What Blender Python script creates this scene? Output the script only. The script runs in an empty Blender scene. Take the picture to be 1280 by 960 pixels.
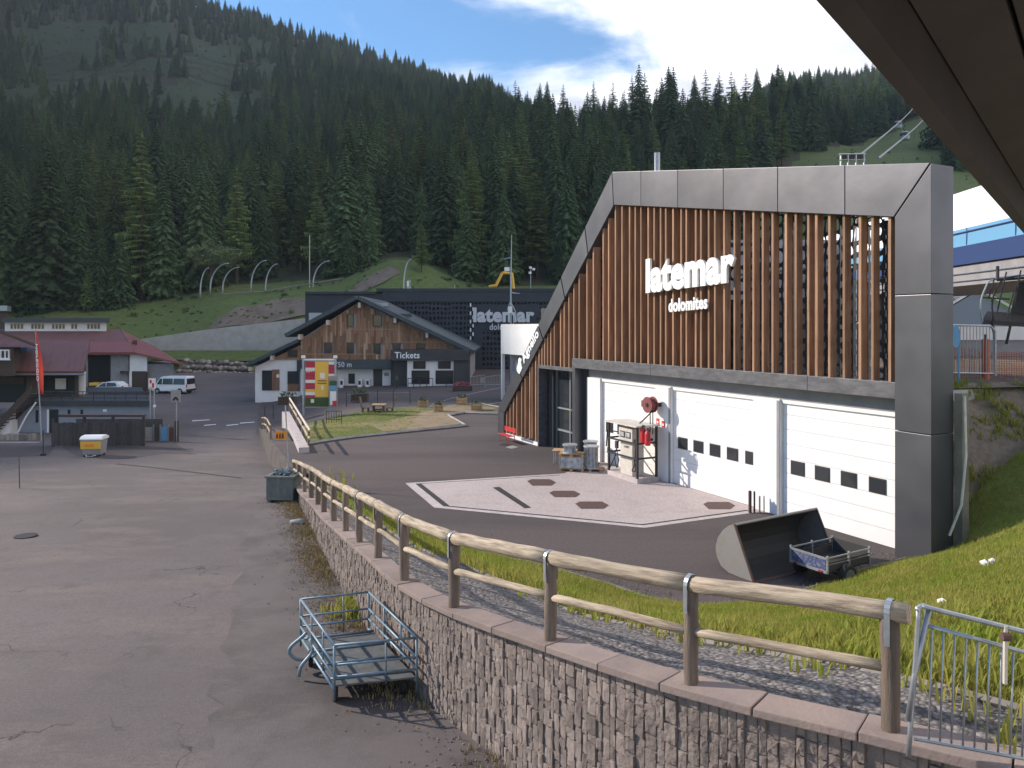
import bpy, bmesh, math, random
import numpy as np
from mathutils import Vector, Matrix, noise
from mathutils.geometry import delaunay_2d_cdt
random.seed(7)
R = math.radians
SC = bpy.context.scene
C = SC.collection

# ------------------------------------------------------------------ camera, sky, sun, exposure
F, HZ, CH = 914.0, 408.0, 6.9           # focal length in px (1280 wide), horizon row, eye height
cam = bpy.data.cameras.new('camera'); camo = bpy.data.objects.new('camera', cam); C.objects.link(camo)
cam.sensor_width = 36; cam.lens = 36 * F / 1280; cam.shift_y = -(480 - HZ) / 1280
cam.clip_start = 0.05; cam.clip_end = 6000
camo.location = (0, 0, CH); camo.rotation_euler = (R(90), 0, 0)
SC.camera = camo
SUN_AZ, SUN_EL = R(20), R(27)           # azimuth measured from -X towards +Y
sdir = Vector((-math.cos(SUN_AZ) * math.cos(SUN_EL), math.sin(SUN_AZ) * math.cos(SUN_EL), math.sin(SUN_EL)))
sun = bpy.data.lights.new('sun', 'SUN'); suno = bpy.data.objects.new('sun', sun); C.objects.link(suno)
sun.energy = 5.0; sun.angle = R(0.6); sun.color = (1, 0.90, 0.78)
suno.rotation_euler = (-sdir).to_track_quat('-Z', 'Y').to_euler(); suno.location = sdir * 60
world = bpy.data.worlds.new('World'); SC.world = world; world.use_nodes = True
SC.view_settings.view_transform = 'Standard'; SC.view_settings.look = 'None'
SC.view_settings.exposure = 0.50; SC.view_settings.gamma = 1
wt = world.node_tree; wt.nodes.clear()
def wn(t, **k):
    n = wt.nodes.new(t)
    for a, b in k.items(): setattr(n, a, b)
    return n
def wl(a, b): wt.links.new(a, b)
sky = wn('ShaderNodeTexSky', sky_type='NISHITA', sun_disc=False, sun_elevation=SUN_EL, altitude=1700, air_density=1.25, dust_density=0.1, ozone_density=2.5)
sky.sun_rotation = math.atan2(sdir.x, sdir.y)
tc = wn('ShaderNodeTexCoord'); sep = wn('ShaderNodeSeparateXYZ'); wl(tc.outputs['Generated'], sep.inputs[0])
def wm(op, a, b=None, c=None):
    n = wn('ShaderNodeMath', operation=op)
    for i, v in enumerate((a, b, c)):
        if v is None: continue
        if isinstance(v, (int, float)): n.inputs[i].default_value = v
        else: wl(v, n.inputs[i])
    return n.outputs[0]
zz = wm('ADD', wm('MAXIMUM', sep.outputs[2], 0.0), 0.22)
px_ = wm('DIVIDE', sep.outputs[0], zz); py_ = wm('DIVIDE', sep.outputs[1], zz)
cmb = wn('ShaderNodeCombineXYZ'); wl(px_, cmb.inputs[0]); wl(py_, cmb.inputs[1])
cmb.inputs[2].default_value = 1.5
n1 = wn('ShaderNodeTexNoise'); n1.inputs['Scale'].default_value = 1.7; n1.inputs['Detail'].default_value = 9; n1.inputs['Roughness'].default_value = 0.56; n1.inputs['Distortion'].default_value = 0.35
wl(cmb.outputs[0], n1.inputs['Vector'])
bias = wm('MULTIPLY', wm('MINIMUM', wm('MAXIMUM', wm('MULTIPLY_ADD', px_, 0.85, 0.065), -0.25), 0.5), 0.55)
cl = wm('ADD', n1.outputs['Fac'], bias)
cr = wn('ShaderNodeValToRGB'); cr.color_ramp.elements[0].position = 0.44; cr.color_ramp.elements[1].position = 0.66
cr.color_ramp.interpolation = 'EASE'; wl(cl, cr.inputs[0])
n2 = wn('ShaderNodeTexNoise'); n2.inputs['Scale'].default_value = 2.3; n2.inputs['Detail'].default_value = 6
cm2 = wn('ShaderNodeCombineXYZ'); wl(px_, cm2.inputs[0]); wl(py_, cm2.inputs[1]); cm2.inputs[2].default_value = 9.0
wl(cm2.outputs[0], n2.inputs['Vector'])
cr2 = wn('ShaderNodeValToRGB'); cr2.color_ramp.elements[0].position = 0.40; cr2.color_ramp.elements[1].position = 0.62
cr2.color_ramp.elements[0].color = (9.0, 8.9, 9.1, 1); cr2.color_ramp.elements[1].color = (3.9, 4.05, 4.7, 1)
wl(n2.outputs['Fac'], cr2.inputs[0])
mx = wn('ShaderNodeMix', data_type='RGBA'); wl(cr.outputs[0], mx.inputs['Factor']); hs_ = wn('ShaderNodeHueSaturation'); hs_.inputs['Saturation'].default_value = 1.22; wl(sky.outputs[0], hs_.inputs['Color']); wl(hs_.outputs[0], mx.inputs['A']); wl(cr2.outputs[0], mx.inputs['B'])
bg = wn('ShaderNodeBackground'); bg.inputs['Strength'].default_value = 0.148
wl(mx.outputs['Result'], bg.inputs[0]); wo = wn('ShaderNodeOutputWorld'); wl(bg.outputs[0], wo.inputs[0])

# ------------------------------------------------------------------ pixel helpers
def P(px, py, Z): return Vector(((px - 640) / F * Z, Z, CH - (py - HZ) * Z / F))
def G(px, py, z=0.0): Z = F * (CH - z) / (py - HZ); return Vector(((px - 640) / F * Z, Z, z))
def lerp(a, b, t): return a + (b - a) * t
def sst(a, b, x): t = min(1, max(0, (x - a) / (b - a))); return t * t * (3 - 2 * t)

# ------------------------------------------------------------------ materials
MATS = {}
def translucent(m, amt):
    t = m.node_tree; b = t.nodes['Principled BSDF']; o = t.nodes['Material Output']
    tr = t.nodes.new('ShaderNodeBsdfTranslucent'); mx_ = t.nodes.new('ShaderNodeMixShader'); mx_.inputs[0].default_value = amt
    src = b.inputs['Base Color']
    if src.links: t.links.new(src.links[0].from_socket, tr.inputs[0])
    else: tr.inputs[0].default_value = src.default_value
    t.links.new(b.outputs[0], mx_.inputs[1]); t.links.new(tr.outputs[0], mx_.inputs[2]); t.links.new(mx_.outputs[0], o.inputs['Surface'])
def M(name, col, rough=0.8, metal=0.0, col2=None, sc=4.0, det=4, lo=0.35, hi=0.65, bump=0.0, bsc=40.0, stretch=None, spec=0.4, space='Object', rnd=0.0, emit=None):
    if name in MATS: return MATS[name]
    m = bpy.data.materials.new(name); m.use_nodes = True; MATS[name] = m
    t = m.node_tree; b = t.nodes['Principled BSDF']
    b.inputs['Roughness'].default_value = rough; b.inputs['Metallic'].default_value = metal
    b.inputs['Specular IOR Level'].default_value = spec
    c1 = (*col, 1); b.inputs['Base Color'].default_value = c1
    out = None
    tcn = t.nodes.new('ShaderNodeTexCoord'); vec = tcn.outputs['Object']
    if space == 'World':
        g = t.nodes.new('ShaderNodeNewGeometry'); vec = g.outputs['Position']
    if stretch:
        mp = t.nodes.new('ShaderNodeMapping'); mp.inputs['Scale'].default_value = stretch; t.links.new(vec, mp.inputs[0]); vec = mp.outputs[0]
    if rnd:
        oi = t.nodes.new('ShaderNodeObjectInfo'); va = t.nodes.new('ShaderNodeVectorMath'); va.operation = 'ADD'
        mu = t.nodes.new('ShaderNodeMath'); mu.operation = 'MULTIPLY'; mu.inputs[1].default_value = 37.0
        t.links.new(oi.outputs['Random'], mu.inputs[0]); t.links.new(vec, va.inputs[0]); t.links.new(mu.outputs[0], va.inputs[1]); vec = va.outputs[0]
    if col2:
        n = t.nodes.new('ShaderNodeTexNoise'); n.inputs['Scale'].default_value = sc; n.inputs['Detail'].default_value = det; n.inputs['Roughness'].default_value = 0.6
        t.links.new(vec, n.inputs['Vector'])
        rp = t.nodes.new('ShaderNodeValToRGB'); rp.color_ramp.elements[0].position = lo; rp.color_ramp.elements[1].position = hi
        rp.color_ramp.elements[0].color = c1; rp.color_ramp.elements[1].color = (*col2, 1)
        t.links.new(n.outputs['Fac'], rp.inputs[0]); out = rp.outputs[0]
    if rnd:
        hs = t.nodes.new('ShaderNodeHueSaturation'); mr = t.nodes.new('ShaderNodeMapRange')
        mr.inputs['To Min'].default_value = 1 - rnd; mr.inputs['To Max'].default_value = 1 + rnd
        t.links.new(oi.outputs['Random'], mr.inputs[0]); t.links.new(mr.outputs[0], hs.inputs['Value'])
        if out: t.links.new(out, hs.inputs['Color'])
        else: hs.inputs['Color'].default_value = c1
        out = hs.outputs[0]
    if out: t.links.new(out, b.inputs['Base Color'])
    if bump:
        n = t.nodes.new('ShaderNodeTexNoise'); n.inputs['Scale'].default_value = bsc; n.inputs['Detail'].default_value = 5
        t.links.new(vec, n.inputs['Vector'])
        bp = t.nodes.new('ShaderNodeBump'); bp.inputs['Strength'].default_value = bump; bp.inputs['Distance'].default_value = 0.05
        t.links.new(n.outputs['Fac'], bp.inputs['Height']); t.links.new(bp.outputs[0], b.inputs['Normal'])
    if emit:
        b.inputs['Emission Color'].default_value = (*emit[:3], 1); b.inputs['Emission Strength'].default_value = emit[3]
    return m

def ground_mat(name, layers, base, rough=0.9, bump=0.3, bsc=60, cracks=0.0, vor=None):
    """base colour with noise layers: (scale, lo, hi, colour, amount, stretch)"""
    m = bpy.data.materials.new(name); m.use_nodes = True; MATS[name] = m
    t = m.node_tree; b = t.nodes['Principled BSDF']; b.inputs['Roughness'].default_value = rough; b.inputs['Specular IOR Level'].default_value = 0.3
    g = t.nodes.new('ShaderNodeNewGeometry'); pos = g.outputs['Position']
    cur = None
    def mix(fac, colr):
        nonlocal cur
        x = t.nodes.new('ShaderNodeMix'); x.data_type = 'RGBA'
        t.links.new(fac, x.inputs['Factor'])
        if cur is None: x.inputs['A'].default_value = (*base, 1)
        else: t.links.new(cur, x.inputs['A'])
        x.inputs['B'].default_value = (*colr, 1); cur = x.outputs['Result']
    for i, (sc, lo, hi, colr, amt, st) in enumerate(layers):
        mp = t.nodes.new('ShaderNodeMapping'); mp.inputs['Scale'].default_value = st; mp.inputs['Location'].default_value = (i * 13.7, i * 5.1, 0); t.links.new(pos, mp.inputs[0])
        n = t.nodes.new('ShaderNodeTexNoise'); n.inputs['Scale'].default_value = sc; n.inputs['Detail'].default_value = 6; n.inputs['Roughness'].default_value = 0.62
        t.links.new(mp.outputs[0], n.inputs['Vector'])
        mr = t.nodes.new('ShaderNodeMapRange'); mr.inputs['From Min'].default_value = lo; mr.inputs['From Max'].default_value = hi; mr.inputs['To Max'].default_value = amt
        t.links.new(n.outputs['Fac'], mr.inputs[0]); mix(mr.outputs[0], colr)
    if cracks:
        dn = t.nodes.new('ShaderNodeTexNoise'); dn.inputs['Scale'].default_value = 0.9; dn.inputs['Detail'].default_value = 5; t.links.new(pos, dn.inputs['Vector'])
        av = t.nodes.new('ShaderNodeMix'); av.data_type = 'RGBA'; av.inputs['Factor'].default_value = 0.35; t.links.new(pos, av.inputs['A']); 
        sm = t.nodes.new('ShaderNodeVectorMath'); sm.operation = 'MULTIPLY_ADD'; sm.inputs[1].default_value = (2.2, 2.2, 2.2); t.links.new(dn.outputs['Color'], sm.inputs[0]); t.links.new(pos, sm.inputs[2])
        v = t.nodes.new('ShaderNodeTexVoronoi'); v.feature = 'DISTANCE_TO_EDGE'; v.inputs['Scale'].default_value = 0.11; t.links.new(sm.outputs[0], v.inputs['Vector'])
        n3 = t.nodes.new('ShaderNodeTexNoise'); n3.inputs['Scale'].default_value = 0.35; t.links.new(pos, n3.inputs['Vector'])
        mr = t.nodes.new('ShaderNodeMapRange'); mr.inputs['From Min'].default_value = 0.0; mr.inputs['From Max'].default_value = 0.004; mr.inputs['To Min'].default_value = cracks; mr.inputs['To Max'].default_value = 0
        t.links.new(v.outputs['Distance'], mr.inputs[0])
        m3 = t.nodes.new('ShaderNodeMapRange'); m3.inputs['From Min'].default_value = 0.5; m3.inputs['From Max'].default_value = 0.6; t.links.new(n3.outputs['Fac'], m3.inputs[0])
        mm = t.nodes.new('ShaderNodeMath'); mm.operation = 'MULTIPLY'; t.links.new(mr.outputs[0], mm.inputs[0]); t.links.new(m3.outputs[0], mm.inputs[1])
        mix(mm.outputs[0], (0.03, 0.028, 0.028))
    hgt = None
    if vor:
        v = t.nodes.new('ShaderNodeTexVoronoi'); v.inputs['Scale'].default_value = vor[0]; t.links.new(pos, v.inputs['Vector'])
        rp = t.nodes.new('ShaderNodeMapRange'); rp.inputs['From Max'].default_value = 0.7; rp.inputs['To Max'].default_value = vor[2]; t.links.new(v.outputs['Distance'], rp.inputs[0]); mix(rp.outputs[0], vor[1])
        s2 = t.nodes.new('ShaderNodeSeparateColor'); t.links.new(v.outputs['Color'], s2.inputs[0])
        rq = t.nodes.new('ShaderNodeMapRange'); rq.inputs['From Min'].default_value = 0.6; rq.inputs['To Max'].default_value = 0.5; t.links.new(s2.outputs[0], rq.inputs[0]); mix(rq.outputs[0], vor[3])
        hgt = v.outputs['Distance']
    if cur: t.links.new(cur, b.inputs['Base Color'])
    else: b.inputs['Base Color'].default_value = (*base, 1)
    if hgt is None:
        n = t.nodes.new('ShaderNodeTexNoise'); n.inputs['Scale'].default_value = bsc; n.inputs['Detail'].default_value = 4; t.links.new(pos, n.inputs['Vector']); hgt = n.outputs['Fac']
    bp = t.nodes.new('ShaderNodeBump'); bp.inputs['Strength'].default_value = bump; bp.inputs['Distance'].default_value = 0.04
    if vor: bp.invert = True
    t.links.new(hgt, bp.inputs['Height']); t.links.new(bp.outputs[0], b.inputs['Normal'])
    return m

one = (1, 1, 1)
m_lot = ground_mat('asphalt_worn', [(0.09, .40, .60, (0.10, 0.083, 0.081), .9, one), (0.35, .52, .66, (0.21, 0.165, 0.145), .55, (0.5, 1.6, 1)), (1.3, .55, .72, (0.075, 0.065, 0.064), .6, one), (14, .42, .62, (0.095, 0.08, 0.079), .6, one), (60, .5, .7, (0.24, 0.205, 0.198), .5, one)], (0.148, 0.124, 0.121), rough=0.92, bump=0.35, bsc=70, cracks=0.85)
m_yard = ground_mat('asphalt_dark', [(0.16, .42, .60, (0.066, 0.056, 0.056), .9, (0.35, 1.5, 1)), (0.8, .55, .7, (0.105, 0.09, 0.088), .6, (0.25, 2.0, 1)), (10, .45, .62, (0.055, 0.048, 0.048), .5, one), (70, .50, .66, (0.21, 0.165, 0.155), .6, one)], (0.106, 0.082, 0.078), rough=0.9, bump=0.4, bsc=80)
m_gravel = ground_mat('gravel', [(0.6, .45, .65, (0.13, 0.115, 0.11), .6, one)], (0.26, 0.23, 0.22), bump=0.9, vor=(16, (0.05, 0.045, 0.045), .85, (0.42, 0.38, 0.36)))
m_grass = ground_mat('grass_ground', [(0.5, .42, .62, (0.10, 0.115, 0.03), .8, one), (0.25, .60, .70, (0.20, 0.15, 0.08), .45, one), (9, .45, .6, (0.12, 0.15, 0.026), .6, one)], (0.17, 0.20, 0.038), bump=0.8, bsc=22)
m_patch = ground_mat('patchy_grass', [(0.22, .50, .60, (0.26, 0.20, 0.115), .9, one), (1.2, .5, .65, (0.20, 0.165, 0.085), .6, one), (7, .45, .6, (0.06, 0.08, 0.025), .5, one)], (0.085, 0.11, 0.03), bump=0.6, bsc=15)
m_hill = ground_mat('hill_grass', [(0.012, .45, .62, (0.085, 0.115, 0.03), .8, one), (0.09, .5, .65, (0.13, 0.135, 0.045), .6, one), (0.35, .55, .68, (0.17, 0.13, 0.075), .4, one), (1.0, .45, .65, (0.05, 0.075, 0.02), .6, one)], (0.105, 0.145, 0.04), bump=0.7, bsc=2)
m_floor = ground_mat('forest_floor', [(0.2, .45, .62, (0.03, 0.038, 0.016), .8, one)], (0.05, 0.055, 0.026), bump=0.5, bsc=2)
m_earth = ground_mat('bare_earth', [(0.3, .42, .62, (0.15, 0.115, 0.085), .9, one), (0.9, .54, .66, (0.07, 0.085, 0.03), .85, one), (6, .45, .62, (0.10, 0.08, 0.065), .6, one)], (0.21, 0.165, 0.135), bump=0.8, bsc=4)
m_pad = ground_mat('pad_pavers', [(0.25, .42, .62, (0.43, 0.36, 0.335), .7, one), (1.5, .52, .7, (0.34, 0.285, 0.265), .55, one), (25, .45, .62, (0.40, 0.34, 0.315), .5, one)], (0.53, 0.455, 0.43), rough=0.9, bump=0.25, vor=(9, (0.33, 0.265, 0.255), .4, (0.50, 0.42, 0.40)))
m_padedge = M('pad_border', (0.52, 0.45, 0.44), 0.85, col2=(0.40, 0.35, 0.34), sc=3)
m_kerbdark = M('kerb_dark', (0.075, 0.062, 0.058), 0.95, col2=(0.12, 0.10, 0.09), sc=1.2, space='World')
m_edging = M('edging_stone', (0.17, 0.15, 0.14), 0.9, col2=(0.24, 0.215, 0.20), sc=2, space='World')
m_dark = M('dark_joint', (0.035, 0.031, 0.031), 0.9)
m_rust = M('rusty_cover', (0.12, 0.065, 0.05), 0.8, col2=(0.075, 0.05, 0.045), sc=9)
m_curb = M('kerb_stone', (0.36, 0.33, 0.31), 0.9, col2=(0.26, 0.24, 0.23), sc=2, space='World')
m_frame = M('zinc_panel', (0.098, 0.098, 0.112), 0.36, 0.6, col2=(0.128, 0.127, 0.143), sc=0.55, det=2, bump=0.12, bsc=1.2, rnd=0.06)
m_beam = M('zinc_beam', (0.15, 0.148, 0.16), 0.5, 0.5, col2=(0.095, 0.095, 0.105), sc=2.5, stretch=(1, 1, 3))
m_darkmetal = M('dark_cladding', (0.05, 0.05, 0.055), 0.55, 0.3, col2=(0.065, 0.063, 0.068), sc=0.7)
m_screen = M('perforated_sheet', (0.035, 0.036, 0.042), 0.5, 0.5)
m_fin = M('larch_fin', (0.37, 0.21, 0.125), 0.72, col2=(0.215, 0.118, 0.07), sc=1.3, det=6, stretch=(6, 6, 0.6), rnd=0.24, bump=0.15, bsc=20)
m_fin2 = M('larch_fin_dark', (0.115, 0.05, 0.032), 0.75, col2=(0.16, 0.07, 0.04), sc=1.3, det=6, stretch=(6, 6, 0.6), rnd=0.14)
m_white = M('white_render', (0.80, 0.78, 0.77), 0.7, col2=(0.72, 0.70, 0.69), sc=0.8, det=5)
m_door = M('door_white', (0.82, 0.80, 0.79), 0.45, col2=(0.78, 0.755, 0.745), sc=0.9, det=4, spec=0.5)
m_letter = M('letter_white', (0.85, 0.85, 0.85), 0.5)
m_lettergrey = M('letter_grey', (0.55, 0.57, 0.60), 0.5)
m_greywall = M('grey_render', (0.30, 0.29, 0.30), 0.85, col2=(0.24, 0.235, 0.245), sc=1.5)
m_conc = M('concrete', (0.43, 0.41, 0.39), 0.9, col2=(0.34, 0.325, 0.31), sc=0.8, det=6, bump=0.2, bsc=10, space='World')
m_concold = M('concrete_stained', (0.22, 0.20, 0.17), 0.9, col2=(0.12, 0.11, 0.09), sc=0.9, det=6, bump=0.3, bsc=8, space='World')
m_glass = M('glass_dark', (0.025, 0.03, 0.035), 0.08, spec=0.6)
m_glassblue = M('glass_blue', (0.10, 0.16, 0.24), 0.12, spec=0.6)
m_log = M('log_wood', (0.47, 0.38, 0.28), 0.85, col2=(0.17, 0.125, 0.09), sc=2.6, det=9, lo=.38, hi=.70, stretch=(9, 9, .8), rnd=0.15, bump=0.4, bsc=14)
m_post = M('post_wood', (0.21, 0.155, 0.12), 0.88, col2=(0.13, 0.10, 0.08), sc=2.0, det=8, stretch=(7, 7, 0.8), rnd=0.15, bump=0.4, bsc=14)
m_galv = M('galvanised', (0.42, 0.44, 0.46), 0.45, 0.7, col2=(0.33, 0.35, 0.38), sc=8)
m_stone = M('wall_stone', (0.33, 0.265, 0.235), 0.92, col2=(0.215, 0.17, 0.152), sc=2.0, det=6, rnd=0.3, bump=0.6, bsc=14)
m_mortar = M('mortar', (0.17, 0.14, 0.125), 0.95, col2=(0.16, 0.135, 0.12), sc=3)
m_coping = M('coping_stone', (0.27, 0.205, 0.18), 0.9, col2=(0.21, 0.165, 0.15), sc=1.5, rnd=0.14, bump=0.2, bsc=18)
m_boulder = M('boulder', (0.30, 0.255, 0.225), 0.9, col2=(0.20, 0.165, 0.145), sc=1.6, rnd=0.35, bump=0.5, bsc=5)
m_slate = M('slate_roof', (0.05, 0.065, 0.072), 0.6, 0.15, col2=(0.065, 0.08, 0.088), sc=1.5)
m_navy = M('navy_cladding', (0.032, 0.038, 0.052), 0.6, 0.2, col2=(0.04, 0.047, 0.06), sc=0.4)
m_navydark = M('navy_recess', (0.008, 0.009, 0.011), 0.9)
m_board = M('old_board', (0.32, 0.175, 0.105), 0.85, col2=(0.19, 0.108, 0.07), sc=1.0, det=7, stretch=(5, 5, 0.7), rnd=0.3)
m_boardlt = M('pale_batten', (0.40, 0.27, 0.18), 0.85, rnd=0.2)
m_beamend = M('beam_end', (0.55, 0.49, 0.42), 0.85)
m_redroof = M('red_sheet_roof', (0.26, 0.085, 0.07), 0.55, 0.1, col2=(0.21, 0.07, 0.06), sc=0.6, stretch=(3, 0.6, 1), space='World')
m_maroon = M('maroon_roof', (0.19, 0.085, 0.075), 0.6, 0.1, col2=(0.15, 0.068, 0.062), sc=0.6, stretch=(3, 0.6, 1), space='World')
m_brown = M('dark_brown_wood', (0.055, 0.038, 0.03), 0.8, col2=(0.08, 0.055, 0.042), sc=3, stretch=(4, 4, 1))
m_greenwood = M('dark_green_wood', (0.02, 0.028, 0.028), 0.8)
m_fencewood = M('grey_fence_wood', (0.075, 0.068, 0.066), 0.9, col2=(0.05, 0.046, 0.045), sc=3, rnd=0.25)
m_bluewall = M('bluegrey_wall', (0.27, 0.30, 0.36), 0.85, col2=(0.23, 0.255, 0.30), sc=1)
m_red = M('red_paint', (0.62, 0.03, 0.04), 0.5, col2=(0.5, 0.025, 0.03), sc=3)
m_redflag = M('flag_fabric', (0.75, 0.09, 0.055), 0.8, col2=(0.68, 0.07, 0.045), sc=1.5)
m_reel = M('faded_red', (0.22, 0.055, 0.05), 0.6, col2=(0.17, 0.045, 0.045), sc=6)
m_orange = M('orange_paint', (0.75, 0.26, 0.02), 0.5)
m_yellow = M('yellow_paint', (0.72, 0.42, 0.06), 0.5)
m_amber = M('amber_print', (0.80, 0.46, 0.07), 0.6)
m_crimson = M('crimson_print', (0.42, 0.03, 0.06), 0.6)
m_cream = M('cream_print', (0.80, 0.70, 0.62), 0.6)
m_beige = M('pump_beige', (0.62, 0.57, 0.50), 0.5, col2=(0.52, 0.47, 0.41), sc=4)
m_black = M('black_rubber', (0.02, 0.02, 0.02), 0.8)
m_steel = M('dark_steel', (0.045, 0.04, 0.042), 0.6, 0.4)
m_casting = M('zinc_casting', (0.56, 0.57, 0.59), 0.5, 0.5, col2=(0.30, 0.31, 0.33), sc=5)
m_pallet = M('pallet_wood', (0.48, 0.31, 0.17), 0.85, col2=(0.36, 0.22, 0.12), sc=4, rnd=0.2)
m_bucket = M('bucket_steel', (0.30, 0.285, 0.275), 0.5, 0.5, col2=(0.235, 0.175, 0.14), sc=1.3, det=8, lo=.5, hi=.8, bump=0.1, bsc=6)
m_bucketin = M('bucket_inner', (0.045, 0.043, 0.043), 0.7, 0.1, col2=(0.075, 0.058, 0.048), sc=0.8, det=7, lo=.5, hi=.8)  # colour darkened to paint in the shade inside the bucket
m_blue = M('trailer_blue', (0.045, 0.06, 0.17), 0.6, col2=(0.20, 0.205, 0.22), sc=14, det=9, lo=.46, hi=.66)
m_cart = M('cart_bluegrey', (0.13, 0.20, 0.26), 0.5, 0.4, col2=(0.20, 0.26, 0.31), sc=6)
m_cartdeck = M('cart_deck', (0.13, 0.135, 0.135), 0.85, col2=(0.085, 0.085, 0.085), sc=4)
m_planter = M('planter_green', (0.115, 0.13, 0.122), 0.75, col2=(0.15, 0.16, 0.15), sc=5, rnd=0.1)
m_soil = M('soil', (0.05, 0.04, 0.03), 0.95)
m_leaf = M('garden_leaf', (0.06, 0.10, 0.03), 0.8, rnd=0.2)
m_flower = M('flower_pink', (0.55, 0.12, 0.14), 0.8, rnd=0.3)
m_carwhite = M('car_white', (0.72, 0.72, 0.74), 0.3, spec=0.6)
m_tyre = M('tyre', (0.022, 0.022, 0.022), 0.85)
m_rim = M('rim', (0.30, 0.30, 0.31), 0.4, 0.7)
m_tail = M('tail_lamp', (0.30, 0.02, 0.02), 0.3)
m_canopy = M('canopy_white', (0.82, 0.83, 0.85), 0.35, spec=0.5)
m_canopyblue = M('canopy_lightblue', (0.16, 0.36, 0.56), 0.35, spec=0.5)
m_canopynavy = M('canopy_navy', (0.05, 0.085, 0.22), 0.4, spec=0.5)
m_signblue = M('sign_blue', (0.12, 0.30, 0.50), 0.5)
m_net = M('orange_net', (0.45, 0.12, 0.07), 0.8)
m_soffit = M('soffit_wood', (0.13, 0.065, 0.04), 0.8, col2=(0.08, 0.042, 0.028), sc=2, det=6, stretch=(1, 6, 1), rnd=0.2)
m_fascia = M('fascia_dark', (0.035, 0.027, 0.026), 0.75, col2=(0.05, 0.037, 0.034), sc=4)
m_rafter = M('rafter_olive', (0.20, 0.13, 0.03), 0.8)
m_cable = M('steel_cable', (0.16, 0.17, 0.18), 0.5, 0.5)
m_gondola = M('cabin_grey', (0.22, 0.25, 0.29), 0.35, 0.2)
m_grasspatch = m_patch
m_bark = M('bark', (0.065, 0.047, 0.036), 0.95, col2=(0.10, 0.075, 0.06), sc=5)
def leafmat(name, c, c2, sc=0.35):
    m = M(name, c, 0.75, col2=c2, sc=sc, det=3, rnd=0.36, spec=0.15)
    b = m.node_tree.nodes['Principled BSDF']
    b.inputs['Subsurface Weight'].default_value = 0
    return m
m_spruce = leafmat('spruce_needles', (0.032, 0.062, 0.030), (0.066, 0.106, 0.044))
m_larch = leafmat('larch_needles', (0.075, 0.118, 0.036), (0.115, 0.155, 0.05))
m_decid = leafmat('broad_leaves', (0.075, 0.105, 0.05), (0.11, 0.14, 0.07))
m_blade = M('grass_blades', (0.24, 0.29, 0.04), 0.7, col2=(0.36, 0.32, 0.085), sc=0.7, det=3, space='World', spec=0.2)
translucent(m_blade, .45)
m_dry = M('dry_grass', (0.36, 0.26, 0.13), 0.85, col2=(0.24, 0.19, 0.08), sc=1.5, space='World')

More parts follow.
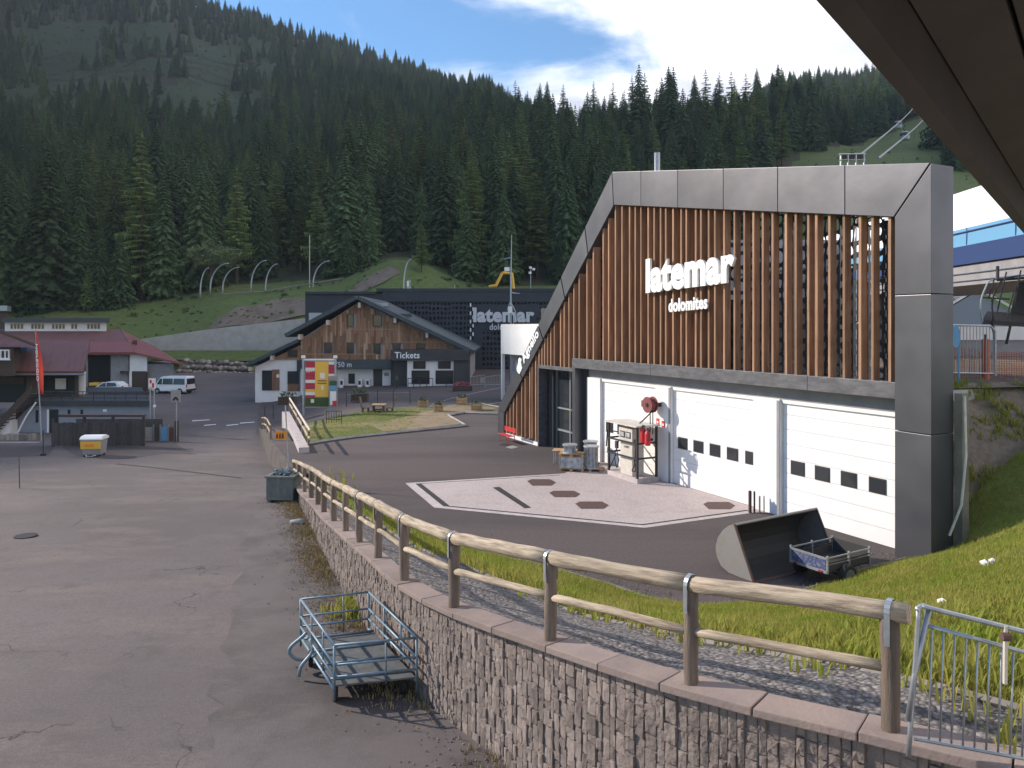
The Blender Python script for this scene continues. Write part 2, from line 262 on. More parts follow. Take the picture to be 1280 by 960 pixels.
# ------------------------------------------------------------------ mesh builder
class MB:
    def __init__(s): s.v = []; s.f = []
    def add(s, vs, fs):
        o = len(s.v); s.v += [tuple(v) for v in vs]; s.f += [tuple(i + o for i in f) for f in fs]; return s
    def hexa(s, p):    # 8 points: bottom 0-3 ccw, top 4-7
        return s.add(p, [(3, 2, 1, 0), (4, 5, 6, 7), (0, 1, 5, 4), (1, 2, 6, 5), (2, 3, 7, 6), (3, 0, 4, 7)])
    def box(s, x0, x1, y0, y1, z0, z1, mat=None):
        x0, x1 = sorted((x0, x1)); y0, y1 = sorted((y0, y1)); z0, z1 = sorted((z0, z1))
        p = [Vector(q) for q in ((x0, y0, z0), (x1, y0, z0), (x1, y1, z0), (x0, y1, z0), (x0, y0, z1), (x1, y0, z1), (x1, y1, z1), (x0, y1, z1))]
        if mat: p = [mat @ q for q in p]
        return s.hexa(p)
    def prism(s, poly, axis, a, b):   # poly of 2-tuples, extruded along axis from a to b
        def mk(q, t):
            return {'x': (t, q[0], q[1]), 'y': (q[0], t, q[1]), 'z': (q[0], q[1], t)}[axis]
        n = len(poly); vs = [mk(q, a) for q in poly] + [mk(q, b) for q in poly]
        fs = [tuple(range(n)), tuple(range(2 * n - 1, n - 1, -1))] + [(i, i + n, (i + 1) % n + n, (i + 1) % n) for i in range(n)]
        return s.add(vs, fs)
    def tube(s, pts, r, seg=6, cap=True):
        pts = [Vector(p) for p in pts]; n = len(pts); rs = r if isinstance(r, (list, tuple)) else [r] * n
        up = None; o = len(s.v)
        for i, p in enumerate(pts):
            t = (pts[min(i + 1, n - 1)] - pts[max(i - 1, 0)]).normalized()
            if up is None:
                up = Vector((0, 0, 1)) if abs(t.z) < 0.9 else Vector((1, 0, 0))
            a = t.cross(up)
            if a.length < 1e-6: a = t.cross(Vector((0, 1, 0)))
            a.normalize(); b = a.cross(t).normalized(); up = b
            for k in range(seg):
                w = 2 * math.pi * k / seg
                s.v.append(tuple(p + (a * math.cos(w) + b * math.sin(w)) * rs[i]))
        for i in range(n - 1):
            for k in range(seg):
                k2 = (k + 1) % seg
                s.f.append((o + i * seg + k, o + i * seg + k2, o + (i + 1) * seg + k2, o + (i + 1) * seg + k))
        if cap:
            s.f.append(tuple(o + k for k in range(seg))[::-1]); s.f.append(tuple(o + (n - 1) * seg + k for k in range(seg)))
        return s
    def cyl(s, c, axis, r, h, seg=16):
        c = Vector(c); a = Vector(axis).normalized() * h / 2
        return s.tube([c - a, c + a], r, seg)
    def build(s, name, mat, parent=None, smooth=False, bevel=0.0, world=False, kind=None, fix=True):
        vs = s.v
        if world and parent is not None:
            mi = parent.matrix_basis.inverted(); vs = [mi @ Vector(v) for v in vs]
        me = bpy.data.meshes.new(name); me.from_pydata([tuple(v) for v in vs], [], s.f)
        if fix:
            bm = bmesh.new(); bm.from_mesh(me); bmesh.ops.recalc_face_normals(bm, faces=bm.faces)
            if bevel: bmesh.ops.bevel(bm, geom=[e for e in bm.edges], offset=bevel, segments=2, profile=0.6, affect='EDGES', clamp_overlap=True)
            bm.to_mesh(me); bm.free()
        if smooth:
            for p in me.polygons: p.use_smooth = True
        mats = mat if isinstance(mat, (list, tuple)) else [mat]
        for m in mats: me.materials.append(m)
        o = bpy.data.objects.new(name, me); C.objects.link(o)
        if parent is not None: o.parent = parent
        if kind: o['kind'] = kind
        return o
def tag(o, label, cat, group=None):
    o['label'] = label; o['category'] = cat
    if group: o['group'] = group
    return o
def thing(name, label, cat, loc=(0, 0, 0), rz=0.0, group=None):
    o = bpy.data.objects.new(name, None); C.objects.link(o); o.empty_display_size = 0.2
    o.matrix_basis = Matrix.Translation(Vector(loc)) @ Matrix.Rotation(rz, 4, 'Z')
    return tag(o, label, cat, group)
def copy_tree(o, parent=None):
    c = o.copy(); C.objects.link(c); c.parent = parent
    for ch in o.children: copy_tree(ch, c)
    return c
def sheet(name, poly, zf, mat, step, dz=0.0, kind='structure', parent=None):
    """triangulated sheet inside a plan polygon, heights from zf(x, y)"""
    pts = []; n = len(poly)
    for i in range(n):
        a = Vector(poly[i]).to_2d(); b = Vector(poly[(i + 1) % n]).to_2d(); k = max(1, int((b - a).length / step))
        pts += [a.lerp(b, j / k) for j in range(k)]
    nb = len(pts); poly2 = [tuple(p) for p in pts]
    xs = [p.x for p in pts]; ys = [p.y for p in pts]
    def inside(x, y):
        r = False; j = nb - 1
        for i in range(nb):
            xi, yi = poly2[i]; xj, yj = poly2[j]
            if (yi > y) != (yj > y) and x < (xj - xi) * (y - yi) / (yj - yi) + xi: r = not r
            j = i
        return r
    x = min(xs) + step * 0.5; row = 0
    while x < max(xs):
        y = min(ys) + step * (0.5 if row % 2 else 0.25)
        while y < max(ys):
            if inside(x, y): pts.append(Vector((x, y)))
            y += step
        x += step; row += 1
    v, e, f, *_ = delaunay_2d_cdt([Vector((p.x, p.y)) for p in pts], [], [list(range(nb))], 1, 1e-4)
    b = MB(); b.v = [(p.x, p.y, zf(p.x, p.y) + dz) for p in v]; b.f = [tuple(q) for q in f]
    o = b.build(name, mat, parent, smooth=True, fix=False)
    me = o.data
    if me.polygons and me.polygons[0].normal.z < 0: me.flip_normals()
    if kind: o['kind'] = kind
    return o
def text_parts(txt, mat, parent, fit, name='letter', depth=0.06, bold=0.02, split=True):
    """extruded letters; fit(u, v, w) maps unit text box (u 0..1, v 0..1, w 0..1 depth) to local coords"""
    cu = bpy.data.curves.new('txt', 'FONT'); cu.body = txt; cu.extrude = 0.05; cu.offset = bold; cu.resolution_u = 3; cu.space_character = 1.05
    ob = bpy.data.objects.new('txt', cu); C.objects.link(ob); bpy.context.view_layer.update()
    me = bpy.data.meshes.new_from_object(ob.evaluated_get(bpy.context.evaluated_depsgraph_get()))
    C.objects.unlink(ob); bpy.data.objects.remove(ob)
    bm = bmesh.new(); bm.from_mesh(me); bmesh.ops.remove_doubles(bm, verts=bm.verts, dist=1e-5)
    x0 = min(v.co.x for v in bm.verts); x1 = max(v.co.x for v in bm.verts); y0 = min(v.co.y for v in bm.verts); y1 = max(v.co.y for v in bm.verts)
    bm.verts.ensure_lookup_table(); comp = {}; groups = []
    for v in bm.verts:
        if v in comp: continue
        st = [v]; comp[v] = len(groups); g = []
        while st:
            w = st.pop(); g.append(w)
            for e in w.link_edges:
                q = e.other_vert(w)
                if q not in comp: comp[q] = len(groups); st.append(q)
        groups.append(g)
    iv = sorted([[min(v.co.x for v in g), max(v.co.x for v in g), [i]] for i, g in enumerate(groups)])
    out = []
    for a in iv:
        if out and (not split or min(a[1], out[-1][1]) - max(a[0], out[-1][0]) > 0.5 * min(a[1] - a[0], out[-1][1] - out[-1][0])):
            out[-1][1] = max(a[1], out[-1][1]); out[-1][2] += a[2]
        else: out.append(a)
    for a in out:
        ids = set(a[2]); b = MB(); mp = {}
        for v in bm.verts:
            if comp[v] in ids:
                mp[v] = len(b.v); b.v.append(tuple(fit((v.co.x - x0) / (x1 - x0), (v.co.y - y0) / (y1 - y0), (v.co.z + 0.05) / 0.1)))
        for f in bm.faces:
            if comp[f.verts[0]] in ids: b.f.append(tuple(mp[v] for v in f.verts))
        b.build(name, mat, parent)
    bm.free()

# ------------------------------------------------------------------ ground heights
LOTY = [-60, 5, 13.6, 18, 28, 33, 45, 60, 95, 106, 118, 140]; LOTZ = [1.8, 0.95, 0.5, 0.12, -0.45, -0.7, -1.3, -1.55, -1.75, -1.35, -0.4, 1.5]
def zlot(x, y): return float(np.interp(y, LOTY, LOTZ))
EDGE = [(-9.6, 32.5), (-10.2, 34.5), (-14.3, 43.5), (-20.0, 58.0), (-26.0, 75.0), (-33, 100), (-36, 125)]
def xedge(y): return float(np.interp(y, [p[1] for p in EDGE], [p[0] for p in EDGE]))
def zyard(x, y):
    z = 0.0
    if y > 48:
        z = (y - 48) / 34 * lerp(-0.25, 0.62, min(1, max(0, (x + 29) / 24)))
    if y > 46:
        w = sst(0, 9, x - xedge(y)); k = sst(46, 62, y)
        z = lerp(z, lerp(zlot(x, y) + 0.02, z, w), k)
    return z
FPX = [(367.5, 34, -0.20, .92), (373.7, 32, -0.05, 1.06), (380.7, 29.8, .14, 1.16), (389, 27.6, .41, 1.2), (397.5, 25.5, .68, 1.2), (405, 23.5, .92, 1.2), (417, 21.3, 1.22, 1.2), (432, 19.2, 1.52, 1.2), (449, 17.3, 1.78, 1.2), (473, 15.4, 2.02, 1.2), (505, 13.5, 2.2, 1.22), (567.5, 11.75, 2.38, 1.2), (688, 9.8, 2.68, 1.2), (863.5, 8.05, 2.95, 1.2), (1112, 6.75, 3.16, 1.2)]
FP = [Vector(((p - 640) / F * Y, Y, z)) for p, Y, z, h in FPX]
def catmull(pts, k):
    out = []; n = len(pts)
    for i in range(n - 1):
        p0, p1, p2, p3 = pts[max(i - 1, 0)], pts[i], pts[i + 1], pts[min(i + 2, n - 1)]
        for j in range(k):
            t = j / k
            out.append(0.5 * ((2 * p1) + (p2 - p0) * t + (2 * p0 - 5 * p1 + 4 * p2 - p3) * t * t + (3 * p1 - p0 - 3 * p2 + p3) * t ** 3))
    out.append(pts[-1]); return out
WC = catmull(FP + [Vector((5.0, 5.6, 3.3)), Vector((6.6, 4.4, 3.45))], 6)      # wall centre line at coping level
def wnorm(i):
    t = (WC[min(i + 1, len(WC) - 1)] - WC[max(i - 1, 0)]); t.z = 0; t.normalize(); return Vector((-t.y, t.x, 0)) * -1   # towards the lot (left)
WO = [WC[i] + wnorm(i) * 0.15 for i in range(len(WC))]; WI = [WC[i] - wnorm(i) * 0.22 for i in range(len(WC))]
if WO[0].x > WI[0].x: WO, WI = [WC[i] - wnorm(i) * 0.15 for i in range(len(WC))], [WC[i] + wnorm(i) * 0.22 for i in range(len(WC))]

YE = [(-9.3, 34.2), (-8.0, 31.5), (-6.0, 28.5), (-3.5, 25.2), (-1.66, 23.0), (0.56, 21.3), (2.55, 19.5), (3.5, 18.5), (4.8, 18.0), (6.2, 18.3), (7.4, 18.9), (9.0, 20.0), (10.2, 20.8), (11.6, 21.6), (12.7, 22.2)]
MID = [(-8.75, 33.5), (-7.7, 30.6), (-6.1, 27.0), (-4.3, 23.6), (-2.8, 20.5), (-1.25, 18.0), (0.35, 15.9), (1.2, 14.2), (2.2, 12.4), (3.2, 10.3), (4.2, 8.0), (5.6, 6.3), (7.2, 5.0)]
ctrl = [(p.x, p.y, p.z - 0.05) for p in WI[::6]] + [(x, y, 0.0) for x, y in YE] + [(6.6, 16.4, .75), (7.2, 13.2, 1.95), (7.9, 11.8, 2.55), (4.4, 7.9, 3.1), (10.4, 17, 1.6), (11.2, 15.6, 2.15), (15.4, 22, 2.35), (14.0, 22.3, 1.15), (17.5, 20, 3.0), (19, 24, 4.2), (13, 12, 3.1), (18, 12, 4.0), (9, 7, 3.5), (14, 5, 4.0), (22, 17, 4.6), (20, 5, 4.6), (16, 26, 3.0), (1.2, 14.2, 1.35), (3.2, 10.3, 2.35), (-2.8, 20.5, .75), (26, 26, 5.2), (26, 8, 5.2)]
ca = np.array(ctrl); nC = len(ca)
def tps(r2): return np.where(r2 < 1e-9, 0, 0.5 * r2 * np.log(np.maximum(r2, 1e-9)))
K = tps(((ca[:, None, :2] - ca[None, :, :2]) ** 2).sum(-1)) + np.eye(nC) * 0.6
Pm = np.c_[np.ones(nC), ca[:, :2]]
sol = np.linalg.solve(np.block([[K, Pm], [Pm.T, np.zeros((3, 3))]]), np.r_[ca[:, 2], 0, 0, 0])
def zbank(x, y):
    r2 = (ca[:, 0] - x) ** 2 + (ca[:, 1] - y) ** 2
    z = float(tps(r2) @ sol[:nC] + sol[nC] + sol[nC + 1] * x + sol[nC + 2] * y)
    return z + 0.07 * noise.noise(Vector((x * 0.7, y * 0.7, 0))) * min(1, max(0, z / 0.6))

# hillside: heights interpolated between sight columns (px) and distances
COLS = [
 (-900, [(100, 440), (150, 405), (250, 360), (500, 240), (1000, 60), (1300, 40)]),
 (-300, [(100, 452), (125, 430), (150, 395), (200, 340), (300, 235), (500, 110), (900, -70), (1200, -90)]),
 (0, [(100, 455), (130, 425), (150, 390), (200, 345), (300, 245), (450, 155), (650, 92), (900, -20), (1200, -40)]),
 (120, [(112, 464), (130, 425), (150, 388), (200, 342), (300, 250), (450, 160), (650, 85), (900, -5), (1200, -10)]),
 (200, [(119, 468), (127, 436), (150, 384), (165, 368), (200, 342), (300, 252), (450, 165), (650, 84), (900, -6), (1200, 0)]),
 (300, [(118, 461), (127, 434), (128, 412), (142, 374), (165, 356), (200, 332), (300, 248), (450, 168), (650, 102), (900, 24), (1200, 40)]),
 (400, [(112, 455), (127, 432), (130, 395), (145, 362), (165, 350), (200, 325), (300, 240), (500, 150), (900, 58), (1200, 70)]),
 (500, [(105, 462), (125, 420), (140, 350), (150, 325), (165, 325), (200, 310), (300, 232), (500, 146), (900, 90), (1200, 115)]),
 (600, [(105, 465), (125, 410), (140, 366), (160, 350), (200, 310), (300, 222), (500, 142), (850, 114), (1200, 150)]),
 (700, [(105, 460), (125, 405), (140, 366), (160, 348), (200, 302), (280, 205), (350, 160), (450, 165), (1200, 230)]),
 (850, [(105, 440), (125, 400), (160, 345), (200, 300), (280, 205), (350, 150), (450, 155), (1200, 230)]),
 (960, [(105, 420), (160, 330), (200, 290), (280, 205), (350, 150), (480, 135), (700, 118), (1200, 160)]),
 (1060, [(105, 400), (160, 310), (220, 220), (300, 194), (370, 170), (500, 140), (700, 108), (1200, 130)]),
 (1170, [(105, 380), (160, 300), (220, 222), (300, 180), (400, 135), (600, 105), (800, 85), (1200, 100)]),
 (1300, [(105, 370), (160, 300), (220, 235), (300, 190), (500, 120), (800, 70), (1200, 80)]),
 (2200, [(105, 370), (160, 330), (300, 240), (600, 130), (1200, 80)]),
]
HC = [c for c, _ in COLS]
def zhill(x, y):
    c = 640 + F * x / y
    i = max(0, min(len(HC) - 2, int(np.searchsorted(HC, c)) - 1))
    t = min(1, max(0, (c - HC[i]) / (HC[i + 1] - HC[i]))); t = t * t * (3 - 2 * t)
    def col(k):
        kn = COLS[k][1]; zs = [CH - (yy - HZ) * Z / F for Z, yy in kn]
        return float(np.interp(y, [q[0] for q in kn], zs))
    z = lerp(col(i), col(i + 1), t)
    z0 = lerp(COLS[i][1][0][0], COLS[i + 1][1][0][0], t)
    if y < z0: z -= (z0 - y) * 0.8
    return z + (noise.fractal(Vector((x * 0.02, y * 0.02, 1.7)), 1.0, 2.0, 3) * 0.012 * max(0, y - 130))

# ------------------------------------------------------------------ setting: sheets
g = MB(); g.add([(-900, -280, -3.2), (900, -280, -3.2), (900, 1300, -3.2), (-900, 1300, -3.2)], [(0, 1, 2, 3)])
g.build('ground', m_grass, fix=False, kind='structure')
lot_poly = [(-75, -25), (9, -25), (9, 2.5)] + [(p.x, p.y) for p in reversed(WC)] + EDGE[1:] + [(-75, 125)]
sheet('parking_lot', lot_poly, zlot, m_lot, 2.2)
yard_poly = [(p[0], p[1]) for p in YE] + [(14.5, 21.4), (14.5, 26), (4, 46), (10, 62), (16, 80), (16, 112), (-36, 118)] + [e for e in reversed(EDGE[1:-1])]
sheet('yard', yard_poly, zyard, m_yard, 1.6)
# face of the step between the yard and the lower lot
b = MB(); ep = []
for i in range(len(EDGE) - 2):
    for j in range(8): ep.append((lerp(EDGE[i][0], EDGE[i + 1][0], j / 8), lerp(EDGE[i][1], EDGE[i + 1][1], j / 8)))
for (x0, y0), (x1, y1) in zip(ep[:-1], ep[1:]):
    b.hexa([Vector(q) for q in ((x0 - .12, y0, zlot(x0, y0) - .3), (x0 + .12, y0, zlot(x0, y0) - .3), (x1 + .12, y1, zlot(x1, y1) - .3), (x1 - .12, y1, zlot(x1, y1) - .3),
        (x0 - .12, y0, zyard(x0 + .1, y0) + .02), (x0 + .12, y0, zyard(x0 + .1, y0) + .02), (x1 + .12, y1, zyard(x1 + .1, y1) + .02), (x1 - .12, y1, zyard(x1 + .1, y1) + .02))])
b.build('kerb', m_kerbdark, kind='structure')
gravel_poly = [(p.x, p.y) for p in WI] + list(reversed(MID))
sheet('gravel_path', gravel_poly, zbank, m_gravel, 0.45)
bank_poly = MID + [(9, 3), (16, 1.5), (28, 2), (32, 24.5), (18, 23.6), (16, 23.3), (14.7, 23.0), (13.7, 22.7), (12.9, 22.5)] + list(reversed(YE))
bank = sheet('grass_bank', bank_poly, zbank, m_grass, 0.6, 0.015)
# edging stone between gravel and grass
b = MB(); mp = [Vector((x, y, zbank(x, y))) for x, y in MID]; mp = catmull(mp, 4)
b.tube([p + Vector((0, 0, .0)) for p in mp], 0.05, 5); b.build('edging', m_edging, kind='structure')
b = MB(); yp = catmull([Vector((x, y, 0.0)) for x, y in YE], 4)
b.tube([p + Vector((0, 0, .02)) for p in yp], 0.06, 5); b.build('edging', m_edging, kind='structure')
# hillside
hc = list(range(-260, -100, 20)) + list(range(-100, 1400, 10)) + list(range(1400, 1501, 50)); hz = [100, 104, 108, 112, 116, 120, 124, 127, 128, 129, 131, 134, 138, 142, 146, 150, 155, 160, 165, 170, 178, 186, 195, 205, 215, 226, 238, 252, 266, 280, 296, 312, 330, 350, 370, 395, 420, 450, 465, 480, 495, 510, 525, 540, 555, 570, 585, 600, 615, 630, 645, 660, 675, 690, 705, 730, 790, 850, 900, 960, 1050, 1200]
b = MB()
for Z in hz:
    for c in hc:
        x = (c - 640) / F * Z; b.v.append((x, Z, zhill(x, Z)))
nw = len(hc)
for i in range(len(hz) - 1):
    for j in range(nw - 1):
        b.f.append((i * nw + j, i * nw + j + 1, (i + 1) * nw + j + 1, (i + 1) * nw + j))
m_alp = ground_mat('shaded_scrub', [(0.02, .45, .62, (0.026, 0.042, 0.014), .8, one), (0.12, .5, .65, (0.045, 0.056, 0.022), .6, one), (0.5, .5, .65, (0.016, 0.026, 0.009), .6, one)], (0.032, 0.05, 0.017), bump=.6, bsc=1)  # scrub colour darkened to stand in for shade on the upper slope
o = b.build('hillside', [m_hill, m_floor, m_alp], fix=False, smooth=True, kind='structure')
th_ = Vector((-math.cos(SUN_AZ), math.sin(SUN_AZ))); tp2 = Vector((math.sin(SUN_AZ), math.cos(SUN_AZ)))
b = MB(); rs_ = list(range(130, 1201, 20)); ps_ = [-40, 0, 30, 40, 48, 54, 60, 66, 72, 80, 90, 100, 115, 130, 150, 180, 210, 240, 270, 300, 330, 360, 390, 420, 450, 480, 510, 540, 570, 600, 640, 680, 720, 760, 800]; idx = {}
for i, r_ in enumerate(rs_):
    for k, p_ in enumerate(ps_):
        q = th_ * r_ + tp2 * p_; rc = min(r_, 620); zc = lerp(math.tan(SUN_EL) * (rc - 40) - .06 * (620 - rc), rc * (.60 + .0006 * max(0, p_ - 100)), sst(50, 86, p_))
        zc -= 6 * abs(noise.fractal(Vector((q.x * .012, q.y * .012, 4)), 1, 2, 3)) * (0 if r_ in range(590, 650) else 1)
        if 640 + F * q.x / max(q.y, 1) < -55: idx[i, k] = len(b.v); b.v.append((q.x, q.y, zc))
for i in range(len(rs_) - 1):
    for k in range(len(ps_) - 1):
        q = [(i, k), (i + 1, k), (i + 1, k + 1), (i, k + 1)]
        if all(a in idx for a in q): b.f.append(tuple(idx[a] for a in q))
b.build('shade_ridge', m_floor, kind='structure', smooth=True)  # unseen ridge left of the view, shaped to throw shade on the background
TS_C = [-900, 0, 100, 200, 300, 400, 450, 480, 540, 560, 620, 700, 900, 950, 1000, 1060, 1120, 1165, 1180, 1300, 2200]
TS_Z = [150, 150, 150, 158, 166, 166, 160, 172, 172, 160, 152, 150, 160, 225, 285, 330, 360, 390, 240, 230, 200]
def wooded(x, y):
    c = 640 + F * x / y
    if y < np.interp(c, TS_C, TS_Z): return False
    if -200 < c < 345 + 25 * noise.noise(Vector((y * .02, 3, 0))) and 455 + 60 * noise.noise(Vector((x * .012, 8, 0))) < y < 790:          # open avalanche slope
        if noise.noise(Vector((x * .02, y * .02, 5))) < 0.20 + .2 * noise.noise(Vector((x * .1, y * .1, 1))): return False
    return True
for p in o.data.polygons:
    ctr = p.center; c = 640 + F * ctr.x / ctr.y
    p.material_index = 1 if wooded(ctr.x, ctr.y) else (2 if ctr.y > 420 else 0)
for pp in ([(256, 130), (275, 134.6), (300, 138), (322, 138.8), (345, 141), (372, 140.4), (396, 138.5), (398, 131), (350, 130), (300, 129.6)], [(428, 139.5), (445, 143), (468, 146), (490, 147), (502, 143.5), (480, 139.8), (455, 138.6)]):
    pl_ = [((c - 640) / F * Z, Z) for c, Z in pp]; pl_ = [(x + 1.2 * noise.noise(Vector((x, y, 0))), y) for x, y in pl_]
    sheet('earth_patch', pl_, lambda x, y: zhill(x, y) + .12, m_earth, 1.0)
# terrace on the slope behind the garage screen
terr = [(15.2, 25.3), (19.5, 26.2), (30, 26.8), (60, 27), (60, 104), (16, 104), (10, 62), (4.6, 46.5)]
sheet('terrace', terr, lambda x, y: 4.75 + 0.01 * (y - 25), m_earth, 3.0)

# ------------------------------------------------------------------ garage with slatted screen
CA, SA, D0 = math.cos(math.atan(.5)), math.sin(math.atan(.5)), 20.7
GROT = math.atan2(-CA, SA)
def fl(px, py=None, ly=0.0):        # photo pixel -> (lx, z) on the plane at depth ly of the facade
    tx = (px - 640) / F; Z = (D0 + ly) / (CA * tx + SA); s = Z * (-SA * tx + CA)
    return -s if py is None else (-s, CH - (py - HZ) * Z / F)
GL = (D0 * CA, D0 * SA, 0)
gar = thing('garage_building', 'grey metal framed garage with wooden slats and three white doors', 'garage', GL, GROT)
FF, FB = -0.62, 0.40
def frame_piece(q, name='frame_panel'):
    b = MB(); b.prism(q, 'y', FF, FB); o = b.build(name, m_frame, gar, bevel=0.012); return o
Lo, Li = fl(622, ly=FF), fl(629.5, ly=FF)
A0 = (Lo, 0.0); A1 = fl(622, 511, FF); A1 = (Lo, A1[1]); B0 = (Li, 0.0); B1 = (Li, fl(630, 517, FF)[1])
PO = fl(765, 215, FF); PI_ = fl(767, 256, FF)
TRo = fl(1164, 203.5, FF); TRi = fl(1118.5, 271, FF)
def l2(a, b, t): return (a[0] + (b[0] - a[0]) * t, a[1] + (b[1] - a[1]) * t)
g_ = 0.006
frame_piece([A0, B0, B1, A1])
cuts = [0, .21, .42, .62, .81, 1]
for a, c in zip(cuts[:-1], cuts[1:]):
    frame_piece([l2(A1, PO, a + g_ / 2), l2(B1, PI_, a + g_ / 2), l2(B1, PI_, c - g_ / 2), l2(A1, PO, c - g_ / 2)])
tp = [fl(p, ly=FF) for p in (767, 801, 847, 904, 972, 1056)] 
def on_line(a, b, x): t = (x - a[0]) / (b[0] - a[0]); return l2(a, b, t)
for i, x0 in enumerate(tp):
    x1 = tp[i + 1] if i + 1 < len(tp) else None
    a = on_line(PI_, TRi, x0 + .012) if i else l2(PI_, TRi, .001); ao = on_line(PO, TRo, x0 + .012) if i else l2(PO, TRo, .001)
    c, co = (on_line(PI_, TRi, x1 - .012), on_line(PO, TRo, x1 - .012)) if x1 is not None else (l2(PI_, TRi, .997), l2(PO, TRo, .997))
    frame_piece([a, c, co, ao])
CR = [TRi[0], TRo[0]]
zc = [TRi[1], fl(1120, 369, FF)[1], fl(1120, 538, FF)[1], -0.25]
frame_piece([(CR[0], zc[1] + .012), (CR[1], zc[1] + .012), (CR[1], TRo[1] - .012), (CR[0], zc[0] - .012)])
frame_piece([(CR[0], zc[2] + .012), (CR[1], zc[2] + .012), (CR[1], zc[1] - .012), (CR[0], zc[1] - .012)])
frame_piece([(CR[0], zc[3]), (CR[1], zc[3]), (CR[1], zc[2] - .012), (CR[0], zc[2] - .012)])
# wooden fins
FINS = [632.5, 637, 641, 645.3, 651.3, 655.8, 661.3, 664.4, 668.6, 673, 676.8, 680, 683.8, 687.5, 692, 699.8, 704.5, 710.4, 716.4, 723, 732.8, 740.6, 752.9, 759.6, 768.3, 776.5, 785.8, 793, 800, 809, 816.5, 824.4, 831, 839.8, 850, 856.6, 868, 874.8, 884.4, 892.3, 904, 916.5, 929, 940, 952, 963.8, 980.4, 993, 1008.4, 1018.6, 1035, 1053, 1073, 1088.6, 1110]
fly0, fly1 = -0.50, -0.06
def ztop(lx):
    if lx < PI_[0]: return on_line(B1, PI_, lx)[1]
    return on_line(PI_, TRi, lx)[1]
ZB1, ZB0 = 5.22, 4.72                        # header beam
xport = fl(714, ly=FF); xent = fl(672, ly=FF); zent = fl(690, 459, FF)[1]
for p in FINS:
    x = fl(p, ly=fly0); z0 = 0.22 if x < xent else (zent if x < xport else ZB1); z1 = ztop(x + .1) - 0.005 if x < PI_[0] else ztop(x) + .01
    if z1 - z0 < 0.3: continue
    w = random.uniform(.085, .105)
    b = MB(); b.box(x, x + w, fly0 + random.uniform(0, .02), fly1 if p < 900 else -.20, z0, z1)
    b.build('slat', m_fin, gar)
# dark backing boards between slats (left) and pierced sheet (everywhere)
xs0, xs1 = Li, TRi[0]
def pierced(x0, x1, zb, zt, cw, chh, y, th, shrink, seed, keep=lambda x, z: True):
    """sheet with rounded irregular holes: every cell is a ring of quads around its opening"""
    rr = random.Random(seed); b = MB(); nx = max(1, int((x1 - x0) / cw)); cw = (x1 - x0) / nx
    j = 0; cache = {}
    def corner(i, k):
        if (i, k) not in cache:
            cache[i, k] = (x0 + i * cw + (0 if i in (0, nx) else rr.uniform(-.25, .25) * cw), k * chh + rr.uniform(-.25, .25) * chh)
        return cache[i, k]
    for i in range(nx):
        k0 = int(zb(x0 + i * cw) / chh) - 1; k1 = int(zt(x0 + i * cw + cw / 2) / chh) + 1
        for k in range(k0, k1):
            q = [corner(i, k), corner(i + 1, k), corner(i + 1, k + 1), corner(i, k + 1)]
            lo, hi = zb(q[0][0]), min(zt(q[0][0]), zt(q[1][0]))
            q = [(a, min(hi, max(lo, c))) for a, c in q]
            if q[2][1] - q[1][1] < .02 and q[3][1] - q[0][1] < .02: continue
            out = []
            for s in range(4):
                a, c = q[s], q[(s + 1) % 4]; out += [a, l2(a, c, .5)]
            cx = sum(v[0] for v in q) / 4; cz = sum(v[1] for v in q) / 4
            if keep(cx, cz):
                sh = shrink * rr.uniform(.75, 1.12)
                inn = [(cx + (a - cx) * sh * (.80 if s % 2 == 0 else 1.0), cz + (c - cz) * sh * (.80 if s % 2 == 0 else 1.0)) for s, (a, c) in enumerate(out)]
                o = len(b.v); b.v += [(a, y, c) for a, c in out] + [(a, y, c) for a, c in inn]
                b.f += [(o + s, o + (s + 1) % 8, o + 8 + (s + 1) % 8, o + 8 + s) for s in range(8)]
            else:
                o = len(b.v); b.v += [(a, y, c) for a, c in q]; b.f.append((o, o + 1, o + 2, o + 3))
    return b
b = pierced(xs0, xs1, lambda x: (0.2 if x < xent else (zent if x < xport else ZB1)), lambda x: max(ztop(x), .3), 0.27, 0.46, -0.02, 0, 0.76, 3)
b.build('pierced_screen', m_screen, gar)
xsolid = fl(905)
for k in range(26):                          # backing boards behind the screen, gaps let light through towards the near end
    xa = lerp(xs0, xsolid, k / 26); xb = lerp(xs0, xsolid, (k + 1) / 26) - (0.05 if k % 3 == 2 else 0.004)
    zt = ztop((xa + xb) / 2); z0 = (0.2 if xb < xent else (zent if xb < xport else ZB1))
    if zt - z0 < .3: continue
    b = MB(); b.box(xa, xb, 0.06, 0.10, z0, zt - .08 if xa > PI_[0] else min(zt, ztop(xa)) - .05); b.build('backing_board', m_fin2, gar)
for xk in (fl(930), fl(985), fl(1045), fl(1100)):
    b = MB(); b.box(xk, xk + .10, .20, .30, ZB1, ztop(xk) - .1); b.build('screen_post', m_steel, gar)
for zk in (7.0, 8.9, 10.6):
    b = MB(); b.box(fl(915), xs1, .305, .36, zk, zk + .08); b.build('screen_rail', m_galv, gar)
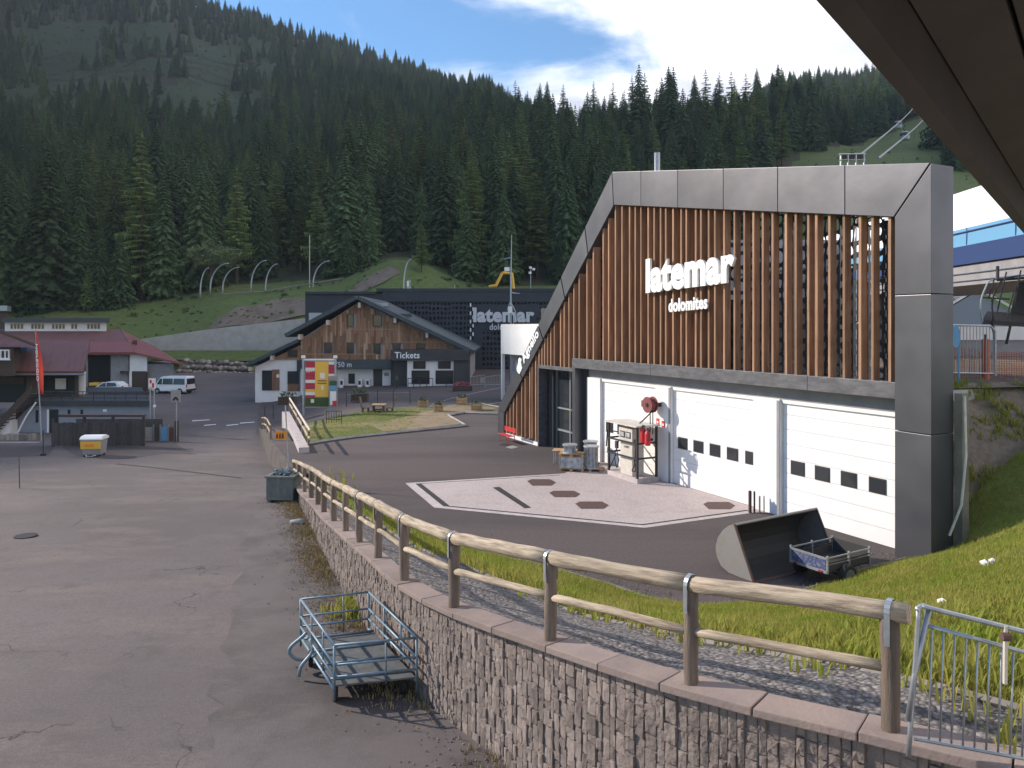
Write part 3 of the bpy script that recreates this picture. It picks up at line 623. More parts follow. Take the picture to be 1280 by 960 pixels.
# header beam, pillars, doors, entrance
hx = [xport, fl(812, ly=FF), fl(1008, ly=FF), xs1 + .02]
for a, c in zip(hx[:-1], hx[1:]):
    b = MB(); b.box(a + .006, c - .006, FF + .04, 0.12, ZB0, ZB1); b.build('header_beam', m_beam, gar, bevel=.008)
d3 = (fl(977), fl(977) + fl(944) - fl(840.5)); d2 = (fl(840.5), fl(944)); d1 = (fl(752), fl(821))
b = MB(); b.box(fl(734), CR[0] + .3, .02, .25, 4.25, ZB0); b.build('lintel', m_greywall, gar)
zdt = 4.22
for a, c in ((fl(735.5), d1[0]), (d1[1], d2[0]), (d2[1], d3[0])):
    b = MB(); b.box(a, c, -0.10, .3, 0, zdt + .03); b.build('pillar', m_white, gar, bevel=.01)
    if a > fl(735.5): 
        b = MB(); b.box(c - .13, c - .004, -.118, -.102, 0.02, zdt - .02); b.build('jamb_shade', m_greywall, gar)  # grey strip painted in for the shade beside the pillar
for (a, c) in (d1, d2, d3):
    dr = MB(); nS = 8; hS = zdt / nS
    door = None
    b = MB(); b.box(a, c, .10, .14, 0.0, zdt); door = b.build('garage_door', m_door, gar)
    for k in range(nS):
        b = MB(); b.box(a + .01, c - .01, .07, .102, k * hS + .012, (k + 1) * hS - .006); b.build('door_section', m_door, door, bevel=.006)
    b = MB(); b.box(a, c, -.02, .10, zdt - .11, zdt + .02); b.build('door_header', m_door, gar)
    nw_ = 5; ww = 0.54; zw = 1.84
    for k in range(nw_):
        xc = a + (.62 + k * 1.0 if a != d3[0] else .68 + k * 1.06)
        b = MB(); b.box(xc - ww / 2 - .04, xc + ww / 2 + .04, .048, .071, zw - .25, zw + .25); f_ = b.build('window_frame', m_steel, door, bevel=.01)
        b = MB(); b.box(xc - ww / 2, xc + ww / 2, .042, .0485, zw - .21, zw + .21); b.build('pane', m_glass, f_)
# dark portal to the left of the doors
xe = [fl(715, ly=-.3), fl(737, ly=-.1)]
b = MB(); b.box(xport, xport + .30, FF + .05, .3, 0, ZB0); b.build('portal_post', m_frame, gar, bevel=.01)
b = MB(); b.box(xport + .30, fl(735.5), -.05, .3, 0, ZB0); b.build('portal_panel', m_darkmetal, gar)
b = MB(); b.box(xent - .12, xent, FF + .06, .2, 0, zent + .06); b.box(xent, xport, FF + .06, .2, zent - .14, zent + .06); b.build('entrance_frame', m_beam, gar, bevel=.008)
xg0, xg1 = fl(691, ly=.0), fl(712, ly=.0)
b = MB(); b.box(xent, xg0, .02, .2, 0, zent - .14); b.build('entrance_panel', m_darkmetal, gar)
b = MB(); b.box(xg0, xport, .28, .3, 0, zent - .14); en = b.build('entrance_door', m_glass, gar)
for x in (xg0, (xg0 + xport) / 2, xport - .09):
    b = MB(); b.box(x, x + .08, .2, .279, 0, zent - .14); b.build('door_stile', m_galv, en)
b = MB(); b.box(xg0 + .08, xport - .09, .22, .27, 1.0, 1.1); b.box(xg0 + .08, xport - .09, .22, .27, 2.25, 2.33); b.build('door_rail', m_galv, en)
b = MB(); b.box(Li, xent - .12, -.52, .1, -.1, .2); b.build('plinth', m_white, gar)
# closing body set into the slope
b = MB(); b.box(xs0, CR[0] - 1.2, .42, 9, -.3, 4.7); b.build('rear_body', m_conc, gar)
b = MB(); b.box(fl(660), fl(905), .9, 8, 4.72, 8.0); b.build('upper_body', m_darkmetal, gar)
b = MB(); b.tube([(fl(776), 2.2, 8.0), (fl(776), 2.2, 15.6)], .14, 10); b.build('flue', m_galv, gar, smooth=True)
# lettering
def fitf(px0, py0, px1, py1, ytop, ly, dep=0.07):
    a = fl(px0, py0, ly); c = fl(px1, py1, ly); t = fl(px0, ytop, ly)
    def f(u, v, w): return (lerp(a[0], c[0], u), ly + dep * (1 - w), lerp(a[1], c[1], u) + v * (t[1] - a[1]))
    return f
text_parts('latemar', m_letter, gar, fitf(807, 367, 918, 353, 324, -.72, .12), bold=.045)
text_parts('dolomites', m_letter, gar, fitf(835.5, 390.5, 884, 386, 374, -.66, .07), bold=.03)
for zk in (8.72, 9.3):
    b = MB(); b.box(fl(812, ly=-.6), fl(912, ly=-.6), -.61, -.50, zk, zk + .02); b.build('letter_rail', m_steel, gar)
pa, pb = fl(655, 455, FF - .03), fl(674, 419, FF - .03)
du = Vector((pb[0] - pa[0], pb[1] - pa[1])); dn = Vector((-du.y, du.x)).normalized()
nrm = (l2(A1, PO, .5)[0] - l2(B1, PI_, .5)[0], l2(A1, PO, .5)[1] - l2(B1, PI_, .5)[1])
def fit_agn(u, v, w):
    p = Vector((pa[0], pa[1])) + du * u + dn * (v * 0.72 - .16); return (p.x, FF - .04 + .035 * (1 - w), p.y)
text_parts('Agnello', m_letter, gar, fit_agn, bold=.03)
b = MB(); c0 = Vector(fl(651, 461, FF - .03))                # little animal emblem: rounded body, head, legs
for (ux, vy, r_) in ((0, .05, .26), (.22, .12, .24), (.42, .34, .17), (-.1, -.16, .09), (.12, -.16, .09), (.3, -.12, .09), (.55, .26, .1)):
    q = c0 + du.normalized() * (ux - .2) + dn * (vy + .12)
    b.prism([(q.x + r_ * math.cos(t * math.pi / 6), q.y + r_ * math.sin(t * math.pi / 6)) for t in range(12)], 'y', FF - .04 - .002 * (ux + 1), FF - .001)
b.build('emblem', m_letter, gar)
# roof-top lift gear seen above the screen
lg = thing('lift_gear_frame', 'small steel frame poking up above the metal roof edge', 'steel frame', (13.6, 29.0, 4.8))
b = MB()
for px_0 in (1051, 1060, 1070, 1080):
    p = P(px_0, 193, 29.0); b.tube([(p.x, 29.0, 4.7), (p.x, 29.0, p.z)], .035, 5)
b.build('upright', m_galv, lg, world=True)
b = MB(); p0, p1 = P(1049, 193, 29.0), P(1082, 192.5, 29.0); b.tube([p0, p1], .04, 5); p0, p1 = P(1049, 200, 29.0), P(1082, 200, 29.0); b.tube([p0, p1], .03, 5); b.build('rail', m_galv, lg, world=True)
for a in (1054, 1064, 1074):
    b = MB(); p0 = P(a, 196.5, 29.05); b.cyl(p0, (0, 1, 0), .13, .08, 12); b.build('sheave', m_steel, lg, world=True)

# ------------------------------------------------------------------ concrete pad and fittings in the yard
pad_o = [G(506.5, 604), G(542.5, 634.5), G(806, 660), G(949, 640)]
def W(lx, ly, z=0.0): return Vector((GL[0] + lx * math.cos(GROT) - ly * math.sin(GROT), GL[1] + lx * math.sin(GROT) + ly * math.cos(GROT), z))
pad_poly = [(p.x, p.y) for p in pad_o] + [tuple(W(fl(972), 0.05)[:2]), tuple(W(fl(745), 0.05)[:2]), tuple(G(704.6, 592)[:2])]
sheet('pad', pad_poly, lambda x, y: 0, m_padedge, 2, 0.006)
cen = Vector((sum(p[0] for p in pad_poly) / 7, sum(p[1] for p in pad_poly) / 7))
def inset(poly, ds):
    out = []; n = len(poly)
    for i in range(n):
        a, p, c = Vector(poly[i - 1]), Vector(poly[i]), Vector(poly[(i + 1) % n])
        n1_ = (p - a).normalized(); n2_ = (c - p).normalized(); n1p = Vector((-n1_.y, n1_.x)); n2p = Vector((-n2_.y, n2_.x))
        d1_, d2_ = ds[i - 1], ds[i]; q1 = a + n1p * d1_; q2 = p + n2p * d2_
        den = n1_.x * n2_.y - n1_.y * n2_.x
        if abs(den) < 1e-3: out.append(tuple(p + n1p * d1_)); continue
        t = ((q2 - q1).x * n2_.y - (q2 - q1).y * n2_.x) / den; out.append(tuple(q1 + n1_ * t))
    return out
ds = [.38, .30, .30, .02, .02, .02, .25]
sheet('pad_joint', inset(pad_poly, ds), lambda x, y: 0, m_dark, 2, 0.010)
ds2 = [.62, .40, .40, .02, .02, .02, .36]
sheet('pad_paving', inset(pad_poly, ds2), lambda x, y: 0, m_pad, 1.5, 0.014)
for (px, py, w, h, lb) in ((677, 603.5, 36, 8, 'closest to the pallets'), (706, 618, 39, 8, 'in the middle of the row of three'), (740, 632, 42, 9, 'at the outer end of the row of three'), (899, 632.5, 40, 9, 'alone near the pipe stubs')):
    q = [G(px - w / 2, py - h * .2), G(px - w * .32, py + h / 2), G(px + w * .35, py + h / 2), G(px + w / 2, py), G(px + w * .3, py - h / 2), G(px - w * .36, py - h / 2)]
    b = MB(); b.prism([(p.x, p.y) for p in q], 'z', .0, .022)
    tag(b.build('manhole_cover', m_rust), 'rusty brown cover in the paved pad, ' + lb, 'manhole cover', 'covers in the pad')
b = MB(); q = [G(616, 610), G(624, 609), G(664, 635), G(656, 636)]
b.prism([(p.x, p.y) for p in q], 'z', .0, .02); tag(b.build('drain_slot', m_dark), 'long dark drain channel set into the paved pad', 'drain')
for (px, py, w, h) in ((640, 559, 16, 2.2), (632, 556, 18, 2)):
    q = [G(px - w / 2, py), G(px, py + h), G(px + w / 2, py), G(px, py - h)]
    b = MB(); b.prism([(p.x, p.y) for p in q], 'z', 0, .012); tag(b.build('yard_cover', m_curb if h > 2.1 else m_dark), 'pale round cover in the dark asphalt by the red bench' if h > 2.1 else 'dark drain cover in the asphalt by the red bench', 'drain cover')
for px, hh, r_, mt, lb in ((937.5, .80, .06, m_rust, 'thick rusty pipe standing at the pad edge by the middle door'), (943, .78, .035, m_rust, 'thin rusty pipe beside the thick one'), (949.5, .62, .035, m_galv, 'short pale pipe stub at the door pillar'), (955, .62, .025, m_galv, 'thinnest pale pipe stub at the door pillar')):
    p = G(px, 641); b = MB(); b.tube([(p.x, p.y, 0), (p.x, p.y, hh), (p.x, p.y, hh + .02)], [r_, r_, r_ * .7], 10); tag(b.build('pipe_stub', mt, smooth=False), lb, 'pipe')

# ------------------------------------------------------------------ stone retaining wall, coping, log fence
wall = thing('retaining_wall', 'stone retaining wall with flat coping under the log fence', 'wall', (-3.5, 17, 0))
b = MB(); nW = len(WC)
for i in range(nW - 1):
    q = []
    for p, k in ((WO[i], i), (WI[i], i), (WI[i + 1], i + 1), (WO[i + 1], i + 1)): q.append(p)
    a0, a1 = WO[i].lerp(WI[i], .18), WO[i + 1].lerp(WI[i + 1], .18)
    zb0, zb1 = zlot(0, a0.y) - .4, zlot(0, a1.y) - .4
    b.hexa([Vector((a0.x, a0.y, zb0)), Vector((WI[i].x, WI[i].y, zb0)), Vector((WI[i + 1].x, WI[i + 1].y, zb1)), Vector((a1.x, a1.y, zb1)),
            Vector((a0.x, a0.y, a0.z - .06)), Vector((WI[i].x, WI[i].y, WI[i].z - .06)), Vector((WI[i + 1].x, WI[i + 1].y, WI[i + 1].z - .06)), Vector((a1.x, a1.y, a1.z - .06))])
b.build('wall_core', m_mortar, wall, world=True)
# arc-length parametrisation
arc = [0.0]
for i in range(1, nW): arc.append(arc[-1] + (WC[i].to_2d() - WC[i - 1].to_2d()).length)
def at_arc(L, s): return Vector([float(np.interp(s, arc, [p[k] for p in L])) for k in range(3)])
s = 0.0; TOT = arc[-1]
while s < TOT - .3:
    w = min(random.uniform(.85, 1.25), TOT - s); e = s + w - .015
    a, c, d, f_ = at_arc(WO, s), at_arc(WI, s), at_arc(WI, e), at_arc(WO, e)
    oo = (a - c).to_2d().normalized() * .05; a = a + Vector((*oo, 0)); f_ = f_ + Vector((*oo, 0))
    b = MB(); dz_ = random.uniform(-.008, .008)
    b.hexa([Vector((p.x, p.y, p.z - .07)) for p in (a, c, d, f_)] + [Vector((p.x, p.y, p.z + .02 + dz_)) for p in (a, c, d, f_)])
    b.build('coping_slab', m_coping, wall, world=True, bevel=.012); s += w
# stones: irregular upright blocks; shared meshes
def stone_mesh(k):
    rr = random.Random(50 + k); b = MB()
    pts = [(-.5, -.5), (0, -.52), (.5, -.5), (.52, 0), (.5, .5), (0, .51), (-.5, .5), (-.52, 0)]
    vs = [(x * .5 * 2 * rr.uniform(.9, 1), 0, z * rr.uniform(.9, 1)) for x, z in pts]
    fr = [(x * rr.uniform(.82, .93), -rr.uniform(.6, 1), z * rr.uniform(.86, .95)) for x, z in pts]
    ctr = (rr.uniform(-.2, .2), -rr.uniform(.8, 1.1), rr.uniform(-.2, .2))
    b.v = vs + fr + [ctr]
    for i in range(8): b.f.append((i, (i + 1) % 8, 8 + (i + 1) % 8, 8 + i)); b.f.append((8 + i, 8 + (i + 1) % 8, 16))
    o = b.build('stone', m_stone, None); me = o.data; bpy.data.objects.remove(o); return me
SM = [stone_mesh(k) for k in range(8)]
stones = []; s = 0.02; rr = random.Random(11)
while s < TOT - .15:
    w = rr.uniform(.07, .17); p = at_arc(WO, s + w / 2); zb = zlot(0, p.y) - .05; zt = p.z - .075
    z = zb + rr.uniform(-.15, 0)
    while z < zt - .04:
        h = min(rr.uniform(.10, .30), zt - z)
        if zt - z - h < .07: h = zt - z
        stones.append((s + w / 2, w - .006, z + h / 2, h - .006)); z += h
    s += w
def stone_mat(st):
    s, w, z, h = st; p = at_arc(WO, s); q = at_arc(WO, min(TOT, s + .1)); t = (q - at_arc(WO, max(0, s - .1))); t.z = 0; t.normalize()
    c = at_arc(WI, s); nout = (p - c); nout.z = 0; nout.normalize(); base = p - nout * .09
    X = t if t.cross(Vector((0, 0, 1))).dot(nout) > 0 else -t
    # local -Y is the outward face
    m = Matrix(((X.x, -nout.x, 0, base.x), (X.y, -nout.y, 0, base.y), (0, 0, 1, z), (0, 0, 0, 1)))
    return m @ Matrix.Diagonal((w, rr.uniform(.035, .075), h, 1))
stones.sort(key=lambda t: (at_arc(WO, t[0]) - Vector((0, 0, 6))).length if at_arc(WO, t[0]).y > 8.6 else 999)
wi = wall.matrix_basis.inverted()
for st in stones[:300]:
    o = bpy.data.objects.new('stone', SM[rr.randrange(8)]); C.objects.link(o); o.parent = wall; o.matrix_basis = wi @ stone_mat(st)
b = MB()
for st in stones[300:]:
    m = stone_mat(st); me = SM[rr.randrange(8)]
    b.add([m @ v.co for v in me.vertices], [tuple(p.vertices) for p in me.polygons])
b.build('stonework', m_stone, wall, world=True, kind='stuff')

fence = thing('log_fence', 'weathered log fence with round rails along the stone wall', 'fence', (FP[8].x, FP[8].y, FP[8].z))
tops = [Vector((p.x, p.y, p.z + q[3] - .08)) for p, q in zip(FP, FPX)]
def wob(a, c, r, k=7, seed=0):
    rr = random.Random(seed); pts, rs = [], []; r = r * rr.uniform(.9, 1.08)
    for i in range(k):
        t = i / (k - 1); p = a.lerp(c, t) + Vector((rr.uniform(-.008, .008), rr.uniform(-.008, .008), rr.uniform(-.01, .01) - .015 * math.sin(math.pi * t))); pts.append(p); rs.append(r * rr.uniform(.95, 1.05))
    return pts, rs
def log(name, a, c, r, mat, parent, seed, seg=12):
    # build along local Z so the grain follows the log
    L_ = (c - a).length; pts, rs = wob(Vector((0, 0, 0)), Vector((0, 0, L_)), r, 7, seed)
    b = MB(); b.tube(pts, rs, seg); o = b.build(name, mat, parent, smooth=False)
    for p in o.data.polygons:
        if len(p.vertices) == 4: p.use_smooth = True
    o.matrix_basis = parent.matrix_basis.inverted() @ Matrix.Translation(a) @ (c - a).to_track_quat('Z', 'Y').to_matrix().to_4x4()
    return o
for i, (p, t) in enumerate(zip(FP, tops)):
    log('post', p - Vector((0, 0, .15)), t - Vector((0, 0, .03)), .088, m_post, fence, 100 + i, 10)
end = tops[-1] + (tops[-1] - tops[-2]).normalized() * .17
tp_ = tops[:-1] + [end]; tp_[0] = tops[0] + (tops[0] - tops[1]).normalized() * .1
for i in range(len(FP) - 1):
    a, c = tp_[i], tp_[i + 1]; dd = (c - a).normalized() * .008
    log('top_rail', a + dd, c - dd, .098 if i > 6 else .088, m_log, fence, 200 + i)
    zf = .50
    a2 = Vector((FP[i].x, FP[i].y, FP[i].z + zf * FPX[i][3])); c2 = Vector((FP[i + 1].x, FP[i + 1].y, FP[i + 1].z + zf * FPX[i + 1][3]))
    log('lower_rail', a2, c2, .052, m_log, fence, 300 + i, 9)
for i in range(8, len(FP)):
    t = tops[i]; dr_ = (tops[i] - tops[i - 1]); dr_.z = 0; dr_.normalize(); b = MB(); pts = []
    side = Vector((-dr_.y, dr_.x, 0))
    if side.y > 0: side = -side
    for k in range(9):
        w = math.pi * k / 8; pts.append(t + side * (.104 * math.cos(w)) + Vector((0, 0, .104 * math.sin(w))))
    pts = [pts[0] - Vector((0, 0, .3))] + pts + [pts[-1] - Vector((0, 0, .3))]
    for q0, q1 in zip(pts[:-1], pts[1:]):
        outv = Vector((0, 0, 0)); 
        b.add([q0 - dr_ * .025, q0 + dr_ * .025, q1 + dr_ * .025, q1 - dr_ * .025], [(0, 1, 2, 3)])
    o = b.build('strap', m_galv, fence, world=True)
    md = o.modifiers.new('s', 'SOLIDIFY'); md.thickness = .006; md.offset = 1

# ------------------------------------------------------------------ ticket lodge
LY = 82.0
def lx_(px, Y=LY): return (px - 640) / F * Y
def lz_(py, Y=LY): return CH - (py - HZ) * Y / F
SK = 0.0
def pbox(px0, px1, py0, py1, Y, d, b=None):       # box whose front face fills that pixel rectangle at distance Y, d deep
    b = b or MB(); x0, x1, z0, z1, k = lx_(px0, Y), lx_(px1, Y), lz_(py1, Y), lz_(py0, Y), -SK * d
    return b.hexa([Vector(q) for q in ((x0, Y, z0), (x1, Y, z0), (x1 + k, Y + d, z0), (x0 + k, Y + d, z0), (x0, Y, z1), (x1, Y, z1), (x1 + k, Y + d, z1), (x0 + k, Y + d, z1))])
def part(name, mat, par, *a, **k): return pbox(*a).build(name, mat, par, world=True, **k)
def window(par, px0, px1, py0, py1, Y, frame=m_steel, glass=m_glass, fr=.07, mull=0):
    b = MB(); x0, x1, z0, z1 = lx_(px0, Y), lx_(px1, Y), lz_(py1, Y), lz_(py0, Y)
    b.box(x0, x1, Y - .06, Y + .05, z0, z0 + fr); b.box(x0, x1, Y - .06, Y + .05, z1 - fr, z1); b.box(x0, x0 + fr, Y - .055, Y + .05, z0 + fr, z1 - fr); b.box(x1 - fr, x1, Y - .055, Y + .05, z0 + fr, z1 - fr)
    for k in range(mull):
        xm = lerp(x0, x1, (k + 1) / (mull + 1)); b.box(xm - fr / 2, xm + fr / 2, Y - .055, Y + .05, z0 + fr, z1 - fr)
    w = b.build('window', frame, par, world=True)
    b = MB(); b.box(x0 + fr * .8, x1 - fr * .8, Y - .01, Y + .012, z0 + fr * .8, z1 - fr * .8); b.build('pane', glass, w).matrix_basis = par.matrix_basis.inverted()
    return w
lodge = thing('lodge', 'wooden lodge with dark gabled roof and ticket windows', 'lodge', (lx_(470), LY, 0.1))
Yr = LY
rl, rr_, rt = (375.5, 425.5), (585, 440), (449, 377)
body = [(lx_(375.5), -0.9), (lx_(585), -0.9), (lx_(585), lz_(440)), (lx_(449), lz_(377)), (lx_(375.5), lz_(424))]
b = MB(); b.prism(body, 'y', LY + .12, LY + 16); b.build('wall', m_greywall, lodge, world=True)
def roof_z(px): return lz_(lerp(377, 424, (449 - px) / 73.5)) if px < 449 else lz_(lerp(377, 440, (px - 449) / 136))
rb = random.Random(4); openings = [(433.5, 442.5, 392, 409), (405, 415, 428, 443), (433.5, 442.5, 428, 443), (466, 477.5, 393, 408.5), (466.5, 476, 429, 443), (490.5, 501, 429, 438), (520, 532, 429, 438)]
px = 376.0
while px < 584:                                    # weathered boards, butted in random lengths
    w = rb.uniform(1.9, 3.6); x0, x1 = lx_(px) + .008, lx_(min(584.5, px + w)) - .008; zt = min(roof_z(px), roof_z(px + w)) - .06; zb_ = lz_(450) if px < 489 else lz_(438.5)
    z = zb_
    while z < zt - .1:
        h = min(rb.uniform(1.0, 3.6), zt - z); seg_ = [(z, z + h - .02)]
        for (a, c, t0, t1) in openings:
            if px + w > a and px < c:
                z0, z1 = lz_(t1), lz_(t0); ns = []
                for (s0, s1) in seg_:
                    if s1 < z0 or s0 > z1: ns.append((s0, s1)); continue
                    if z0 - s0 > .05: ns.append((s0, z0))
                    if s1 - z1 > .05: ns.append((z1, s1))
                seg_ = ns
        for s0, s1 in seg_:
            b = MB(); b.box(x0, x1, LY + .02 - rb.uniform(0, .035), LY + .11, s0, s1); b.build('board', m_board if rb.random() < .9 else m_boardlt, lodge, world=True)
        z += h
    px += w
for (a, c, t0, t1) in openings: window(lodge, a + .4, c - .4, t0 + .5, t1 - .5, LY + .06, m_brown)
for a, t0, c, t1 in ((377, 443, 470, 443), (425, 412, 500, 412), (480, 428, 560, 428)):
    b = MB(); b.box(lx_(a), lx_(c), LY - .05, LY - .018, lz_(t0), lz_(t0) + .07); b.build('batten', m_boardlt, lodge, world=True)
def slab(p0, p1, th, y0, y1):     # roof plane along x between two (x, z) points
    d = Vector((p1[0] - p0[0], p1[1] - p0[1])).normalized(); n = Vector((-d.y, d.x)); n = n if n.y > 0 else -n
    b = MB(); b.prism([p0, p1, (p1[0] + n.x * th, p1[1] + n.y * th), (p0[0] + n.x * th, p0[1] + n.y * th)], 'y', y0, y1); return b
apex = (lx_(449), lz_(374.5))
rw = slab((lx_(361.5), lz_(421.5)), apex, .42, LY - 1.3, LY + 17).build('roof', m_slate, lodge, world=True)
slab(apex, (lx_(592), lz_(442)), .42, LY - 1.3, LY + 17).build('roof', m_slate, lodge, world=True)
for t in (.16, .36):
    p = l2(apex, (lx_(592), lz_(442)), t); b = MB(); b.box(p[0] - 1.2, p[0] + 1.0, LY + 1, LY + 2.2, p[1] + .25, p[1] + .62); b.build('skylight', m_galv if t < .2 else m_slate, lodge, world=True)
for px, py in ((449, 380), (409, 402), (374, 420), (493.5, 399), (533.5, 417.5)):
    part('purlin_end', m_beamend, lodge, px - 1.6, px + 1.6, py - 2, py + 4.5, LY - 1.0, 1.1)
# left wing
b = MB(); b.prism([(lx_(317), -2.2), (lx_(375.4), -2.2), (lx_(375.4), lz_(431)), (lx_(317), lz_(459))], 'y', LY + .5, LY + 12); b.build('wing_wall', m_white, lodge, world=True)
slab((lx_(311), lz_(458)), (lx_(376), lz_(427)), .36, LY - .7, LY + 13).build('wing_roof', m_slate, lodge, world=True)
b = MB(); b.prism([(lx_(335), lz_(449.5)), (lx_(375), lz_(449.5)), (lx_(375), lz_(432)), (lx_(338), lz_(449))], 'y', LY + .3, LY + .49); b.build('wing_gable', m_board, lodge, world=True)
window(lodge, 360, 372, 437, 446.5, LY + .28, m_brown)
part('purlin_end', m_beamend, lodge, 337.5, 340.5, 444.5, 450, LY - .5, 1)
part('purlin_end', m_beamend, lodge, 310.5, 313, 459, 463.5, LY - .5, 1)
part('door', m_glass, lodge, 327.5, 340, 463, 488, LY + .40, .1)
part('door_panel', m_board, lodge, 340, 349, 462, 488, LY + .38, .12)
part('notice', m_cream, lodge, 345.5, 349, 468, 472, LY + .34, .03)
window(lodge, 359.6, 374.5, 464, 480, LY + .44, m_brown)
part('window_apron', m_board, lodge, 359.6, 374.5, 480, 489, LY + .40, .1)
part('corner_band', m_darkmetal, lodge, 371, 375.3, 450, 464, LY + .34, .1)
# ground floor and canopy
part('canopy_band', m_slate, lodge, 375.6, 489.5, 450.2, 461, LY - 1.5, 1.5)
part('ground_wall', m_white, lodge, 376, 466.5, 461.2, 494, LY - .02, .12)
part('door', m_darkmetal, lodge, 467, 477.5, 462, 494, LY - .04, .1)
part('white_panel', m_white, lodge, 478, 488.5, 462, 490, LY - .3, .1)
part('panel_print', m_greywall, lodge, 480, 486, 466, 470, LY - .305, .004)
window(lodge, 434.7, 444.5, 466, 480.5, LY - .03, m_white)
part('window_sill', m_white, lodge, 433, 446, 480.7, 482.3, LY - .2, .17)
for px in (427, 449.5, 459.5):
    b = pbox(px - 2.6, px + 2.6, 474, 489.5, LY - 1.1, .5); mc = tag(b.build('ticket_machine', m_white), 'white self-service machine against the lodge wall, %s' % {427: 'beside the billboard', 449.5: 'right of the small window', 459.5: 'next to the dark door'}[px], 'ticket machine')
    b = pbox(px - 1.6, px + 1.4, 476, 481, LY - 1.12, .02); o = b.build('screen', m_glass, mc)
def fit_l(px0, px1, py0, py1, Y, d):
    return lambda u, v, w: Vector((lerp(lx_(px0, Y), lx_(px1, Y), u), Y - d * w, lerp(lz_(py1, Y), lz_(py0, Y), v)))
class _w: pass
def text_world(txt, mat, par, fit, **k):
    mi = par.matrix_basis.inverted(); text_parts(txt, mat, par, lambda u, v, w: mi @ fit(u, v, w), **k)
text_world('1.750 m', m_lettergrey, lodge, fit_l(413, 439.5, 452.3, 459, LY - 1.505, .04), bold=.012)
part('ticket_fascia', m_darkmetal, lodge, 488.8, 585.6, 437.6, 450.6, LY - 3.2, 3.2)
text_world('Tickets', m_letter, lodge, fit_l(493.5, 524.5, 440, 448, LY - 3.205, .05), bold=.015)
part('ticket_wall', m_white, lodge, 509, 567, 450.8, 494, LY - 2.7, 2.5)
part('ticket_recess', m_darkmetal, lodge, 489, 508.8, 450.8, 494, LY - 1.2, 1.0)
part('ticket_side', m_darkmetal, lodge, 567.3, 586, 450.8, 494, LY - 2.9, 2.8)
for a, c in ((516.5, 532), (547.5, 563.5)): window(lodge, a, c, 451.5, 461, LY - 2.72, m_steel)
for a, c in ((514.5, 537), (544.5, 566.5)):
    window(lodge, a, c, 463, 480, LY - 2.72, m_steel)
# queue rails in front of the ticket windows
qr = thing('queue_rail', 'low dark steel rails in front of the ticket windows', 'railing', (lx_(525), LY - 4, .3))
b = MB()
for px in (510, 517, 525, 533.5, 541, 558): b.tube([(lx_(px, 78.5), 78.5, .1), (lx_(px, 78.5), 78.5, 1.35)], .04, 5)
b.build('upright', m_steel, qr, world=True)
b = MB(); b.tube([(lx_(510, 78.5), 78.5, 1.32), (lx_(541, 78.5), 78.5, 1.32)], .04, 5); b.tube([(lx_(510, 78.5), 78.5, .8), (lx_(525, 78.5), 78.5, .8)], .03, 5); b.build('bar', m_steel, qr, world=True)
b = MB(); b.tube([(lx_(495.5, 77.5), 77.5, .0), (lx_(495.5, 77.5), 77.5, 2.0)], .05, 6); sg = tag(b.build('sign_post', m_steel), 'slim dark post with small green sign before the ticket entrance', 'sign')
pbox(494, 497.5, 470, 475.5, 77.44, .05).build('plate', m_leaf, sg)
# ------------------------------------------------------------------ long dark station building behind the lodge
NY = 101.0
st = thing('station_building', 'long dark navy station hall with pierced cladding behind the lodge', 'building', (lx_(540, NY), NY, 1.0))
part('wall', m_navy, st, 381.5, 478, 367, 482, NY + .3, 14)
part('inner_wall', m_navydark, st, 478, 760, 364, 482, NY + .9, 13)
part('roof_edge', m_navy, st, 381.2, 470, 364.5, 367.4, NY - .1, 14)
part('roof_edge', m_navy, st, 470.3, 760, 360.5, 364.3, NY - .1, 14)
part('side_panel', m_galv, st, 386, 402, 391, 402, NY + .2, .2)
part('top_band', m_navy, st, 478, 760, 364.4, 377, NY, .5)
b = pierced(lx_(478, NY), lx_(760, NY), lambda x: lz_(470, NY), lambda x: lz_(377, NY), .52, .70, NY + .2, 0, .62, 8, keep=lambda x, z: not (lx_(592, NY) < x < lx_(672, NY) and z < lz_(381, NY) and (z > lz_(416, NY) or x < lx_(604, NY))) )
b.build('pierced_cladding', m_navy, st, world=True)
for k in range(9):
    part('painted_light', m_white, st, 587.3 + (k % 2) * 3.2, 589 + (k % 2) * 3.2, 379 + k * 5.2, 383.2 + k * 5.2, NY + .12, .05)  # white pieces painted in for light showing through the gap
b = MB(); b.tube([(lx_(590.5, NY - 1), NY - 1, .3), (lx_(590.5, NY - 1), NY - 1, lz_(428, NY))], .16, 8); b.build('white_column', m_white, st, world=True)
text_world('latemar', m_lettergrey, st, fit_l(591.5, 668, 384.5, 403, NY - .05, .15), bold=.045)
text_world('dolomites', m_lettergrey, st, fit_l(612, 650, 404.5, 412.5, NY - .05, .1), bold=.02)
b = MB()
for px, t in ((512, 352), (568, 356), (417.5, 366)): b.tube([(lx_(px, NY), NY + .5, lz_(372, NY)), (lx_(px, NY), NY + .5, lz_(t, NY))], .06, 5)
b.build('roof_stub', m_galv, st, world=True)
rs = thing('roof_sensor', 'small white camera box on the dark hall roof above the lodge', 'camera', (lx_(510, NY), NY + .5, lz_(362, NY)))
part('mount', m_galv, rs, 508.5, 513.5, 358.5, 362, NY + .3, .3); part('housing', m_white, rs, 508.6, 511, 351, 358, NY + .3, .4); part('lens_hood', m_galv, rs, 511.2, 513, 350, 353.5, NY + .3, .4)
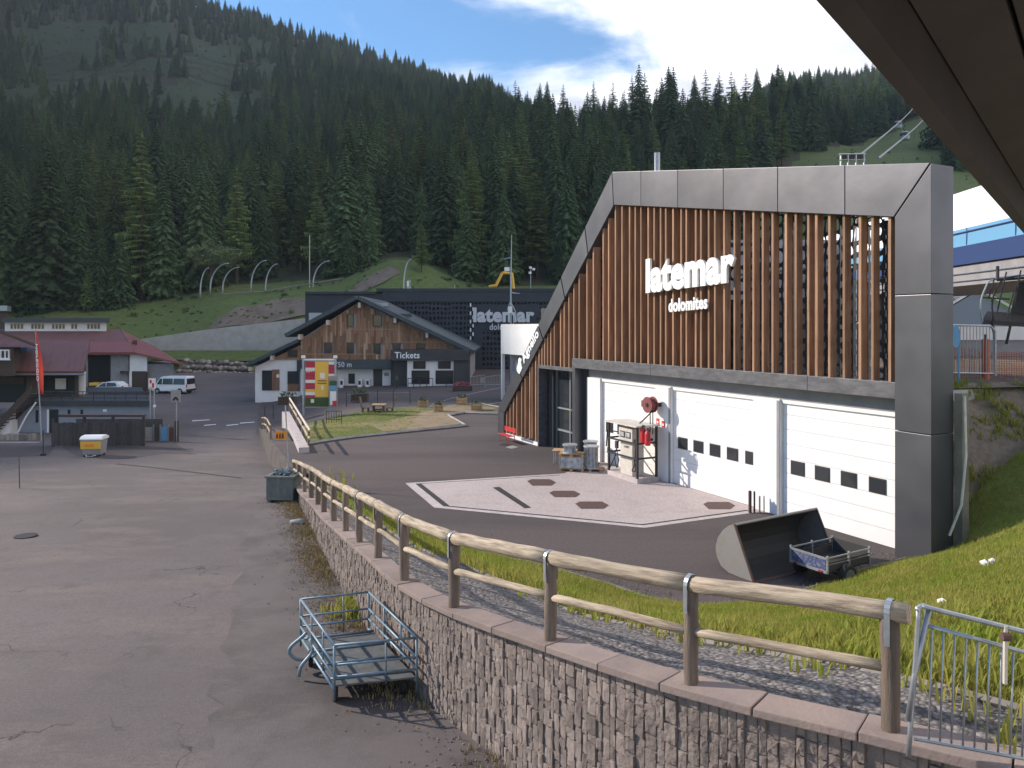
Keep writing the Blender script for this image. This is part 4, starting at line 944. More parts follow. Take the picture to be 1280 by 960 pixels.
# mast with arms between the halls
MY = 88.0
ms = thing('weather_mast', 'tall steel mast with lamp arms and stays beside the dark hall', 'mast', (lx_(638.5, MY), MY, .5))
b = MB(); b.tube([(lx_(638.5, MY), MY, .4), (lx_(638.5, MY), MY, lz_(350, MY)), (lx_(639.5, MY), MY, lz_(293, MY))], [.13, .1, .03], 8); b.build('pole', m_galv, ms, world=True)
b = MB(); b.tube([(lx_(638.5, MY), MY, lz_(322, MY)), (lx_(629, MY), MY, lz_(324, MY))], .08, 6); b.build('arm', m_galv, ms, world=True)
b = MB(); b.tube([(lx_(638.5, MY), MY, lz_(366, MY)), (lx_(650, MY), MY, lz_(367, MY))], [.12, .03], 6); b.build('arm', m_galv, ms, world=True)
part('lamp', m_white, ms, 630.5, 637, 334, 339, MY - .2, .4)
part('cabinet', m_white, ms, 635, 640.5, 383, 391, MY - .3, .5)
b = MB(); b.tube([(lx_(638, MY), MY, lz_(376, MY)), (lx_(645, MY), MY, lz_(391, MY)), (lx_(642, MY), MY, lz_(404, MY)), (lx_(641, MY), MY, .5)], .05, 5); b.tube([(lx_(638, MY), MY, lz_(376, MY)), (lx_(634, MY), MY, lz_(388, MY))], .05, 5); b.build('stay', m_galv, ms, world=True)
ex = thing('excavator', 'yellow excavator boom standing on the slope behind the dark hall', 'excavator', (lx_(634, 116), 116, zhill(lx_(634, 116), 116)))
EY = 116.0
b = MB(); b.tube([(lx_(642, EY), EY, lz_(362, EY)), (lx_(640, EY), EY, lz_(342, EY)), (lx_(628, EY), EY, lz_(341, EY))], .28, 6); b.build('boom', m_yellow, ex, world=True)
b = MB(); b.tube([(lx_(628, EY), EY, lz_(341, EY)), (lx_(620, EY), EY, lz_(357, EY))], .26, 6); b.build('stick', m_yellow, ex, world=True)
b = MB(); b.tube([(lx_(621, EY), EY, lz_(357, EY)), (lx_(611, EY), EY, lz_(358, EY))], [.3, .2], 6); b.build('bucket', m_yellow, ex, world=True)
part('cab', m_yellow, ex, 632, 646, 361, 378, EY - .8, 2.5); part('tracks', m_steel, ex, 630, 650, 378, 392, EY - .9, 2.8)
part('cab_window', m_glass, ex, 634, 640, 362.5, 370, EY - .83, .02)
wsn = thing('wind_sensor', 'short post with three white cups on the dark hall roof', 'sensor', (lx_(663.5, NY), NY + .5, lz_(361, NY)))
b = MB(); b.tube([(lx_(663.5, NY), NY + .5, lz_(362, NY)), (lx_(663.5, NY), NY + .5, lz_(334, NY))], .05, 6); b.build('post', m_galv, wsn, world=True)
for a, t in ((662.5, 341), (663, 334.5), (667, 336.5)):
    b = MB(); b.cyl(P(a, t, NY + .5), (0, 0, 1), .2, .3, 8); b.build('cup', m_white, wsn, world=True)
# white portal block between garage and hall
wb = thing('white_annex', 'white block on a recessed base beside the slanted garage frame', 'annex', tuple(G(626, 497, .5)), GROT)
bl = MB(); bl.box(0, 9, 0, 5, 3.95, 6.6); bl.build('upper_block', m_white, wb, bevel=.01)
bl = MB(); bl.box(.1, 9, .9, 5, -1, 3.94); bl.build('recessed_wall', m_greywall, wb)
bl = MB(); bl.box(0, .22, .02, .3, -1, 3.94); bl.build('column', m_white, wb)
bl = MB(); bl.box(2.6, 4.2, .82, .899, 1.9, 3.4); bl.build('window', m_glass, wb)

# ------------------------------------------------------------------ chalet complex on the lower left
SK = 0.56
ch = thing('chalet', 'low alpine chalet with maroon sheet roof and dark timber front', 'chalet', (lx_(50, 62), 62, .7))
Y1 = 62.0
part('wall', m_greenwood, ch, -60, 105, 462, 503, Y1 + .6, 8)
part('wall_panel', m_brown, ch, 0, 30, 471, 480, Y1 + .5, .08)
part('pillar', m_brown, ch, 33, 47, 468, 500, Y1 - .2, .3)
window(ch, 68, 84, 472, 487.5, Y1 + .55, m_greenwood, m_beige)
part('pillar', m_brown, ch, 93.5, 98, 468, 502, Y1 - .2, .3)
part('white_corner', m_white, ch, 98.3, 106, 467, 500, Y1 + .3, 3)
def roofslab(name, mat, par, pts, th=.25):
    pts = [Vector(p) for p in pts]; n = (pts[1] - pts[0]).cross(pts[-1] - pts[0]).normalized(); n = n if n.z > 0 else -n
    b = MB(); k = len(pts); vs = [p for p in pts] + [p + n * th for p in pts]
    b.add(vs, [tuple(range(k)), tuple(range(2 * k - 1, k - 1, -1))] + [(i, (i + 1) % k, k + (i + 1) % k, k + i) for i in range(k)])
    return b.build(name, mat, par, world=True)
er, rg = Y1 - 1.0, Y1 + 6.5
rf = roofslab('roof', m_maroon, ch, [P(-80, 467, er), P(104, 467.5, er), P(113, 429, rg), P(-80, 429, rg)])
roofslab('roof_back', m_maroon, ch, [P(-80, 429, rg), P(113, 429, rg), P(108, 447, rg + 6), P(-80, 447, rg + 6)])
for k in range(14):                                    # standing seams
    t0 = P(lerp(-2, 100, k / 13), 467, er); t1 = P(lerp(4, 109, k / 13), 429, rg); b = MB(); b.tube([t0 + Vector((0, 0, .255)), t1 + Vector((0, 0, .255))], .016, 4); o = b.build('seam', m_maroon, ch, world=True)
b = MB(); b.tube([P(-80, 468, er - .1), P(105, 468, er - .1)], .09, 6); b.build('gutter', m_galv, ch, world=True)
p = P(31, 439, Y1 + 4); b = MB(); b.box(p.x - .5, p.x + .5, p.y - .5, p.y + .5, p.z - .1, p.z + .35); b.build('skylight', m_glassblue, ch, world=True)
# gable dormer at the left edge
dg_ = thing('gable_house', 'brown timber gable with white framed window beside the maroon roof', 'house', (lx_(-20, 58.5), 59, 3))
part('wall', m_brown, dg_, -60, 17, 436, 470, 59.0, 5)
roofslab('roof', m_brown, dg_, [P(-22, 408, 58), P(42, 433, 58), P(46, 433, 66), P(-22, 408, 66)], .2)
window(dg_, -4, 12, 437, 449, 58.95, m_white, m_glass, .10, 2)
part('window_sill', m_white, dg_, -5, 13, 449.2, 450.4, 58.75, .2)
# terrace deck storey with blue-grey wall, railing and stairs
tr = thing('terrace_storey', 'blue-grey lower storey with dark railed terrace on top', 'terrace', (lx_(110, 58), 58, -1.7))
part('wall', m_bluewall, tr, 22, 187, 507.5, 552, 58.0, 9)
part('deck', m_darkmetal, tr, 20, 187.5, 501, 507.4, 57.6, 13)
part('door', m_greenwood, tr, 61.5, 73, 512, 545, 57.95, .05); part('door_frame', m_white, tr, 58.5, 61.3, 512, 546, 57.9, .1)
part('window', m_glass, tr, 44.5, 47.8, 512.5, 528, 57.95, .06)
for a in (84.5, 100.5): part('window', m_glass, tr, a, a + 3.4, 512, 518, 57.95, .06)
part('lamp_plate', m_white, tr, 128.5, 133.5, 511.5, 515, 57.95, .05)
for k in range(12):
    part('baluster', m_fencewood, tr, 36 + k * 13.4, 37 + k * 13.4, 489, 501, 57.7, .06)
for t in (489.2, 493, 497): part('rail', m_fencewood, tr, 34, 187, t, t + .9, 57.65, .05)
part('mesh_panel', m_fencewood, tr, 110, 187, 490.4, 492.6, 57.72, .02)
sr = thing('staircase', 'brown timber stair climbing to the terrace beside the chalet', 'stairs', (lx_(10, 56.5), 56.5, -1.6))
a, c = P(-14, 549, 56.5), P(39, 493, 56.5); dv = Vector((0, 0, .7))
for yy, nm in ((0, 'stringer'), (1.2, 'stringer')):
    b = MB(); o_ = Vector((0, yy, 0)); b.hexa([a + o_, a + o_ + Vector((0, .08, 0)), c + o_ + Vector((0, .08, 0)), c + o_, a + o_ + dv, a + o_ + dv + Vector((0, .08, 0)), c + o_ + dv + Vector((0, .08, 0)), c + o_ + dv]); b.build(nm, m_brown, sr, world=True)
for k in range(14):
    q = a.lerp(c, (k + .5) / 14); b = MB(); b.box(q.x - .15, q.x + .15, 56.58, 57.7, q.z + .12, q.z + .17); b.build('tread', m_brown, sr, world=True)
b = MB(); b.hexa([Vector((a.x - 1.5, 57, -1.75)), Vector((c.x - 2, 57, -1.75)), Vector((c.x - 2, 57.9, -1.75)), Vector((a.x - 1.5, 57.9, -1.75)), Vector((a.x - 1.5, 57, a.z)), Vector((c.x - 2, 57, c.z - 1.3)), Vector((c.x - 2, 57.9, c.z - 1.3)), Vector((a.x - 1.5, 57.9, a.z))]); b.build('side_wall', m_white, sr, world=True)
b = MB(); b.tube([P(20, 545, 56.3), P(33, 520, 56.3), P(45, 503, 56.3)], .06, 5); b.build('handrail', m_white, sr, world=True)
# long red-roofed building
lb_ = thing('long_house', 'long building with red sheet roof and white clerestory windows', 'building', (lx_(120, 97), 97, -1.6))
Y2 = 97.0
part('wall', m_greywall, lb_, 100, 164, 440, 497, Y2 + .5, 14)
part('dark_bay', m_navydark, lb_, 110, 138, 444, 492, Y2 + .3, .3)
part('wall_panel', m_greywall, lb_, 138.5, 160, 444, 492, Y2 + .32, .2)
part('awning', m_brown, lb_, 150, 161, 464, 467, Y2 - .4, .7)
part('gable_wall', m_white, lb_, 162.5, 184, 442, 465, Y2 - .2, .8); part('garage_gate', m_brown, lb_, 165, 183.5, 464, 489, Y2 - .25, .5); part('post', m_white, lb_, 161.5, 164.8, 464, 490, Y2 - .26, .5)
part('wing_wall', m_greywall, lb_, 184, 217, 455, 492, Y2 + .4, 8)
RG = Y2 + 11
roofslab('roof', m_maroon, lb_, [P(-80, 443, Y2 - 1), P(168, 443, Y2 - 1), P(150, 413.5, RG), P(-80, 413.5, RG)])
roofslab('roof', m_redroof, lb_, [P(168, 442.6, Y2 - 1.2), P(226, 456, Y2 - 1.2), P(196, 437, RG), P(150, 413.5, RG)])
roofslab('eave_strip', m_redroof, lb_, [P(113, 443.2, Y2 - 1.25), P(168, 443.2, Y2 - 1.25), P(163, 430, Y2 + 3.5), P(113, 430, Y2 + 3.5)], .33)
part('clerestory', m_white, lb_, 6, 133, 403, 414, RG - 1.5, 3)
part('clerestory_roof', m_slate, lb_, 3, 137, 397.5, 403, RG - 2.5, 6)
for a, n_ in ((13, 4), (39, 4), (65, 4), (89, 2), (109, 4)):
    for k in range(n_): part('window', m_glass, lb_, a + k * 4.3, a + k * 4.3 + 3.0, 405, 411, RG - 1.55, .06)
for a, t0, t1 in ((168.5, 425.5, 440), (101, 420, 430)): part('chimney', m_brown, lb_, a - 2.6, a + 2.8, t0, t1, Y2 + 3.2 if a > 150 else Y2 + 7.2, 1)
for k in range(30):
    part('snow_guard', m_brown, lb_, 50 + k * 3.6, 51.6 + k * 3.6, 425, 427, Y2 + 5.6, .3) if k < 30 and not 97 < 50 + k * 3.6 < 105 else None
fh = thing('far_hut', 'small grey roofed hut peeping over the chalet roofs', 'hut', (lx_(0, 118), 118, 4))
part('wall', m_brown, fh, -30, 6, 389, 420, 118, 4); part('roof', m_galv, fh, -34, 9, 382, 388.6, 117.5, 5)

SK = 0.0
# ------------------------------------------------------------------ hillside walls and masts
cw = thing('slope_wall', 'long grey concrete retaining wall on the grass slope', 'wall', (lx_(280, 126), 126, 2))
top = [(176, 424), (230, 416), (270, 410.5), (320, 405), (352, 401), (392, 397)]; bot = [(176, 446), (230, 442), (270, 441), (320, 440), (352, 440), (392, 440)]
for i in range(len(top) - 1):
    Ya, Yb = 124 + .3 * i, 124 + .3 * (i + 1)
    q = [P(*bot[i], Ya), P(*bot[i + 1], Yb), P(*top[i + 1], Yb), P(*top[i], Ya)]
    b = MB(); o_ = Vector((0, .6, 0)); b.hexa([q[0], q[1], q[1] + o_, q[0] + o_, q[3], q[2], q[2] + o_, q[3] + o_]); b.build('wall_panel', m_conc, cw, world=True)
def boulder_mesh(k):
    rr = random.Random(k + 900); bm = bmesh.new(); bmesh.ops.create_icosphere(bm, subdivisions=2, radius=1)
    for v in bm.verts: v.co *= 1 + .28 * noise.noise(v.co * 1.3 + Vector((k * 7, 0, 0))); v.co.z *= .8
    me = bpy.data.meshes.new('boulder'); bm.to_mesh(me); bm.free(); me.materials.append(m_boulder); return me
BM_ = [boulder_mesh(k) for k in range(5)]
rw_ = thing('boulder_wall', 'dry wall of big pale boulders at the road bend', 'boulder wall', (lx_(272, 119), 119, 0))
rr = random.Random(31); bwi = rw_.matrix_basis.inverted()
for row, (y_, n_) in enumerate(((466.5, 15), (459.5, 15), (453, 12))):
    for k in range(n_):
        px = lerp(226 + row * 3, 312 - row * 1, k / (n_ - 1)) + rr.uniform(-1.5, 1.5); yy = y_ + (px - 270) * .035 + rr.uniform(-1, 1)
        p = P(px, yy, 117 + row * .7); r_ = rr.uniform(.38, .58)
        o = bpy.data.objects.new('boulder', BM_[rr.randrange(5)]); C.objects.link(o); o.parent = rw_
        o.matrix_basis = bwi @ Matrix.Translation(p) @ Matrix.Rotation(rr.uniform(0, 6), 4, 'Z') @ Matrix.Diagonal((r_ * 1.2, r_, r_, 1))
b = MB(); q = [P(222, 470, 118.4), P(316, 473, 118.4), P(314, 450, 120.4), P(226, 448, 120.4)]; b.add(q, [(0, 1, 2, 3)]); b.build('earth_fill', m_earth, rw_, world=True)
sheet('verge', [(lx_(196, 121), 120.2), (lx_(330, 119), 119.2), (lx_(340, 124), 124.0), (lx_(190, 124), 124.0)], lambda x, y: lerp(lz_(451, 119.5), lz_(438, 124), min(1, max(0, (y - 119.5) / 4.5))), m_hill, 2)
ARCH = [(250.5, 365, 236, 335, 1), (263, 360, 286, 329, 0), (278.5, 361, 299, 334, 0), (314, 358, 333, 325.5, 0), (332, 360, 347, 330, 0), (391.5, 356, 412, 326, 0), (504.5, 360, 514, 324, 0)]
for i, (px, pb_, pt, yt, _) in enumerate(ARCH):
    Z = 150.0 if i < 6 else 132.0
    if i == 0: pt = 261
    pts = []
    for k in range(11):
        w = math.pi / 2 * k / 10; pts.append(P(px + (pt - px) * (1 - math.cos(w)), pb_ - (pb_ - yt) * math.sin(w) , Z))
    pts = [pts[0] - Vector((0, 0, 1.8))] + pts
    b = MB(); b.tube(pts, [.17] * 4 + [.14] * 4 + [.10] * 4, 7)
    tag(b.build('curved_mast', m_galv, smooth=True), 'curved grey snow lance mast on the grass slope' if i < 6 else 'curved grey snow lance mast standing behind the lodge ridge', 'mast', 'curved masts on the slope' if i < 6 else None)
b = MB(); p = P(387, 352, 150); b.tube([p - Vector((0, 0, 2)), P(387, 294, 150)], .09, 6); tag(b.build('thin_mast', m_galv), 'straight thin pole rising beside the curved masts', 'pole')
b = MB(); q = [P(275, 367, 146), P(330, 363.5, 147), P(392, 353, 148.5), P(430, 347, 150)]; b.tube([p - Vector((0, 0, .12)) for p in q], .11, 4); b.build('track_edge', m_edging, kind='structure')
# avalanche fences on the open slope
AV = [(60, 130, 66), (110, 200, 72), (150, 240, 55), (205, 325, 63), (190, 300, 52), (50, 105, 48), (120, 190, 84), (215, 300, 75), (55, 110, 86), (188, 250, 90), (190, 220, 99), (230, 330, 42)]
for i, (a, c, yy) in enumerate(AV):
    Z = float(np.interp(yy, [30, 100], [720, 570])); b = MB(); n_ = int((c - a) / 2.2)
    for k in range(n_ + 1):
        px = lerp(a, c, k / n_); x = lx_(px, Z); z = zhill(x, Z); b.box(x - .35, x + .35, Z, Z + .25, z - .5, z + 2.8)
    tag(b.build('avalanche_fence', m_fencewood), 'row of grey snow barriers across the open upper slope', 'snow barrier', 'avalanche barriers')

# ------------------------------------------------------------------ trees
def conifer(k, kind):
    rr = random.Random(1000 + k * 13 + (0 if kind == 's' else 500)); b = MB(); H = 1.0
    n = 40 if kind == 's' else 30; prof = rr.uniform(.155, .20) if kind == 's' else rr.uniform(.15, .185)
    for i in range(n):
        t = i / (n - 1); z = lerp(.07 if kind == 's' else .16, .975, t ** .92)
        r = prof * (1 - t) ** .80 * rr.uniform(.82, 1.15) + .010
        if t < .12: r *= .75 + 2 * t
        nb_ = max(4, int((12 if kind == 's' else 9) * (1 - t * .55)))
        a0 = rr.uniform(0, 6.3)
        for j in range(nb_):
            if kind == 'l' and rr.random() < .22: continue
            a = a0 + 6.283 * j / nb_ + rr.uniform(-.25, .25); rl = r * rr.uniform(.7, 1.15); dz = -rl * rr.uniform(.25, .55) if kind == 's' else -rl * rr.uniform(-.1, .25)
            ca_, sa_ = math.cos(a), math.sin(a); ns = 6
            for s_ in range(ns):                      # needle sprays: a few crossing leaf faces along the branch
                u0, u1 = s_ / ns, (s_ + 1.25) / ns; wd = rl * .22 * (1 - .45 * u0) * rr.uniform(.7, 1.25) + .004
                def pt(u, side, drop): 
                    rad = rl * u; return (ca_ * rad - sa_ * side, sa_ * rad + ca_ * side, z + dz * u ** 1.5 - drop)
                dp = rl * .17 * rr.uniform(.5, 1.3)
                b.add([pt(u0, 0, -.002), pt((u0 + u1) / 2, wd, dp * .6), pt(u1, 0, dp * .15), pt((u0 + u1) / 2, -wd, dp * .6)], [(0, 1, 2), (0, 2, 3)])
                b.add([pt(u0, 0, 0), pt(u1, 0, 0), pt((u0 + u1) / 2, rr.uniform(-.3, .3) * wd, dp * 1.5 + .004)], [(0, 1, 2)])
    b.add([(.006, 0, .95), (-.004, .006, .95), (-.004, -.006, .95), (0, 0, 1.0)], [(0, 1, 3), (1, 2, 3), (2, 0, 3)])
    cr_ = b
    tb = MB(); tb.tube([(0, 0, -.03), (0, 0, .3), (0, 0, .92)], [.016, .011, .002], 6)
    return cr_, tb
KINDS = []
for kind, cnt, mt in (('s', 4, m_spruce), ('l', 2, m_larch)):
    for k in range(cnt):
        cb, tb = conifer(k, kind); oc = cb.build('crown', mt, fix=False); ot = tb.build('trunk', m_bark)
        full = bpy.data.meshes.new('conifer'); jb = MB(); jb.v = cb.v + tb.v; jb.f = cb.f + [tuple(i + len(cb.v) for i in f) for f in tb.f]
        full.from_pydata(jb.v, [], jb.f); full.materials.append(mt); full.materials.append(m_bark)
        nf = len(cb.f)
        for p in full.polygons: p.material_index = 0 if p.index < nf else 1
        KINDS.append((kind, oc.data, ot.data, full)); bpy.data.objects.remove(oc); bpy.data.objects.remove(ot)
rt_ = random.Random(77); spots = []
def density(y): return 7.8 if y < 230 else (8.2 if y < 400 else 9.0 if y < 650 else 10.5)
Z = 150.0
while Z < 960:
    dd = density(Z); c = -130.0; dc = dd / Z * F
    while c < 1420:
        cc = c + rt_.uniform(-.45, .45) * dc; y = Z + rt_.uniform(-.45, .45) * dd; x = (cc - 640) / F * y; c += dc
        if not wooded(x, y): 
            continue
        if y > 460 and cc > 690 and cc < 950: continue
        zg = zhill(x, y); h = (rt_.uniform(25, 40) if rt_.random() < .8 else rt_.uniform(9, 20)) * (1 if y < 330 else .85) * (0.82 + .35 * noise.noise(Vector((x * .03, y * .03, 2)))) * (1 if y < 450 else .8)
        if 690 < cc < 965 and y > 300: h = rt_.uniform(7, 15)
        spots.append([x, y, zg, h, rt_.random() * 6.28, rt_.choice([0, 1, 2, 3, 0, 1, 2, 3, 4, 5, 4]) if not (690 < cc < 960 and y > 290) else rt_.choice([0, 1, 2, 4, 5, 4])])
    Z += dd
# hand-placed trees at the wood's edge: pixel of base, distance, pixel of top
for (px, yb, Zz, yt, kd) in ((60, 392, 152, 175, 0), (8, 392, 152, 215, 1), (205, 375, 160, 205, 2), (250, 370, 164, 200, 3), (150, 385, 152, 285, 0), (125, 388, 151, 272, 1), (630, 352, 152, 228, 2), (435, 352, 158, 278, 3), (462, 345, 162, 255, 0), (585, 352, 156, 255, 1), (527, 352, 146, 268, 5), (110, 384, 149, 330, 4),
        (742, 150, 345, 100, 4), (790, 145, 350, 92, 5), (704, 150, 345, 103, 4), (826, 148, 350, 110, 5), (868, 148, 350, 92, 0), (899, 148, 350, 88, 5), (946, 145, 350, 83, 0), (762, 150, 345, 118, 5), (918, 148, 350, 97, 4), (845, 150, 348, 112, 4), (1030, 192, 300, 166, 0), (1192, 235, 245, 130, 1), (1210, 235, 245, 120, 2), (1226, 235, 250, 140, 3)):
    x = lx_(px, Zz); zg = zhill(x, Zz); h = lz_(yt, Zz) - zg; spots.append([x, Zz, zg, max(4, h), rt_.random() * 6, kd])
spots.sort(key=lambda s: -s[3] / s[1])
inframe = [s for s in spots if -40 < 640 + F * s[0] / s[1] < 1240]
near = inframe[:300]; ids = set(id(s) for s in near); rest = [s for s in spots if id(s) not in ids]
for s in near:
    kd, cm_, tm_, fm_ = KINDS[s[5]]
    o = bpy.data.objects.new('spruce_tree' if kd == 's' else 'larch_tree', None); C.objects.link(o)
    wsc = s[3] * rt_.uniform(.88, 1.12)
    o.matrix_basis = Matrix.Translation((s[0], s[1], s[2] - .3)) @ Matrix.Rotation(s[4], 4, 'Z') @ Matrix.Diagonal((wsc, wsc, s[3], 1))
    tag(o, 'dark green spruce standing in the hillside forest' if kd == 's' else 'lighter feathery larch standing among the forest spruces', 'tree', 'hillside spruces' if kd == 's' else 'hillside larches')
    for nm, me in (('crown', cm_), ('trunk', tm_)):
        c_ = bpy.data.objects.new(nm, me); C.objects.link(c_); c_.parent = o
def scatter(name, rows, meshes, label=None):
    """one stuff object: points carrying scale, turn and kind, filled with tree meshes by geometry nodes"""
    me = bpy.data.meshes.new(name); me.from_pydata([(s[0], s[1], s[2] - .3) for s in rows], [], [])
    at = me.attributes.new('sc', 'FLOAT_VECTOR', 'POINT'); at.data.foreach_set('vector', [v for s in rows for v in (s[3], s[3], s[3])])
    at = me.attributes.new('rz', 'FLOAT_VECTOR', 'POINT'); at.data.foreach_set('vector', [v for s in rows for v in (0, 0, s[4])])
    at = me.attributes.new('kd', 'INT', 'POINT'); at.data.foreach_set('value', [s[5] for s in rows])
    o = bpy.data.objects.new(name, me); C.objects.link(o)
    ng = bpy.data.node_groups.new(name, 'GeometryNodeTree'); ng.interface.new_socket('Geometry', in_out='INPUT', socket_type='NodeSocketGeometry'); ng.interface.new_socket('Geometry', in_out='OUTPUT', socket_type='NodeSocketGeometry')
    N = ng.nodes.new; L = ng.links.new; gi = N('NodeGroupInput'); go = N('NodeGroupOutput'); jn = N('GeometryNodeJoinGeometry')
    def attr(nm, ty):
        a = N('GeometryNodeInputNamedAttribute'); a.data_type = ty; a.inputs['Name'].default_value = nm; return a.outputs['Attribute']
    for i, m_ in enumerate(meshes):
        src = bpy.data.objects.new('source_' + name, m_)
        oi = N('GeometryNodeObjectInfo'); oi.inputs['Object'].default_value = src; oi.inputs['As Instance'].default_value = True
        ip = N('GeometryNodeInstanceOnPoints'); cp = N('FunctionNodeCompare'); cp.data_type = 'INT'; cp.operation = 'EQUAL'; cp.inputs[3].default_value = i
        L(attr('kd', 'INT'), cp.inputs[2]); L(cp.outputs[0], ip.inputs['Selection']); L(gi.outputs[0], ip.inputs['Points']); L(oi.outputs['Geometry'], ip.inputs['Instance'])
        er_ = N('FunctionNodeEulerToRotation'); L(attr('rz', 'FLOAT_VECTOR'), er_.inputs[0]); L(er_.outputs[0], ip.inputs['Rotation']); L(attr('sc', 'FLOAT_VECTOR'), ip.inputs['Scale'])
        L(ip.outputs[0], jn.inputs[0])
    L(jn.outputs[0], go.inputs[0]); md = o.modifiers.new('scatter', 'NODES'); md.node_group = ng; o['kind'] = 'stuff'; return o
tag(scatter('forest', rest, [k[3] for k in KINDS]), 'dense dark conifer forest covering the mountainside', 'forest')
rr = random.Random(61); tuft = []
for j in range(2):
    tm = MB()
    for k in range(46):
        a, e = rr.uniform(0, 6.28), rr.uniform(.1, 1.4); c_ = Vector((math.cos(a) * math.cos(e), math.sin(a) * math.cos(e), math.sin(e) * .8)) * rr.uniform(.3, 1) * .5
        d1_ = Vector((rr.uniform(-1, 1), rr.uniform(-1, 1), rr.uniform(-.2, 1))).normalized() * .2; d2_ = Vector((rr.uniform(-1, 1), rr.uniform(-1, 1), rr.uniform(-.2, 1))).normalized() * .14
        tm.add([c_, c_ + d1_, c_ + d1_ + d2_, c_ + d2_], [(0, 1, 2, 3)])
    o = tm.build('tuft', (m_decid, m_larch)[j], fix=False); tuft.append(o.data); bpy.data.objects.remove(o)
rows = []
for k in range(5200):
    y = 120 + 300 * rr.random() ** 1.8; c = rr.uniform(-60, 1300); x = (c - 640) / F * y
    if wooded(x, y) or 176 < c < 400 and y < 131: continue
    if noise.noise(Vector((x * .08, y * .08, 2))) < -.05: continue
    rows.append([x, y, zhill(x, y) + .3, rr.uniform(.3, .9) * (1 if rr.random() < .85 else 2.2), rr.uniform(0, 6), rr.randrange(2)])
for k in range(900):
    y = rr.uniform(455, 850); c = rr.uniform(-60, 340); x = (c - 640) / F * y
    if not wooded(x, y): rows.append([x, y, zhill(x, y) + .2, rr.uniform(1.2, 3.6), rr.uniform(0, 6), 0])
tag(scatter('meadow_scrub', rows, tuft), 'low scrub and tall herbs dotting the hillside meadow', 'scrub')
# broadleaf bush at the wood edge
bt = thing('broadleaf_tree', 'rounded pale green broadleaf tree at the edge of the spruces', 'tree', P(263, 352, 158))
rr = random.Random(5); b = MB()
for k in range(2600):
    a, e, r_ = rr.uniform(0, 6.28), math.asin(rr.uniform(-.5, 1)), rr.uniform(.55, 1) ** .5
    lob = 1 + .25 * math.sin(3 * a + 1) + .2 * math.sin(5 * e); c_ = Vector((4.6 * r_ * math.cos(a) * math.cos(e) * lob, 3.6 * r_ * math.sin(a) * math.cos(e) * lob, 5.0 + 3.6 * r_ * math.sin(e) * lob))
    s_ = rr.uniform(.18, .38); d1_ = Vector((rr.uniform(-1, 1), rr.uniform(-1, 1), rr.uniform(-1, 1))).normalized() * s_; d2_ = Vector((rr.uniform(-1, 1), rr.uniform(-1, 1), rr.uniform(-1, 1))).normalized() * s_
    b.add([c_, c_ + d1_, c_ + d1_ + d2_, c_ + d2_], [(0, 1, 2, 3)])
b.build('crown', m_decid, bt, fix=False)
b = MB(); b.tube([(0, 0, -1), (0.1, 0, 2), (.3, 0, 5.5)], [.25, .2, .08], 7)
for k in range(5): b.tube([(0.1, 0, 1.6 + k * .3), (2.2 * math.cos(k * 1.3), 2.2 * math.sin(k * 1.3), 4.6)], [.1, .03], 5)
b.build('trunk', m_bark, bt)

# ------------------------------------------------------------------ vehicles
def wheel(par, x, y, z, r, w):
    b = MB(); b.cyl((x, y, z), (0, 1, 0), r, w, 20); t = b.build('wheel', m_tyre, par, bevel=.02)
    b = MB(); b.cyl((x, y + (w / 2 + .005) * (1 if y > 0 else -1), z), (0, 1, 0), r * .62, .02, 16); b.build('rim', m_rim, t)
def vehicle(name, label, cat, loc, rz, prof, belt, wid, wheels, glass, mat, wr):
    v = thing(name, label, cat, loc, rz)
    b = MB(); n = len(prof); secs = [(-wid / 2, .90), (-wid / 2 + .06, 1.0), (wid / 2 - .06, 1.0), (wid / 2, .90)]
    # body: side profile lofted across the width, the top pulled in (tumblehome)
    vs = []
    for yk, (y, f) in enumerate(secs):
        for (x, z) in prof:
            ins = 0.14 * max(0, (z - belt)) * (1 if y < 0 else -1)
            cz = .75; cx = 0
            vs.append((x * (1 if f == 1 else .985), y + ins, cz + (z - cz) * (1 if f == 1 else .97)))
    fs = []
    for k in range(3):
        for i in range(n): fs.append((k * n + i, k * n + (i + 1) % n, (k + 1) * n + (i + 1) % n, (k + 1) * n + i))
    fs += [tuple(range(n))[::-1], tuple(3 * n + i for i in range(n))]
    b.add(vs, fs); b.build('body', mat, v)
    for nm, quad in glass:
        for s in (-1, 1):
            b = MB(); pts = [(x, s * (wid / 2 - .14 * max(0, z - belt) + .006), z) for x, z in quad]; k = len(pts)
            b.add(pts + [(p[0], p[1] - s * .03, p[2]) for p in pts], [tuple(range(k)), tuple(range(2 * k - 1, k - 1, -1))] + [(i, (i + 1) % k, k + (i + 1) % k, k + i) for i in range(k)]); b.build(nm, m_glass, v)
    for x in wheels:
        for s in (-1, 1):
            wheel(v, x, s * (wid / 2 - .08), wr, wr, .22)
            b = MB(); b.cyl((x, s * (wid / 2 - .004), wr + .02), (0, 1, 0), wr * 1.16, .02, 18); b.build('wheel_arch', m_steel, v)
    return v
van_p = [(-2.5, .35), (2.35, .35), (2.5, .55), (2.48, 1.0), (2.0, 1.22), (1.35, 2.05), (1.0, 2.22), (-2.3, 2.25), (-2.48, 2.1), (-2.52, .9)]
